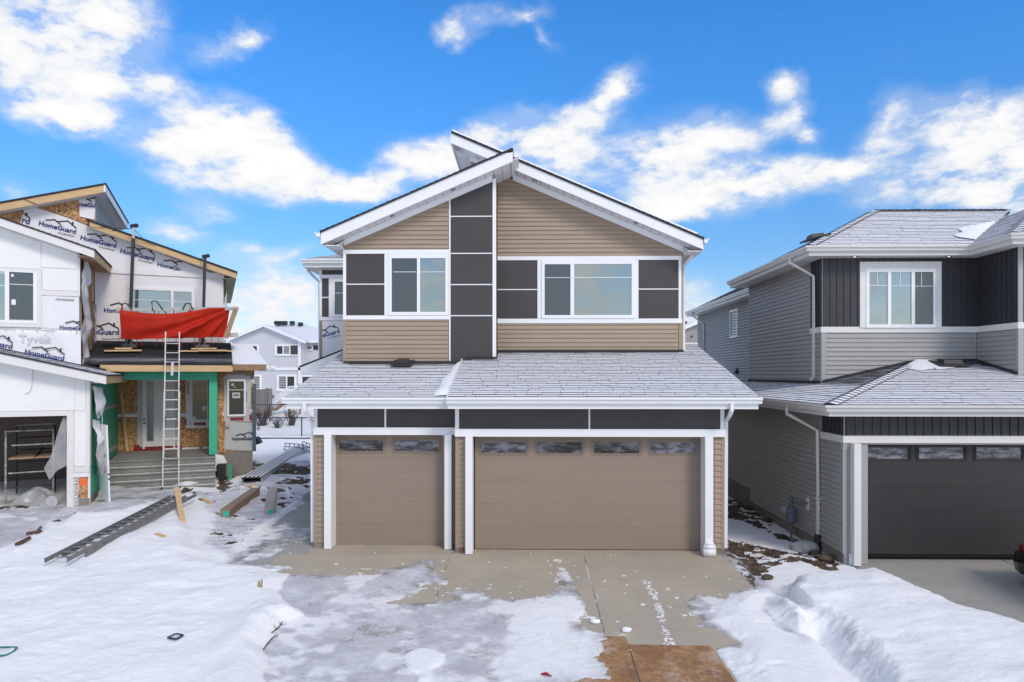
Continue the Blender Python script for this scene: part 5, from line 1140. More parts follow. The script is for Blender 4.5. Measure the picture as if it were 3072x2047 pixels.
# black car parked at the edge of the picture
cx0 = at(3046, 1720, 12.9).x - .07; zc0 = zr(11.5)
car = thing('parked_car', 'black car at the edge of the picture in front of the dark garage door', 'car', (cx0 + .9, 11.0, zc0))
def car_body():
    # rows: y, half width, sill z, shoulder z  (rear bumper towards the garage)
    sec = [(13.02, .70, .36, .62), (12.94, .85, .27, .74), (12.75, .89, .22, .80), (12.3, .89, .20, .86), (11.6, .90, .20, .88), (10.2, .90, .20, .88), (9.3, .88, .20, .84), (8.6, .82, .24, .74), (8.45, .62, .34, .60)]
    b = MB(); k = 12; rings = []
    for y, w, s0, s1 in sec:
        r = []
        for i in range(k):
            t = 2 * math.pi * i / k; cx_, sn_ = math.cos(t), math.sin(t)
            r.append(Vector((cx0 + .9 + w * math.copysign(abs(cx_) ** .35, cx_), y, zc0 + (s0 + s1) / 2 + (s1 - s0) / 2 * math.copysign(abs(sn_) ** .5, sn_))))
        rings.append(r)
    vs = [p for r in rings for p in r]; fs = [(i * k + j, i * k + (j + 1) % k, (i + 1) * k + (j + 1) % k, (i + 1) * k + j) for i in range(len(sec) - 1) for j in range(k)]
    fs += [tuple(reversed(range(k))), tuple(range((len(sec) - 1) * k, len(sec) * k))]; b.add(vs, fs); return b
car_body().build('body', M['carp'], car, smooth=True)
b = MB(); cxm = cx0 + .9
for (y0, z0c, w0), (y1, z1c, w1) in zip(((12.6, .84, .80), (11.9, 1.38, .60), (10.6, 1.42, .60)), ((11.9, 1.38, .60), (10.6, 1.42, .60), (9.7, .86, .78))):
    lo = [(cxm - w0, y0, zc0 + z0c), (cxm + w0, y0, zc0 + z0c), (cxm + w1, y1, zc0 + z1c), (cxm - w1, y1, zc0 + z1c)]; b.prism(lo, (0, 0, -.06))
b.prism([(cxm - .78, 12.4, zc0 + .8), (cxm - .78, 9.8, zc0 + .8), (cxm - .58, 10.6, zc0 + 1.36), (cxm - .58, 11.9, zc0 + 1.34)], (.02, 0, 0)); b.prism([(cxm + .78, 12.4, zc0 + .8), (cxm + .78, 9.8, zc0 + .8), (cxm + .58, 10.6, zc0 + 1.36), (cxm + .58, 11.9, zc0 + 1.34)], (-.02, 0, 0))
b.build('cabin', M['nglass'], car)
b = MB(); pts = [(cx0 - .01 + .9 - .90 * math.cos(t), 12.1 + .94 * math.sin(t), zc0 + .26) for t in np.linspace(.35, 2.79, 14)]; b.tube(pts, [.02] + [.07] * 12 + [.02], 6); b.build('bumper', M['carp'], car, smooth=True)
for sx_ in (-1, 1):
    b = MB(); b.prism([(cxm + sx_ * .84, 12.78, zc0 + .72), (cxm + sx_ * .66, 12.93, zc0 + .72), (cxm + sx_ * .66, 12.93, zc0 + .82), (cxm + sx_ * .83, 12.76, zc0 + .82)], (0, .025, .015)); b.build('tail_light', M['taill'], car)
    for y in (12.0, 9.3):
        b = MB(); b.tube([(cxm + sx_ * .68, y, zc0 + .31), (cxm + sx_ * .90, y, zc0 + .31)], .31, 20); w_ = b.build('wheel', M['tyre'], car)
        b = MB(); b.tube([(cxm + sx_ * .89, y, zc0 + .31), (cxm + sx_ * .905, y, zc0 + .31)], .20, 14); b.build('rim', M['alum'], w_)

# ================================================================ the house being built on the left (turned to face the bend)
M['olive'] = mat('olive_soffit', (.20, .225, .10), .6, .1, 3)
PH = math.atan(.455); E1 = Vector((math.cos(PH), math.sin(PH), 0)); E2 = Vector((-math.sin(PH), math.cos(PH), 0))
O0 = at(270, 1400, 18.0); O0.z = 0
def L(u, v, t):
    d = ray(u, v); k = (t + O0.dot(E2)) / d.dot(E2); return (d * k - O0).dot(E1), CAMH + d.z * k
def Ls(u, v, s):
    d = ray(u, v); k = (s + O0.dot(E1)) / d.dot(E1); return (d * k - O0).dot(E2), CAMH + d.z * k
def LW(s, t, z): return O0 + E1 * s + E2 * t + Vector((0, 0, z))
B = thing('unfinished_house', 'unfinished house with housewrap, bare strand board and green sheathing', 'house', tuple(O0), PH)
def FT(t): return lambda a, z, o: Vector((a, t - o, z))
def FS(s): return lambda a, z, o: Vector((s + o, a, z))       # faces +s; a runs along t
def RL(u0, v0, u1, v1, t):
    um, vm = (u0 + u1) / 2, (v0 + v1) / 2
    return (L(u0, vm, t)[0], L(um, v1, t)[1], L(u1, vm, t)[0], L(um, v0, t)[1])
def PL(pts, t): return [L(u, v, t) for u, v in pts]
TM = 5.65; TB = 2.55; SB = -.65; SR_ = 4.25
f0, fb, fmn = FT(0), FT(TB), FT(TM)
GZ = .16
# garage box
op = RL(30, 1249, 201.5, 1524, 0); op = (op[2] - 4.9, GZ, op[2], op[3])
rk = PL([(0, 1059.6), (318.5, 1126.5)], -.45); sl_ = (rk[1][1] - rk[0][1]) / (rk[1][0] - rk[0][0])
def zgl(s): return rk[1][1] + sl_ * (s - rk[1][0])
SE = rk[1][0]; SPK = -3.2
def zgb(s): return zgl(s) if s > SPK else zgl(SPK) - sl_ * 0 + (-sl_) * (SPK - s) * -1
b = MB()
b.prism([f0(*p, 0) for p in [(op[2], .1), (0, .1), (0, zgl(0) - .24), (SPK, zgl(SPK) - .24), (-7, zgl(SPK) - .24 + sl_ * 3.8), (-7, .1), (op[0], .1), (op[0], op[3]), (op[2], op[3])]], (0, .15, 0)); b.build('garage_wall', M['white2'], B)
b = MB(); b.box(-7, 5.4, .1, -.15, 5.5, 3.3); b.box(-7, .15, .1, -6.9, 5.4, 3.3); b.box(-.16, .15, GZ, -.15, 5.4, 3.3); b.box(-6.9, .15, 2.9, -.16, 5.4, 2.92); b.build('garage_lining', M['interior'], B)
b = MB(); b.box(-7, -.6, GZ - .15, -.02, 5.4, GZ); b.build('garage_floor', M['concg'], B)
b = MB(); b.box(-.15, .152, .45, 0, TM, 3.55); b.build('green_sheathing', M['green'], B)
b = MB(); b.box(-.15, .152, -.4, .0, TM, .445); b.build('foundation', M['concd'], B)
# white cladding of the garage front: casing, panels, pilaster
r = RL(201.5, 1232, 222, 1524, 0); b = MB(); b.slab(f0, r[0], GZ - .05, r[2], r[3], .0, .05); b.slab(f0, op[0], op[3], r[0], r[3], .0, .05); b.build('door_casing', M['cream'], B)
for q in ((222.5, 1234, 258, 1398),): b = MB(); b.slab(f0, *RL(*q, 0), .0, .02); b.build('white_panel', M['white2'], B)
cb = RL(258.5, 1150, 269.5, 1399, 0); b = MB(); b.slab(f0, cb[0], cb[1], 0.02, zgl(0) - .26, .0, .035); b.box(0.0, -.035, cb[1], .02, .08, zgl(0) - .26); b.build('corner_board', M['cream'], B)
b = MB(); b.slab(f0, *RL(222.5, 1399, 269.5, 1417, 0), .0, .045); b.build('base_trim', M['cream'], B)
b = MB(); s1 = r[0]; q1 = cb[0] - .01
b.polyslab(f0, [(-7, r[3] + .01), (r[2] + .02, r[3] + .01), (r[2] + .02, zgl(r[2]) - .26), (SPK, zgl(SPK) - .26), (-7, zgl(-7) - .26)], 0, .022); b.build('white_panel', M['white2'], B)
b = MB(); b.polyslab(f0, [(r[2] + .035, r[3] - .0), (q1, r[3] - .0), (q1, zgl(q1) - .26), (r[2] + .035, zgl(r[2]) - .26)], 0, .022); b.build('white_panel', M['white2'], B)
q = RL(223, 1418, 236, 1522, 0); b = MB(); b.slab(f0, *q, 0, .02); b.build('wrap_strip', M['wrap'], B)
b = MB(); put_text(b, lambda a, z, o: f0(a, z, o), 'HOUSEWRAP', q[0] + .10, q[1] + .05, .75, math.pi / 2, .024, 0, .0); b.build('printed_logo', M['ink'], B)
b = MB(); b.slab(f0, *RL(236, 1432, 264, 1495, 0), 0, .012); o_ = b.build('strand_board', M['osb'], B)
b = MB(); b.slab(f0, *RL(238, 1436, 262, 1458, 0), .0125, .014); b.build('sprayed_mark', M['orange'], o_)
b = MB(); b.slab(f0, *RL(222, 1418, 266, 1431, 0), .0, .04); b.build('wrap_flap', M['wrap'], B)
b = MB(); b.slab(f0, *RL(236, 1496, 269, 1524, 0), .0, .01); b.build('foundation', M['concd'], B)
# its roof: rake board, lumber eave, shingles
def slope(zf, s0, s1, t0, t1, dz=0.0): return [Vector((s0, t0, zf(s0) + dz)), Vector((s1, t0, zf(s1) + dz)), Vector((s1, t1, zf(s1) + dz)), Vector((s0, t1, zf(s0) + dz))]
b = MB(); b.prism([(SE, -.45, zgl(SE) - .235), (-7, -.45, zgl(-7) - .235), (-7, -.45, zgl(-7)), (SE, -.45, zgl(SE))], (0, .03, 0)); b.build('rake_fascia', M['cream'], B)
te = Ls(380, 1137, SE)[0]; b = MB(); b.box(SE - .035, -.42, zgl(SE) - .22, SE, te, zgl(SE) - .01); b.build('eave_lumber', M['lumber'], B)
b = MB(); b.prism([(p.x, p.y, p.z - .20) for p in slope(zgl, SE - .04, -7, -.42, 0)], (0, 0, .02)); b.box(0, 0, zgl(SE) - .21, SE - .04, te, zgl(SE) - .19); b.build('soffit', M['cream'], B)
roof_shingles(B, slope(zgl, SE + .03, -7, -.48, TB + .02, .02), (0, -1, 0), (-1, 0, -sl_), SH, count=70, frost=lambda a, b_: .95 - .5 * float(np.clip((a - 0) * 0, 0, 1)))
b = MB(); b.prism(slope(zgl, SE + .03, SB, TB, te + .1, .0), (0, 0, .03)); b.build('roof_felt', M['sh_edge'], B)
b = MB(); b.prism([(0.05, TB - .05, zgl(.05) + .03), (-7, TB - .05, zgl(-7) + .03), (-7, TB - .05, zgl(-7) + .13), (.05, TB - .05, zgl(.05) + .09)], (0, .03, 0)); b.build('wall_flashing', M['sh_edge'], B)
b = MB(); b.bar((SE - .25, te - 1.0, zgl(SE) + .12), (SE + .12, te + .05, zgl(SE) + .05), .2, .06); b.build('roof_felt', M['sh_edge'], B)
# forward block: white panels above, wrap below
rb = PL([(0, 653), (282.7, 750)], TB - .45); slb = (rb[1][1] - rb[0][1]) / (rb[1][0] - rb[0][0]); SEB = rb[1][0]
def zbl(s): return rb[1][1] + slb * (s - rb[1][0])
b = MB(); b.box(-7, TB, 2.6, SB, TM, zbl(SB) - .3); b.prism([(SB, TB, zbl(SB) - .3), (-7, TB, zbl(SB) - .3), (-7, TB, zbl(-7) - .2), (SB, TB, zbl(SB) - .22)], (0, TM - TB, 0)); b.build('block_wall', M['white2'], B)
zb1 = L(180, 882, TB)[1]; w0 = RL(-150, 811, 112, 968.5, TB); sc0 = L(126, 880, TB)[0]
def pslab(pts, o0, o1, m, name, fm=fb):
    b = MB(); b.polyslab(fm, pts, o0, o1); return b.build(name, m, B)
pslab([(sc0 + .01, zb1 + .10), (SB - .03, zb1 + .10), (SB - .03, L(180, 809, TB)[1]), (sc0 + .01, L(180, 809, TB)[1])], 0, .025, M['white2'], 'white_panel')
zt1 = L(180, 805, TB)[1]; sm = L(124, 740, TB)[0]
pslab([(sm + .008, zt1), (SB - .03, zt1), (SB - .03, zbl(SB) - .24), (sm + .008, zbl(sm) - .24)], 0, .025, M['white2'], 'white_panel')
pslab([(-7, w0[3] + .1), (sm - .008, w0[3] + .1), (sm - .008, zbl(sm) - .24), (-7, zbl(-7) - .24)], 0, .025, M['white2'], 'white_panel')
pslab([(SB - .028, zb1), (SB + .03, zb1), (SB + .03, zbl(SB) - .24), (SB - .028, zbl(SB) - .24)], 0, .03, M['cream'], 'corner_board')
pslab([(sc0, zb1 - .06), (SB + .03, zb1 - .06), (SB + .03, zb1 + .085), (sc0, zb1 + .085)], 0, .045, M['cream'], 'band_trim')
b = MB(); b.slab(fb, w0[2], w0[1] - .11, sc0, w0[3] + .09, 0, .045); b.slab(fb, -7, w0[3], w0[2], w0[3] + .09, 0, .045); b.slab(fb, -7, w0[1] - .11, w0[2], w0[1], 0, .045); b.build('window_casing', M['cream'], B)
window(B, fb, w0, [RL(-140, 818, 16, 959, TB), RL(29, 818, 101, 959, TB)], M['white'], ['glass', 'screen'], [RL(-140, 853, 15, 854.8, TB), RL(30, 853.6, 100, 855.4, TB)])
for q in ((34, 823, 42, 831), (35, 899, 48, 915)): b = MB(); b.slab(fb, *RL(*q, TB), .026, .029); b.build('sticker', M['wrap'], B)
def cloth(parent, fm, poly, o, m, name, amp=.03, res=.09, seed=0, sag=None):
    """Crumpled sheet: a grid cut to a polygon, bulging off the wall."""
    xs = [p[0] for p in poly]; zs = [p[1] for p in poly]; x0, x1, y0, y1 = min(xs), max(xs), min(zs), max(zs)
    nu, nv = max(3, int((x1 - x0) / res)), max(3, int((y1 - y0) / res))
    def col(z):
        h = sorted(p[0] + (q[0] - p[0]) * (z - p[1]) / (q[1] - p[1]) for p, q in zip(poly, poly[1:] + poly[:1]) if (p[1] - z) * (q[1] - z) <= 0 and p[1] != q[1])
        return (h[0], h[-1]) if len(h) >= 2 else (x0, x1)
    def fn(u, v):
        z = y0 + (y1 - y0) * min(.9995, max(.0005, v)); a, c = col(z); x = a + (c - a) * u
        A = np.array([x * 1.0]); Z_ = np.array([z * 1.0])
        n = float(fbm(A + seed, Z_ * .8 - seed, 2.2, 4, seed)[0]) - .4; d = abs(math.sin((x * 1.3 + z * .9 + seed) * 2.4 + 3 * n)) ** 3
        return fm(x, z, o + amp * (1.4 * max(0, n) + .5 * d))
    b = MB(); b.grid(fn, nu, nv); return b.build(name, m, parent, smooth=True)
zlow1 = L(180, 992, TB)[1]
cloth(B, fb, [(sc0 - .02, zlow1), (SB + .0, zlow1 - .02), (SB + .0, zb1 - .06), (sc0 - .02, zb1 - .06)], .006, M['wrap'], 'housewrap_sheet', .015, seed=3)
cloth(B, fb, [(-7, zgl(-7) + .05), (SB + .06, zgl(SB) + .05), (SB + .05, zlow1 + .02), (sc0 - .1, zlow1 + .05), (-3.5, zlow1 - .0), (-7, zlow1 - .0)], .045, M['wrap'], 'housewrap_sheet', .045, seed=8)
p = L(168, 899, TB); b = MB(); put_text(b, fb, 'HOUSEWRAP', p[0], p[1] - .02, .46, -.03, .045, 0, .012); b.build('printed_logo', M['ink'], B)
p = L(180, 988, TB); logo(B, fb, 'HomeG', p[0], p[1], .50, -.02, .05, sub=False, small=False, full=9)
p = L(76, 1062, TB); logo(B, fb, 'HomeGuard', p[0], p[1], .98, -.20, .12, sub=False, small=False)
p = L(-26, 1036, TB); logo(B, fb, 'Guard', p[0], p[1], .52, -.2, .12, sub=False, small=False, start=4)
p = L(60, 1028, TB); b = MB(); put_text(b, fb, 'Tyvek', p[0], p[1], .80, .03, .125, 0, .02); b.build('printed_logo', M['inkg'], B)
b = MB()
for i in range(26):
    x = p[0] - .5 + random.random() * 2.0; z = p[1] + .28 + random.random() * .16; b.slab(fb, x, z, x + .02, z + .012, .09, .094)
b.build('staples', M['ink'], B)
# right-hand side of that block: bare boards under a torn, hanging wrap
fsb = FS(SB)
tA = TB; zt_s = zbl(SB) - .3
b = MB(); b.slab(fsb, TB + .35, zgl(SB) - .1, TM - .5, zt_s, .0, .012); b.build('strand_board', M['osb'], B)
for a_ in (TB + 1.15, TB + 1.85): b = MB(); b.slab(fsb, a_, zgl(SB), a_ + .09, zt_s, .0125, .05); b.build('lumber_stud', M['lumberd'], B)
zz0 = zgl(SB) - .25
cloth(B, fsb, [(TB, zz0), (TB + 1.55, zz0 - .15), (TB + 1.25, zz0 + .9), (TB + 1.3, zz0 + 1.6), (TB + 1.0, zz0 + 2.3), (TB + .75, zz0 + 2.7), (TB + 1.35, zz0 + 2.95), (TB + .55, zz0 + 3.75), (TB, zt_s)], .03, M['wrap'], 'hanging_wrap', .16, .1, seed=21)
cloth(B, fsb, [(TM - .62, zz0 + .8), (TM, zz0 + .75), (TM, zt_s), (TM - .35, zt_s), (TM - .4, zz0 + 2.0)], .02, M['wrap'], 'housewrap_sheet', .02, seed=5)
q = (TB + .22, zz0 + .95); logo(B, fsb, 'Guard', TB + .30, zz0 + .95, .85, -.1, .26, sub=False, small=False, start=4, blue=False); logo(B, fsb, 'Guar', TB + .25, zz0 + 1.75, .85, -.25, .27, sub=False, small=False, start=4, blue=False); logo(B, fsb, 'Ho', TB + .1, zz0 + .30, .35, -.12, .24, sub=False, small=False, start=0, blue=False)
# roof of the block
b = MB(); b.prism([(SEB, TB - .45, zbl(SEB) - .235), (-7, TB - .45, zbl(-7) - .235), (-7, TB - .45, zbl(-7)), (SEB, TB - .45, zbl(SEB))], (0, .03, 0)); b.build('rake_fascia', M['cream'], B)
b = MB(); b.box(SEB - .04, TB - .42, zbl(SEB) - .23, SEB, TM - .02, zbl(SEB) - .02); b.build('eave_lumber', M['lumber'], B)
b = MB(); b.box(SB + .02, TB - .42, zbl(SEB) - .20, SEB - .04, TM, zbl(SEB) - .185); b.build('bare_soffit', M['lumberd'], B)
b = MB(); b.prism([(p.x, p.y, p.z - .22) for p in slope(zbl, SB, -7, TB - .42, TB)], (0, 0, .02)); b.build('soffit', M['cream'], B)
roof_shingles(B, slope(zbl, SEB + .03, -7, TB - .48, TM, .02), (0, -1, 0), (-1, 0, -slb), [M['sh_dark'], M['sh_edge']], count=0)
# main gable wall
SRU = L(671, 850, TM)[0]
hk = PL([(0, 611), (309, 556)], TM - .45); sh = (hk[1][1] - hk[0][1]) / (hk[1][0] - hk[0][0]); SH_ = L(316, 556, TM - .45)[0]
def zh(s): return hk[1][1] + sh * (s - hk[1][0])
lk = PL([(267, 664.5), (709.6, 819.5)], TM - .45); sk = (lk[1][1] - lk[0][1]) / (lk[1][0] - lk[0][0]); SLE = lk[1][0]
def zk_(s): return lk[1][1] + sk * (s - lk[1][0])
SCL = L(286, 620, TM)[0]
pr = at(698, 1090, 0.001) if False else None
# porch roof plane
ev = L(500, 1092, 2.68); zE = ev[1]; pk = (L(500, 1027, TM)[1] - zE) / (TM - 2.68)
def zp(t): return zE + pk * (t - 2.68)
mw_ = [(-7, 3.0), (SRU, 3.0), (SRU, zk_(SRU) - .2), (SCL, zk_(SCL) - .2), (SCL, zh(SCL) - .2), (-7, zh(-7) - .2)]
pslab(mw_, -.15, 0, M['osb'], 'gable_wall', fmn)
b = MB(); b.box(-7, TM + .16, 2.6, SRU - .1, TM + 9, zk_(SRU) - .25); b.build('rear_walls', M['wrap'], B)
cloth(B, fmn, [(L(60, 672, TM)[0] + .01, zp(TM) + .0), (SRU - .01, zp(TM) + .0), (SRU - .01, zk_(SRU) - .26), L(284, 688, TM), L(255, 674, TM), L(180, 646, TM), L(86, 617, TM), L(76, 621, TM), L(60, 672, TM), (L(60, 672, TM)[0], zp(TM) + .01)], .004, M['wrap'], 'housewrap_sheet', .012, .14, seed=13)
cloth(B, fmn, PL([(240, 655), (262, 657), (284, 660), (285, 600), (275, 588), (262, 586), (237, 594), (238, 625)], TM), .01, M['wrap'], 'housewrap_sheet', .03, .07, seed=2)
cloth(B, fmn, [(SB + .0, zp(TM) + .02), (SEB + .2, zp(TM) + .02), (SEB + .2, L(330, 815, TM)[1]), (SB + .0, L(300, 800, TM)[1])], .006, M['wrap'], 'housewrap_sheet', .015, .12, seed=6)
bt = RL(337, 809, 671, 833, TM); z_b = L(500, 820, TM)[1]
b = MB(); b.slab(fmn, L(300, 815, TM)[0], z_b - .10, SRU + .02, z_b + .10, .02, .05); b.build('band_trim', M['white2'], B)
for q in ((590, 882, 668, 882.6), (405, 870, 690, 870.6)):
    pass
for (u, v, s, w, st_, fl_) in ((116, 676, 'HomeGuard', 1.06, 0, 9), (241, 719, 'HomeGuard', 1.06, 0, 9), (360, 759, 'HomeGuard', 1.06, 0, 9), (472, 798, 'HomeGu', .72, 0, 9), (65, 668, 'rd', .22, 7, 9)):
    p = L(u, v, TM); logo(B, fmn, s, p[0], p[1], w, sk * .62, .03, sub=len(s) > 6, small=False, start=st_, full=fl_)
p = L(239, 619, TM); logo(B, fmn, 'meGu', p[0], p[1], .45, -.02, .05, sub=False, start=2)
p = L(312, 937, TM); logo(B, fmn, 'Home', p[0], p[1], .52, .0, .035, sub=False, small=False)
p = L(282, 1003, TM); logo(B, fmn, 'eGuard', p[0], p[1], .75, .0, .035, sub=False, small=False, start=3)
# window of the upper floor, mostly behind the tarp
wu = RL(391, 866, 582, 990, TM)
window(B, fmn, wu, [RL(396, 873, 513.5, 980, TM), RL(521, 876, 575, 980, TM)], M['white'], ['glass', 'glass'], [RL(397, 901, 513, 902.6, TM), RL(522, 905, 574, 906.4, TM)], d=.06, gd=.03)
b = MB(); b.slab(fmn, wu[0] - .12, wu[1] - .1, wu[0], wu[3] + .1, .008, .02); b.slab(fmn, wu[2], wu[1] - .1, wu[2] + .14, wu[3] + .12, .008, .02); b.build('window_flashing', M['wrap'], B)
b = MB()
for i in range(34): z = wu[1] + i * .045; b.slab(fmn, wu[2] + .05 + .02 * math.sin(i * 2.1), z, wu[2] + .066 + .02 * math.sin(i * 2.1), z + .02, .021, .022); b.slab(fmn, wu[0] - .08 + .03 * math.sin(i * 1.7), z, wu[0] - .065 + .03 * math.sin(i * 1.7), z + .02, .021, .022)
b.build('flashing_print', M['ink'], B)
# rakes in raw lumber, high roof with its soffit
b = MB(); b.prism([(-7, TM - .45, zh(-7) - .24), (SH_ - .05, TM - .45, zh(SH_ - .05) - .24), (SH_ - .05, TM - .45, zh(SH_ - .05)), (-7, TM - .45, zh(-7))], (0, .045, 0)); b.build('rake_lumber', M['lumber'], B)
b = MB(); b.prism([(SH_ - .048, TM - .45, zh(SH_) - .24), (SH_, TM - .45, zh(SH_) - .24), (SH_, TM - .45, zh(SH_) + .01), (SH_ - .048, TM - .45, zh(SH_) + .01)], (0, 6.5, 0)); b.build('ridge_fascia', M['white'], B)
b = MB(); b.prism([(SCL, TM - .40, zh(SCL) - .225), (SH_ - .05, TM - .40, zh(SH_) - .225), (SH_ - .05, TM + 6, zh(SH_) - .225), (SCL, TM + 6, zh(SCL) - .225)], (0, 0, .02)); b.prism([(p.x, p.y, p.z - .225) for p in slope(zh, -7, SCL, TM - .40, TM)], (0, 0, .02)); b.build('soffit', M['soffit'], B)
b = MB(); b.prism(slope(zh, -7, SH_ + .03, TM - .5, TM + 6.1, .012), (0, 0, .04)); b.build('roof_deck', M['sh_edge'], B)
fcl = FS(SCL); planks(B, M['greytrim'], [(TM, zk_(SCL) - .15), (TM + 6, zk_(SCL) - .15), (TM + 6, zh(SCL) - .23), (TM, zh(SCL) - .23)], fcl, .13, 0)
b = MB(); s0_ = L(268, 670, TM - .45)[0]
b.prism([(s0_, TM - .45, zk_(s0_) - .20), (SLE, TM - .45, zk_(SLE) - .20), (SLE, TM - .45, zk_(SLE)), (s0_, TM - .45, zk_(s0_))], (0, .045, 0)); b.build('rake_lumber', M['lumber'], B)
for u, v in ((309, 681), (341, 693)):
    p = L(u, v, TM - .46); b = MB(); b.slab(FT(TM - .45), p[0] - .05, p[1] - .012, p[0] + .05, p[1] + .012, .0005, .002); b.build('knot', M['rust'], B)
b = MB(); b.prism(slope(zk_, s0_ - .1, SLE + .03, TM - .5, TM + 9, .012), (0, 0, .05)); b.build('roof_deck', M['sh_edge'], B)
b = MB(); b.prism([(p.x, p.y, p.z - .19) for p in slope(zk_, s0_, SLE, TM - .40, TM)], (0, 0, .02)); b.build('soffit', M['cream'], B)
b = MB()
for i in range(42): b.box(SRU, TM - .4 + i * .22, zk_(SLE) - .21, SLE - .02, TM - .4 + i * .22 + .205, zk_(SLE) - .19)
tag(b.build('green_soffit', M['olive'], B), kind='stuff')
# right side wall: green lap siding already on, a torn strip of wrap at the corner
fsr = FS(SRU); b = MB(); b.box(SRU - .1, TM + .001, 1.0, SRU - .01, TM + 9, zk_(SRU) - .2); b.build('side_wall', M['osb'], B)
cloth(B, fsr, [(TM, 3.6), (TM + .5, 3.6), (TM + .7, 4.6), (TM + .5, zk_(SRU) - .3), (TM, zk_(SRU) - .25)], .02, M['wrap'], 'hanging_wrap', .12, .1, seed=4)
# porch: roof, beam, column, wall with the door
SPR = L(698, 1090, 2.68)[0]
def frp(a, b_): return .1 + .75 * max(0, 1 - abs(b_ - .5) / .7)
roof_shingles(B, [Vector((SB, 2.66, zp(2.66))), Vector((SPR, 2.66, zp(2.66))), Vector((SPR, TM + .02, zp(TM + .02))), Vector((SB, TM + .02, zp(TM + .02)))], (1, 0, 0), (0, 1, pk), [M['sh_dark'], M['sh_edge']], count=120, frost=frp, wr=(.25, .7))
b = MB(); b.box(L(300, 1100, 2.68)[0], 2.68, zE - .24, SPR, 2.72, zE - .01); b.build('eave_lumber', M['lumber'], B)
cs0, cs1 = L(627, 1250, 3.16)[0], L(652, 1250, 3.16)[0]; zfl = L(640, 1364, 3.2)[1]
b = MB(); b.box(.0, 3.16, zE - .50, cs1, 3.30, zE - .20); b.build('green_beam', M['green'], B)
b = MB(); b.box(cs0, 3.16, zfl, cs1, 3.46, zE - .505); b.build('green_column', M['green'], B)
b = MB(); b.box(.0, 3.3, zE - .24, SPR, TM, zE - .22); b.build('porch_ceiling', M['lumberd'], B)
zd0 = L(480, 1346, TM)[1]; zpf = zd0 - .06
b = MB(); b.box(0, TM, -.4, SR_, TM + .15, 3.4); b.build('porch_wall', M['osbd'], B)
def osbpanel(q, t=TM): b = MB(); b.slab(FT(t), *RL(*q, t), .0, .012); return b.build('strand_board', M['osb'], B)
osbpanel((352, 1145, 413, 1241)); osbpanel((352, 1252, 413, 1352)); osbpanel((527, 1145, 560, 1240)); osbpanel((527, 1252, 559, 1283)); osbpanel((527, 1284, 626, 1341))
for q in ((352, 1242, 414, 1251.5), (527, 1240.5, 560, 1251), (545, 1341.5, 640, 1352)): b = MB(); b.slab(fmn, *RL(*q, TM), .004, .016); b.build('seam_tape', M['wrap'], B)
dr_ = RL(428, 1134, 526, 1345, TM)
b = MB(); b.slab(fmn, *RL(412, 1128, 428, 1347, TM), .013, .022); b.slab(fmn, *RL(526, 1128, 536, 1347, TM), .013, .022); b.slab(fmn, *RL(412, 1122, 536, 1134, TM), .013, .022); b.build('door_flashing', M['wrapg'], B)
b = MB(); e = .07
for s in ((dr_[0], dr_[1], dr_[0] + e, dr_[3]), (dr_[2] - e, dr_[1], dr_[2], dr_[3]), (dr_[0] + e, dr_[3] - e, dr_[2] - e, dr_[3])): b.slab(fmn, *s, 0, .07)
df = b.build('entrance_door', M['white'], B); df['label'] = 'white entrance door with a tall narrow glass strip'
b = MB(); b.slab(fmn, dr_[0] + e, dr_[1] + .02, dr_[2] - e, dr_[3] - e, .0, .03); b.build('door_leaf', M['white'], df)
gl = RL(442, 1146, 460, 1322.5, TM); b = MB(); b.slab(fmn, gl[0] - .02, gl[1] - .02, gl[2] + .02, gl[3] + .02, .031, .042); b.build('glass_frame', M['wrapg'], df)
b = MB(); b.slab(fmn, *gl, .0425, .046); b.build('door_glass', M['screen'], df)
for v in (1258, 1270): p = L(433, v, TM); b = MB(); b.tube([(p[0], TM - .03, p[1]), (p[0], TM - .075, p[1])], .032, 10); b.build('door_lock', M['chrome'], df)
p = L(477, 1213, TM); b = MB(); b.tube([(p[0], TM - .03, p[1]), (p[0], TM - .036, p[1])], .012, 8); b.build('peephole', M['chrome'], df)
b = MB(); b.slab(fmn, *RL(401, 1339, 546, 1356, TM), .015, .05); b.slab(fmn, *RL(401, 1335, 419, 1357, TM), .014, .03); b.build('sill_membrane', M['red'], B)
# window beside the door
b = MB(); b.slab(fmn, *RL(557, 1132, 576, 1284, TM), .014, .022); b.slab(fmn, *RL(576, 1262, 626, 1284, TM), .014, .022); b.slab(fmn, *RL(545, 1128, 626, 1141, TM), .014, .022); b.build('window_flashing', M['wrap'], B)
wpd = RL(575, 1140, 624, 1262, TM)
window(B, fmn, wpd, [RL(577.5, 1143, 621, 1259, TM)], M['white'], ['nglass'], [RL(578, 1170, 621, 1171.6, TM)], d=.06, gd=.03)
for q in ((577.5, 1251, 588, 1259), (607, 1218, 618, 1232)): b = MB(); b.slab(fmn, *RL(*q, TM), .031, .033); b.build('sticker', M['wrap'], B)
b = MB(); b.slab(fmn, *RL(581, 1267, 617, 1275.5, TM), .0225, .026); b.slab(fmn, *RL(554, 1258, 560, 1275, TM), .0225, .026); b.build('red_tape', M['red'], B)
b = MB(); q = L(584, 1280, TM); put_text(b, fmn, 'DUPONT', q[0], q[1], .40, 0, .027, 0, .02); q = L(574, 1277, TM); put_text(b, fmn, 'ONT', q[0], q[1], .16, math.pi / 2, .027, 0, .02)
b.build('flashing_print', M['red'], B)
b = MB(); q = L(552, 1138, TM); put_text(b, fmn, 'DUPONT', q[0], q[1], .28, 0, .027, 0, .02); q = L(567, 1182, TM); put_text(b, fmn, 'DUPONT', q[0], q[1], .45, math.pi / 2, .027, 0, .02); b.build('flashing_print', M['ink'], B)
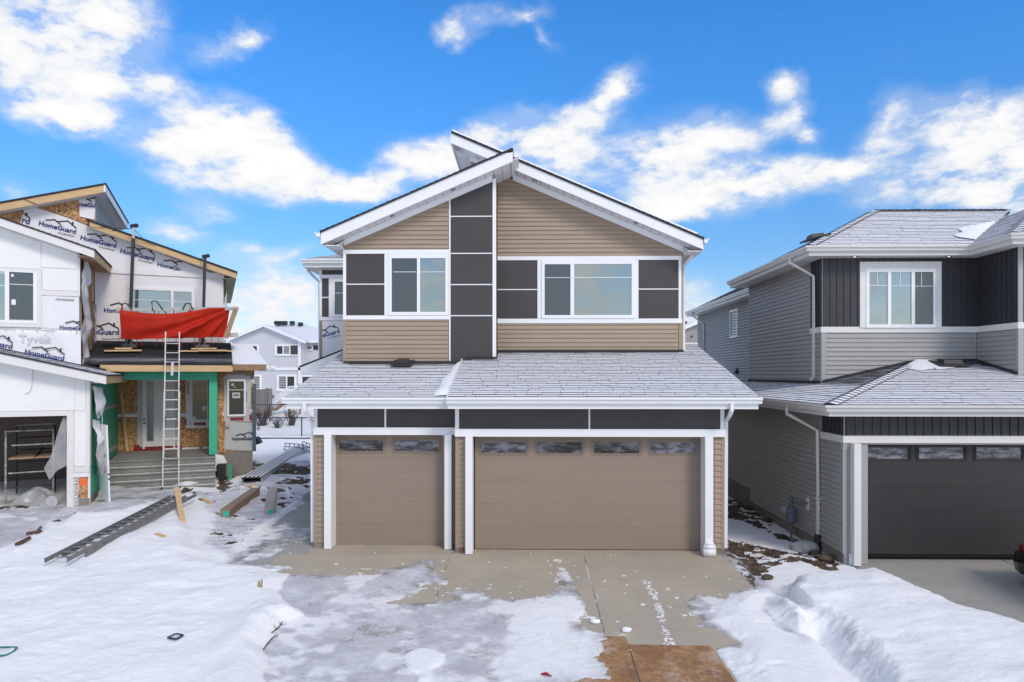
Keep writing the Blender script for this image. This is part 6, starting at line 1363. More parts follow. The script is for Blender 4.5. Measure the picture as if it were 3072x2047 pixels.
# bay on the right of the porch
TY = 3.8; fby = FT(TY); sb0 = L(668, 1250, TY)[0]; sb1 = SR_; zbb = L(715, 1355, TY)[1]
b = MB(); b.box(sb0, TY, zbb, sb1, TM - .001, zE - .15); b.build('bay_wall', M['osb'], B)
b = MB(); b.box(sb0 + .02, TY + .02, -.6, sb1 - .02, TM, zbb - .002); b.build('foundation', M['concd'], B)
b = MB(); b.box(cs1 + .01, 3.6, -.5, sb0, TM - .001, zE - .2); b.build('strand_board', M['osb'], B)
b = MB(); b.slab(fby, *RL(672, 1112, 763, 1130, TY), .0, .01); b.build('blocking', M['lumberd'], B)
b = MB(); b.slab(fby, *RL(671, 1128, 681, 1265, TY), .0, .014); b.slab(fby, *RL(737, 1128, 752, 1265, TY), .0, .014); b.slab(fby, *RL(681, 1124, 737, 1138, TY), .0, .014); b.slab(fby, *RL(681, 1249, 737, 1265, TY), .0, .014); b.build('window_flashing', M['wrapg'], B)
window(B, fby, RL(681.5, 1138, 737, 1249, TY), [RL(687, 1144, 731.5, 1243.5, TY)], M['white'], ['nglass'], [RL(687.5, 1169.3, 731, 1170.8, TY)], d=.065, gd=.03)
b = MB(); b.slab(fby, *RL(697, 1178, 720, 1195, TY), .031, .033); b.build('sticker', M['wrapg'], B)
b = MB(); b.slab(fby, *RL(701, 1183, 717, 1189, TY), .0332, .034); b.build('sticker_print', M['meter'], B)
for q in ((694, 1151, 701, 1158), (703, 1159, 706, 1163)): b = MB(); b.slab(fby, *RL(*q, TY), .031, .033); b.build('sticker', M['wrapg'], B)
b = MB(); b.slab(fby, *RL(690, 1253, 731, 1261, TY), .0145, .018); b.slab(fby, *RL(748, 1244, 755, 1260, TY), .0145, .018); b.build('red_tape', M['red'], B)
b = MB(); q = L(691, 1264.5, TY); put_text(b, fby, 'DUPONT', q[0], q[1], .42, 0, .019, 0, .02); b.build('flashing_print', M['red'], B)
b = MB(); q = L(741, 1206, TY); put_text(b, fby, 'DUPONT', q[0], q[1], .36, math.pi / 2, .019, 0, .02); b.build('flashing_print', M['ink'], B)
for q in ((653, 1133, 670, 1143), (653, 1237, 672, 1248), (752, 1138, 763, 1148), (752, 1228, 764, 1237)): b = MB(); b.slab(fby, *RL(*q, TY), .011, .02); b.build('seam_tape', M['wrap'], B)
cloth(B, fby, PL([(672, 1354), (763, 1353), (763, 1262), (745, 1264), (700, 1266), (676, 1264)], TY), .010, M['wrapg'], 'housewrap_sheet', .018, .08, seed=9)
q = L(696, 1321, TY); logo(B, fby, 'HomeGuar', q[0], q[1], .66, 0, .05, sub=False, blue=False, full=9)
b = MB(); q0 = L(697, 1110, 3.35); q1 = L(799, 1110, 3.35); b.box(SPR + .01, 3.35, q1[1] - .02, q1[0], 3.39, q1[1] + .22); b.box(q1[0] - .04, 3.39, q1[1] - .02, q1[0], TM + 1, q1[1] + .22); b.build('eave_lumber', M['lumberd'], B)
zz_ = q1[1] + .23; b = MB()
b.prism([(SPR + .01, 3.33, zz_), (q1[0] + .03, 3.33, zz_), (SR_ + .0, TM, zz_ + .72), (SPR + .01, TM, zz_ + .72)], (0, 0, -.05)); b.prism([(q1[0] + .03, 3.33, zz_), (q1[0] + .03, TM + 1.2, zz_), (SR_, TM + 1.2, zz_ + .2), (SR_, TM, zz_ + .72)], (0, 0, -.05)); b.build('bay_roof', M['snowobj'], B)
b = MB(); b.box(SPR - .02, 2.68, zE - .1, SPR + .0, TM, zE + .0); b.prism([(SPR - .02, 2.68, zp(2.68) - .1), (SPR - .02, TM, zp(TM) - .1), (SPR - .02, TM, zp(TM) + .02), (SPR - .02, 2.68, zp(2.68) + .02)], (.02, 0, 0)); b.build('rake_lumber', M['sh_edge'], B)
b = MB(); q = L(672, 1275, TY); b.box(sb0 - .09, TY - .12, q[1] - .45, sb0 - .0, TY - .0, q[1] + .05); b.build('meter_box', M['meter'], B)
b = MB(); q = L(684, 1276, TY); b.tube([(q[0], TY - .01, q[1]), (q[0], TY - .12, q[1])], .07, 10); b.build('meter_socket', M['alum'], B)
# concrete porch steps
stp_ = thing('porch_steps', 'grey concrete porch steps with six wide treads below the white door', 'steps', tuple(LW(1.5, 2, 0)))
OFF[stp_.name] = (Matrix.Translation(LW(1.5, 2, 0))).inverted()
nst = 6; zg_ = .05; hh = (zpf - zg_) / nst; ss0, ss1 = .06, 3.07
for i in range(nst):
    t0 = 1.05 + i * .36; t1 = TM - .06 if i == nst - 1 else t0 + .40; z1s = zg_ + (i + 1) * hh; b = MB(); s0_i = ss0 + (.0 if i > 3 else .04)
    P = [LW(s0_i, t0, 0), LW(ss1, t0, 0), LW(ss1, t1, 0), LW(s0_i, t1, 0)]
    b.prism([Vector((p.x, p.y, z1s)) for p in P], (0, 0, -.05))
    Q = [LW(s0_i + .01, t0 + .035, 0), LW(ss1 - .01, t0 + .035, 0), LW(ss1 - .01, t1, 0), LW(s0_i + .01, t1, 0)]
    b.prism([Vector((p.x, p.y, z1s - .05)) for p in Q], (0, 0, -(hh + (.35 if i == 0 else -.0)) + .05 - (0 if i else 0))); st_o = b.build('step', M['concst'], stp_)
    if i < nst - 1:
        b = MB(); yy = [(k / 30, .05 + .035 * math.sin(k * 1.7 + i) + .02 * math.sin(k * 4.1)) for k in range(31)]
        b.prism([LW(s0_i + .02 + (ss1 - s0_i - .04) * a_, t0 + .004, z1s + .001) for a_, w_ in yy] + [LW(s0_i + .02 + (ss1 - s0_i - .04) * a_, t0 + .02 + w_, z1s + .001) for a_, w_ in reversed(yy)], (0, 0, .008)); b.build('snow_lip', M['snowobj'], st_o)

# ---------------------------------------------------------------- scaffold, tarp and ladders on the left house
def LV(u, v, t): s, z = L(u, v, t); return LW(s, t, z)
sc = thing('work_platform', 'pump jack work platform with two black poles on the porch roof', 'scaffold', tuple(LV(500, 1040, 4.6)))
tP = 4.75
for a_, c_, d_ in (((400, 716), (388, 1038), (402, 678)), ((615, 772), (608, 1040), (617, 769))):
    p0, p1, p2 = LV(*a_, tP), LV(*c_, tP), LV(*d_, tP); b = MB(); b.bar(p1, p0, .10, .10); po = b.build('pole', M['blackm'], sc)
    b = MB(); b.bar(p0, p2, .075, .075); b.build('pole_top', M['alum'], po)
    b = MB(); b.bar(p2 - Vector((.1, 0, .02)), p2 + Vector((.12, 0, .02)), .12, .1); b.build('pole_bracket', M['blackm'], po)
    z_ = p1.z - .06; b = MB(); b.bar(p1 - Vector((.22, 0, .0)), p1 + Vector((.22, 0, .0)), .12, .12); b.bar(p1 + Vector((-.08, -.05, 0)), p1 + Vector((-.08, -.05, .3)), .05, .05); b.bar(p1 + Vector((.1, -.05, 0)), p1 + Vector((.1, -.05, .25)), .05, .05); b.build('pole_foot', M['alum'], po)
tT = 4.15
b = MB(); b.bar(LV(348, 930, tT + .05), LV(716, 926, tT + .05), .05, .11); b.build('guard_rail', M['alum'], sc)
b = MB(); b.bar(LV(306, 1013, tT + .45), LV(714, 1005, tT + .45), .5, .12); b.build('platform_plank', M['alumw'], sc)
for q in (((365, 927), (368, 912), (376, 910), (383, 913), (396, 930)), ((458, 932), (455, 905), (463, 903), (470, 905), (489, 929)), ((548, 929), (556, 912), (565, 910), (571, 911), (578, 929))):
    b = MB(); b.tube([LV(u, v, tT) for u, v in q], .022, 6); b.build('hoop', M['blackm'], sc)
b = MB(); b.bar(LV(708, 926, tT), LV(677, 1014, tT), .11, .16); b.build('strut', M['lumberd'], sc)
b = MB(); b.bar(LV(690, 925, tT), LV(714, 924, tT), .09, .09); b.build('rail_end', M['alum'], sc)
# red tarp: a sagging sheet drawn to its upper right corner
tc_ = PL([(360, 930), (690, 924), (676, 1011), (364, 1019)], tT)
def tarpf(u, v):
    top = Vector((tc_[0][0] + (tc_[1][0] - tc_[0][0]) * u, 0, tc_[0][1] + (tc_[1][1] - tc_[0][1]) * u - .16 * math.sin(math.pi * min(1, u * 1.25)) * (1 if u < .8 else 0)))
    bot = Vector((tc_[3][0] + (tc_[2][0] - tc_[3][0]) * u, 0, tc_[3][1] + (tc_[2][1] - tc_[3][1]) * u + .02 * math.sin(u * 31)))
    p = bot + (top - bot) * v
    ang = math.atan2(1.02 - v, (1.05 - u) * 3.2); fan = math.sin(ang * 15) * .07 + math.sin(ang * 27 + 1) * .03
    k = min(1, math.hypot(1 - v, (1 - u) * 3) * 1.4) * (1 if u < .92 else .4)
    bulge = .12 * math.sin(math.pi * v) * math.sin(math.pi * min(1, u * 1.02)) + fan * k
    sd2 = max(0, u - .9) * 1.6
    return LW(p.x, tT - .06 - bulge + sd2, p.z)
b = MB(); b.grid(tarpf, 90, 26); tp = b.build('red_tarp', M['tarp'], smooth=True); tag(tp, 'red tarp stretched along the work platform above the porch roof', 'tarp')
b = MB()
for u in (.14, .19, .33, .385, .515, .565, .69, .74, .86, .93):
    p = tarpf(u, 0); q = Vector((0, 0, -.22 - .12 * ((u * 37) % 1))); b.tube([p, p + q * .5 + Vector((.01, -.02, 0)), p + q], .011, 4)
for u in (.02, .3, .47, .62): p = tarpf(u, 1); b.tube([p, p + Vector((0, .03, .11))], .016, 4)
b.build('tie_cord', M['redp'], tp)
# guy lines from the poles to the gable
b = MB(); b.tube([LV(70, 597, TM - .46), LV(170, 640, TM - .48), LV(280, 684, TM - .5), LV(400, 686, tP)], .012, 4); b.tube([LV(403, 690, tP), LV(440, 727, TM - .5), LV(470, 735, TM - .5)], .010, 4); tag(b.build('guy_line', M['blackm']), 'thin dark line strung from the gable to the pole top', 'rope')
b = MB(); b.tube([LV(617, 771, tP), LV(600, 778, TM - .5), LV(575, 768, TM - .5)], .014, 4); tag(b.build('guy_line', M['tgreen']), 'short green strap from the second pole to the roof edge', 'rope')
def board_thing(name, p, q, w, h, m, label, cat='plank', group=None):
    b = MB(); b.bar(p, q, w, h); return tag(b.build(name, m), label, cat, group)
def RP(u, v, dz=.05):
    t = min((2.7 + k * .01 for k in range(285)), key=lambda q: abs(L(u, v, q)[1] - zp(q) - dz)); s, z = L(u, v, t); return LW(s, t, zp(t) + dz)
for i, (a_, c_, lb) in enumerate((((313, 1053), (425, 1052), 'long pale plank on the porch roof, left of the ladder'), ((345, 1046), (396, 1046), 'short pale plank lying above a longer one, left of the ladder'),
       ((573, 1047), (649, 1046), 'upper pale plank on the porch roof, right of the ladder'), ((595, 1052), (680, 1052), 'middle pale plank on the porch roof, right of the ladder'), ((534, 1054), (697, 1054), 'longest plank on the porch roof, under the others right of the ladder'))):
    board_thing('roof_plank', RP(*a_, .08 + .05 * (i % 2)), RP(*c_, .08 + .05 * (i % 2)), .26, .05, M['lumber'], lb, 'plank', 'planks on the porch roof')
def ladder(name, label, A, Bb, width, nr, m, up, secs, rung0=.28, group=None):
    """Rails along A->B; secs: (start, end, offset along up, rung list start) for each section."""
    A, Bb = Vector(A), Vector(Bb); d = (Bb - A); Ln = d.length; d.normalize(); up = Vector(up).normalized(); side = d.cross(up).normalized(); up = side.cross(d)
    root = thing(name, label, 'ladder', tuple(A), None, group)
    for (s0, s1, off, wd) in secs:
        for k in (-1, 1):
            b = MB(); p = A + d * s0 + side * k * wd / 2 + up * off; q = A + d * s1 + side * k * wd / 2 + up * off; b.bar(p, q, .016, .075, up=up)
            for e in (-.036, .036): b.bar(p + up * e - side * k * .009, q + up * e - side * k * .009, .026, .007, up=up)
            b.build('rail', m, root)
        r = s0 + rung0
        while r < s1 - .1:
            b = MB(); p = A + d * r + up * off; b.tube([p - side * (wd / 2), p + side * (wd / 2)], .015, 8); b.build('rung', m, root); r += .305
    return root, d, side, up
# leaning ladder
lb_ = GS(512, 1467); lb_ = Vector((lb_.x, lb_.y, gh(lb_.x, lb_.y)))
lt_ = LW(*((lambda s: (s, 2.60, zE + .04))(L(517, 1092, 2.60)[0])))
dL = (lt_ - lb_).normalized(); kk = lb_ + dL * 3
zt_l = None
for i in range(400):
    p = lb_ + dL * (3 + i * .02); 
    if CV + (CAMH - p.z) / (Vector((p.x, p.y, 0)).dot(Vector((-st, ct, 0)))) * FPX < 999: break
Ltot = 3 + i * .02
upL = E2 * -1.0
root, d_, s_i, u_ = ladder('leaning_ladder', 'paint-specked extension ladder leaning on the porch roof edge', lb_, lt_, .43, 14, M['alumw'], upL, [(0.02, 3.0, 0, .445), (.9, Ltot, .07, .405)])
for k in (-1, 1):
    b = MB(); p = lb_ + s_i * k * .235; b.box(p.x - .05, p.y - .06, p.z - .02, p.x + .05, p.y + .06, p.z + .07); b.build('ladder_foot', M['blackm'], root)
    b = MB(); p = lb_ + d_ * 2.05 + s_i * k * .17 + u_ * .07; b.bar(p - d_ * .14, p + d_ * .16, .04, .05, up=u_); b.build('rung_lock', M['blackm'], root)
b = MB(); p = lb_ + d_ * (Ltot - 1.45) + u_ * .12; b.bar(p, p + Vector((.03, -.02, .42)), .07, .012); tag(b.build('tape_scrap', M['wrap']), 'white scrap tied to a rung of the leaning ladder', 'scrap')
# ladder lying in the snow
g0 = [GS(134, 1703), GS(202, 1709)]; g1 = [GS(541, 1504), GS(583, 1511)]
A_ = (g0[0] + g0[1]) / 2; B_ = (g1[0] + g1[1]) / 2; wdt = (g0[1] - g0[0]).length; A_.z += .07; B_.z += .20
LL = (B_ - A_).length
ladder('lying_ladder', 'grey extension ladder lying flat on the snow', A_, B_, .45, 18, M['alumd'], (0, 0, 1), [(.0, LL - .55, .085, min(.50, max(.40, wdt * .85))), (.55, LL, .0, min(.56, max(.45, wdt * .95)))], .20)
p = GS(548, 1566); q = GS(543, 1560); board_thing('leaning_board', (p.x, p.y, p.z - .02), (A_ + (B_ - A_) * .93) + Vector((-.05, -.12, .30)), .13, .045, M['lumber'], 'short pale board propped upright against the lying ladder', 'board')
# other things on the building site
def long_box(name, near_l, near_r, far_m, h, m, label):
    a, c, f = GS(*near_l), GS(*near_r), GS(*far_m); wv = c - a; wv.z = 0; mid = (a + c) / 2; d = f - mid; d.z = 0; n = Vector((-d.y, d.x, 0)).normalized(); w = min(.42, max(.24, wv.length))
    z = min(a.z, c.z) - .02; P = [mid + n * w / 2, mid - n * w / 2, mid - n * w / 2 + d, mid + n * w / 2 + d]; zf = f.z
    b = MB(); lo = [Vector((P[0].x, P[0].y, z)), Vector((P[1].x, P[1].y, z)), Vector((P[2].x, P[2].y, zf - .02)), Vector((P[3].x, P[3].y, zf - .02))]; b.prism(lo, (0, 0, h + .02))
    r = thing(name, label, 'box', tuple(mid), None, 'long cartons lying on the trampled snow'); b.build('carton', m, r)
    nn = -d.normalized() * .004; P0 = P[0] + nn; P1 = P[1] + nn; b = MB(); L0 = P0 + (P1 - P0) * .33; L1 = P0 + (P1 - P0) * .9
    b.prism([Vector((L0.x, L0.y, z + .05)), Vector((L1.x, L1.y, z + .05)), Vector((L1.x, L1.y, z + h - .02)), Vector((L0.x, L0.y, z + h - .02))], nn); b.build('end_label', M['label'], r); return r
long_box('long_carton', (660, 1551), (689, 1552), (767, 1484), .20, M['card'], 'long plain brown carton with a green end label, nearer the porch steps')
long_box('long_carton', (793, 1544), (822, 1545), (818, 1480), .18, M['cardt'], 'long pale printed carton with a green end label, nearer the tan house')
pa0, pa1 = GS(741, 1447), GS(769, 1454); pf = GS(905, 1353); dm = pf - (pa0 + pa1) / 2; mid = (pa0 + pa1) / 2
ap = thing('scaffold_plank', 'long ribbed aluminium scaffold plank lying diagonally across the dirty snow', 'scaffold plank', tuple(mid))
dn = Vector((dm.x, dm.y, 0)).normalized(); sn = Vector((dn.y, -dn.x, 0)); zA, zB = mid.z + .06, pf.z + .12
E_ = Vector((pf.x, pf.y, zB)); A0 = Vector((mid.x, mid.y, zA)); b = MB(); b.bar(A0 + Vector((0, 0, .12)), E_ + Vector((0, 0, .12)), .62, .05); b.build('deck', M['blackm'], ap)
for k in range(5): b = MB(); o = sn * (-.26 + .13 * k); b.bar(A0 + o + Vector((0, 0, .15)), E_ + o + Vector((0, 0, .15)), .07, .02); b.build('deck_rib', M['white2'], ap)
for k in (-1, 1): b = MB(); o = sn * (.30 * k); b.bar(A0 + o + Vector((0, 0, .04)), E_ + o + Vector((0, 0, .04)), .04, .16); b.build('side_beam', M['alum'], ap)
def frame_rack(p, q, h, label, n=4):
    p, q = Vector(p), Vector(q); r = thing('guardrail_frame', label, 'metal frame', tuple(p), None, 'black frames behind the scaffold plank')
    up = Vector((.05, .03, h)); b = MB()
    for f in (0, .5, 1): b.bar(p + up * f, q + up * f, .035, .035)
    for i in range(n + 1): s = p + (q - p) * (i / n); b.bar(s, s + up, .03, .03)
    b.build('frame_bars', M['blackm'], r)
a_, c_ = GS(853, 1352), GS(908, 1362); frame_rack(a_ + Vector((0, 0, .04)), c_ + Vector((0, 0, .1)), .34, 'black welded frame left of the far end of the aluminium plank')
a_, c_ = GS(905, 1352), GS(938, 1361); frame_rack(a_ + Vector((0, 0, .12)), c_ + Vector((0, 0, .05)), .34, 'black welded frame right of the far end of the aluminium plank', 3)
for (u0, v0, u1, v1, w, h, m, lb) in ((737, 1462, 768, 1458, .10, .05, M['lumber'], 'small pale wood offcut in front of the aluminium plank'), (607, 1500, 633, 1513, .10, .05, M['lumber'], 'small wood offcut on the snow below the porch steps'),
        (468, 1604, 494, 1612, .08, .03, M['lumber'], 'flat splinter of wood half sunk in snow right of the lying ladder')):
    a_, c_ = GS(u0, v0), GS(u1, v1); board_thing('wood_offcut', a_ + Vector((0, 0, .02)), c_ + Vector((0, 0, .02)), w, h, m, lb, 'wood scrap', 'wood scraps on the snow')
a_, c_ = GS(50, 1638), GS(88, 1619); b = MB(); b.tube([a_ + Vector((0, 0, .03)), c_ + Vector((0, 0, .03))], .045, 8); tag(b.build('pipe_offcut', M['rust']), 'short reddish brown pipe lying on the left snow', 'pipe')
p = GS(102, 1603); b = MB(); b.bar(p + Vector((-.16, 0, .02)), p + Vector((.12, .06, .05)), .1, .05); b.bar(p + Vector((.08, -.05, .03)), p + Vector((.12, .06, .16)), .04, .04); tag(b.build('brown_debris', M['rust']), 'small heap of broken brown debris beside the pipe', 'debris')
P = [GS(504, 1919), GS(529, 1924), GS(549, 1911), GS(527, 1907)]; b = MB(); b.prism([q + Vector((0, 0, .012)) for q in P], (0, 0, .014)); tr = b.build('flat_tray', M['inkg']); tag(tr, 'small flat grey card with a dark edge lying on the clean snow', 'card')
b = MB()
for i in range(4): b.bar(P[i] + Vector((0, 0, .028)), P[(i + 1) % 4] + Vector((0, 0, .028)), .03, .012)
b.build('dark_edge', M['blackm'], tr)
c_ = GS(6, 1961); b = MB(); b.tube([c_ + Vector((.16 * math.cos(t), .17 * math.sin(t) , .03 + .012 * math.sin(3 * t))) for t in np.linspace(0, 6.2, 30)], .014, 6); tag(b.build('green_loop', M['tgreen']), 'green hose loop on the snow at the left edge', 'hose')
p = GS(779, 1761); b = MB(); b.bar(p, p + Vector((-.015, 0, .10)), .03, .03); b.bar(p + Vector((.04, 0, 0)), p + Vector((.035, 0, .13)), .02, .02); tag(b.build('survey_stake', M['lumberd']), 'little wooden stake poking out of the snow near the drive', 'stake')
for (pts, lb) in ((((790, 1953), (806, 1930), (826, 1911)), 'longer bare twig on the snow edge left of the drive'), (((815, 1902), (836, 1888), (846, 1872)), 'shorter bare twig on the snow edge, above the longer one')):
    Q = [GS(u, v) + Vector((0, 0, .02)) for u, v in pts]; b = MB(); b.tube(Q, .008, 4)
    rs_ = random.Random(len(lb))
    for i in range(6):
        s = Q[0] + (Q[2] - Q[0]) * rs_.uniform(.1, .95); b.tube([s, s + Vector((rs_.uniform(-.08, .08), rs_.uniform(.02, .10), rs_.uniform(-.01, .03)))], .004, 3)
    tag(b.build('twig', M['twig']), lb, 'twig', 'twigs on the snow')
p = GS(1637, 2030); b = MB(); b.tube([p + Vector((-.06, .03, .02)), p + Vector((0, 0, .04)), p + Vector((.08, -.03, .02))], [.010, .020, .006], 6); b.tube([p + Vector((0, .03, .02)), p + Vector((.04, .03, .03))], .009, 5); tag(b.build('red_litter', M['redp']), 'crumpled dark red litter on the snow at the foot of the drive', 'litter')
def rock(name, p, r, m, lb, seed=0, sq=.7):
    b = MB(); nu, nv = 18, 10; rs = np.random.RandomState(seed)
    def fn(u, v):
        t = 2 * math.pi * u; f = math.pi * v; d = Vector((math.sin(f) * math.cos(t), math.sin(f) * math.sin(t), math.cos(f)))
        k = .72 + .55 * float(fbm(np.array([d.x * 1.2 + seed]), np.array([d.y * 1.2 + d.z * 1.7]), 1.6, 4, seed)[0])
        return Vector(p) + Vector((d.x * r * k * 1.3, d.y * r * k, d.z * r * k * sq))
    b.grid(fn, nu, nv); return tag(b.build(name, m, smooth=True), lb, 'rock')
p = GS(2413, 1652); rock('broken_concrete', p + Vector((0, 0, .05)), .23, M['rock'], 'rough pale lump of concrete below the gas meter', 3)
M['soilm'] = mat('soil_clod', (.10, .075, .05), .9, .3, 12, .5, 30)
for i, (u, v, r, lb) in enumerate(((2303, 1737, .085, 'brown stone on the snow between the driveways, larger one'), (2296, 1717, .05, 'flat brown stone on the snow, smaller one farther back'), (2446, 1664, .10, 'dark clod at the foot of the grey wall, beside the pale lump'), (2478, 1680, .13, 'earth clod against the corner of the grey garage'), (2250, 1530, .12, 'dark earth clod in the shaded gap between the houses'), (2300, 1565, .10, 'dark earth clod below the gas meter in the gap'))):
    p = GS(u, v); rock('stone', p + Vector((0, 0, r * .3)), r, M['soilm'], lb, 11 + i)
for i, (u, v) in enumerate(((1786, 1870), (1880, 1895))):
    p = GS(u, v) if i == 0 else G(u, v); p = G(u, v); rock('snow_lump', Vector((p.x, p.y, zd(p.y) + .03)), .06, M['snowobj'], ('snow lump at the end of the drive joint', 'snow lump on the edge of the strand board')[i], 40 + i)
# bin by the steps, a flap of wrap hanging above it
p = LW(3.26, 2.9, 0); z_ = gh(p.x, p.y)
bn = thing('black_bin', 'slim black bin standing beside the porch steps under a hanging flap of wrap', 'bin', (p.x, p.y, z_))
b = MB()
for k0, k1, w0_, w1_ in ((-.05, .52, .105, .125), (.525, .56, .138, .138)):
    lo = [p + E1 * sx_ * w0_ + E2 * sy_ * w0_ + Vector((0, 0, z_ + k0)) for sx_, sy_ in ((-1, -1), (1, -1), (1, 1), (-1, 1))]; hi = [p + E1 * sx_ * w1_ + E2 * sy_ * w1_ + Vector((0, 0, z_ + k1)) for sx_, sy_ in ((-1, -1), (1, -1), (1, 1), (-1, 1))]
    b.add(lo + hi, [(3, 2, 1, 0), (4, 5, 6, 7)] + [(i, (i + 1) % 4, 4 + (i + 1) % 4, 4 + i) for i in range(4)])
b.build('body', M['blackm'], bn)
cloth(B, FT(3.05), [(3.06, zpf - .50), (3.30, zpf - .46), (3.42, zpf - .22), (3.30, zpf + .02), (3.06, zpf + .06)], .02, M['wrap'], 'hanging_wrap', .10, .05, seed=17)
q = (3.10, zpf - .44); b = MB(); put_text(b, FT(3.05), 'IE', q[0], q[1], .15, .06, .14, 0, .03); b.build('printed_logo', M['ink'], B)
p2 = LW(3.5, 2.95, 0); b = MB(); b.bar((p2.x, p2.y, gh(p2.x, p2.y) - .05), (p2.x, p2.y, gh(p2.x, p2.y) + .5), .09, .05); tag(b.build('green_offcut', M['green']), 'green sheathing offcut standing behind the black bin', 'board')
p0 = LV(762, 1354, TY - .12); p1 = LV(763, 1153, TY - .12); b = MB(); b.bar((p1.x, p1.y, p0.z), p1, .10, .06); po = b.build('corner_post', M['meter']); tag(po, 'tall dark grey metal post standing at the corner of the bay', 'post')
q = LV(776, 1286, TY - .1); b = MB(); b.bar(p0 + Vector((.04, 0, q.z - p0.z)), q, .05, .05); b.bar(q - Vector((0, 0, .06)), q + Vector((0, 0, .09)), .06, .06); b.build('bracket', M['alum'], po)
p = LV(767, 1330, TY + .2); b = MB(); b.prism([p + Vector((0, 0, .22)), p + Vector((.14, 0, .02)), p + Vector((.1, 0, -.02)), p + Vector((0, 0, -.06))], (0, .3, 0)); tag(b.build('vent_hood', M['blackm']), 'black vent hood sticking out behind the dark corner post', 'vent')
# door slab, stud and torn wrap by the garage corner
t_a = .55; fs0 = FS(.0)
za_, zb_ = .25, 2.33
dl = thing('door_slab', 'loose white door slab leaning by the corner of the unfinished garage', 'door', tuple(LW(.25, .6, .2)))
P = [LW(.13, .75, za_), LW(.42, .12, za_), LW(.34, .20, zb_), LW(.08, .75, zb_)]
b = MB(); b.prism(P, E1 * .04 + E2 * .02); b.build('leaf', M['white'], dl)
for v in (.30, .36): b = MB(); q = P[1] + (P[2] - P[1]) * v + E2 * .002; b.bar(q - E2 * .01, q + E2 * .012 + E1 * .045, .03, .03); b.build('latch_hole', M['chrome'], dl)
p = LW(.30, TM - .25, zpf + .02); q = LW(.10, TM - .06, zpf + 2.0); board_thing('leaning_stud', p, q, .09, .05, M['lumber'], 'pale stud leaning on the strand board left of the white door', 'stud')
q = L(603, 1335, TM); board_thing('short_stud', LW(q[0], TM - .05, zpf + .01), LW(q[0], TM - .03, zpf + .42), .12, .04, M['lumberd'], 'short board standing under the porch window', 'board')
for (poly, seed, am) in (([(.16, 2.50), (.95, 2.62), (1.25, 2.95), (.75, 3.35), (.16, 3.4)], 31, .28), ([(.16, .95), (1.25, .85), (.85, 1.9), (.5, 2.45), (.16, 2.5)], 32, .26)):
    o_ = cloth(B, fs0, poly, .03, M['wrap'], 'torn_wrap', am, .07, seed=seed)
logo(B, fs0, 'uard', .25, 1.02, .7, .1, .30, sub=False, small=False, blue=True, start=5)
b = MB(); b.slab(fs0, 1.2, 2.62, TM - .2, 2.72, .005, .014); b.slab(fs0, 1.3, 1.22, TM - .3, 1.36, .005, .014); b.build('seam_tape', M['wrapg'], B)
b = MB(); b.tube([LW(.25, -.05, 2.95), LW(.27, .1, 2.5), LW(.25, .2, 2.05)], .008, 4); tag(b.build('cord', M['wrap']), 'white cord hanging from the eave of the unfinished garage', 'cord')
b = MB(); b.tube([LV(98, 1110, -.03), LV(97, 1140, -.06), LV(94, 1165, -.06), LV(87, 1178, -.06), (LV(74, 1180, -.06))], .010, 4); tag(b.build('cord', M['inkg']), 'grey wire hanging down the white panel above the garage opening', 'cord')
# inside the garage: scaffold frames, plastic film, a roll
gs = thing('painted_scaffold', 'black and white paint-splashed scaffold frame inside the open garage', 'scaffold', tuple(LV(20, 1500, .9)))
def GT(u, v, t): return LV(u, v, t)
b = MB(); b.tube([GT(17, 1508, .8), GT(17, 1292, .8)], .024, 7); b.build('leg', M['speck'], gs)
b = MB(); b.tube([GT(160, 1288, .8), GT(160, 1480, .8)], .024, 7); b.build('leg', M['speck'], gs)
b = MB(); b.tube([GT(50, 1480, 2.2), GT(50, 1280, 2.2)], .024, 7); b.build('leg', M['blackm'], gs)
b = MB(); b.tube([GT(165, 1480, 2.2), GT(165, 1275, 2.2)], .024, 7); b.build('leg', M['blackm'], gs)
for (a_, c_, t, m) in (((17, 1295), (162, 1289), .8, 'speck'), ((35, 1337), (162, 1331), .8, 'speck'), ((25, 1421), (162, 1412), .8, 'speck'), ((17, 1465), (162, 1455), .8, 'blackm'), ((50, 1314), (165, 1308), 2.2, 'blackm'), ((50, 1277), (165, 1271), 2.2, 'speck'), ((50, 1350), (165, 1345), 2.2, 'blackm'), ((50, 1387), (165, 1380), 2.2, 'blackm')):
    b = MB(); b.tube([GT(*a_, t), GT(*c_, t)], .02, 6); b.build('crossbar', M[m], gs)
b = MB(); q0, q1 = GT(25, 1380, .8), GT(162, 1372, .8); b.prism([q0, q1, q1 + E2 * 1.4, q0 + E2 * 1.4], (0, 0, .04)); b.build('platform', M['lumberd'], gs)
b = MB(); b.tube([GT(105, 1373, .8), GT(128, 1345, 2.2)], .03, 6); b.build('crossbar', M['blackm'], gs)
M['polyt'] = mat('clear_plastic_film', (.46, .465, .47), .25, .08, 3, .6, 7); M['polyt'].node_tree.nodes['Principled BSDF'].inputs['Alpha'].default_value = .62
def filmf(poly, t, seed, am, name, lb):
    bb = MB(); o = cloth(None, lambda a, z, o: LW(a, t - o, z), PL(poly, t), .0, M['polyt'], name, am, .06, seed=seed); tag(o, lb, 'plastic sheet', 'plastic sheets in the open garage')
filmf([(202, 1250), (192, 1250), (168, 1320), (154, 1370), (132, 1405), (150, 1440), (172, 1412), (202, 1396)], .22, 41, .14, 'plastic_curtain', 'translucent plastic curtain drawn to the side of the garage opening')
p = GS(130, 1500); p = LV(125, 1485, .8)
b = MB()
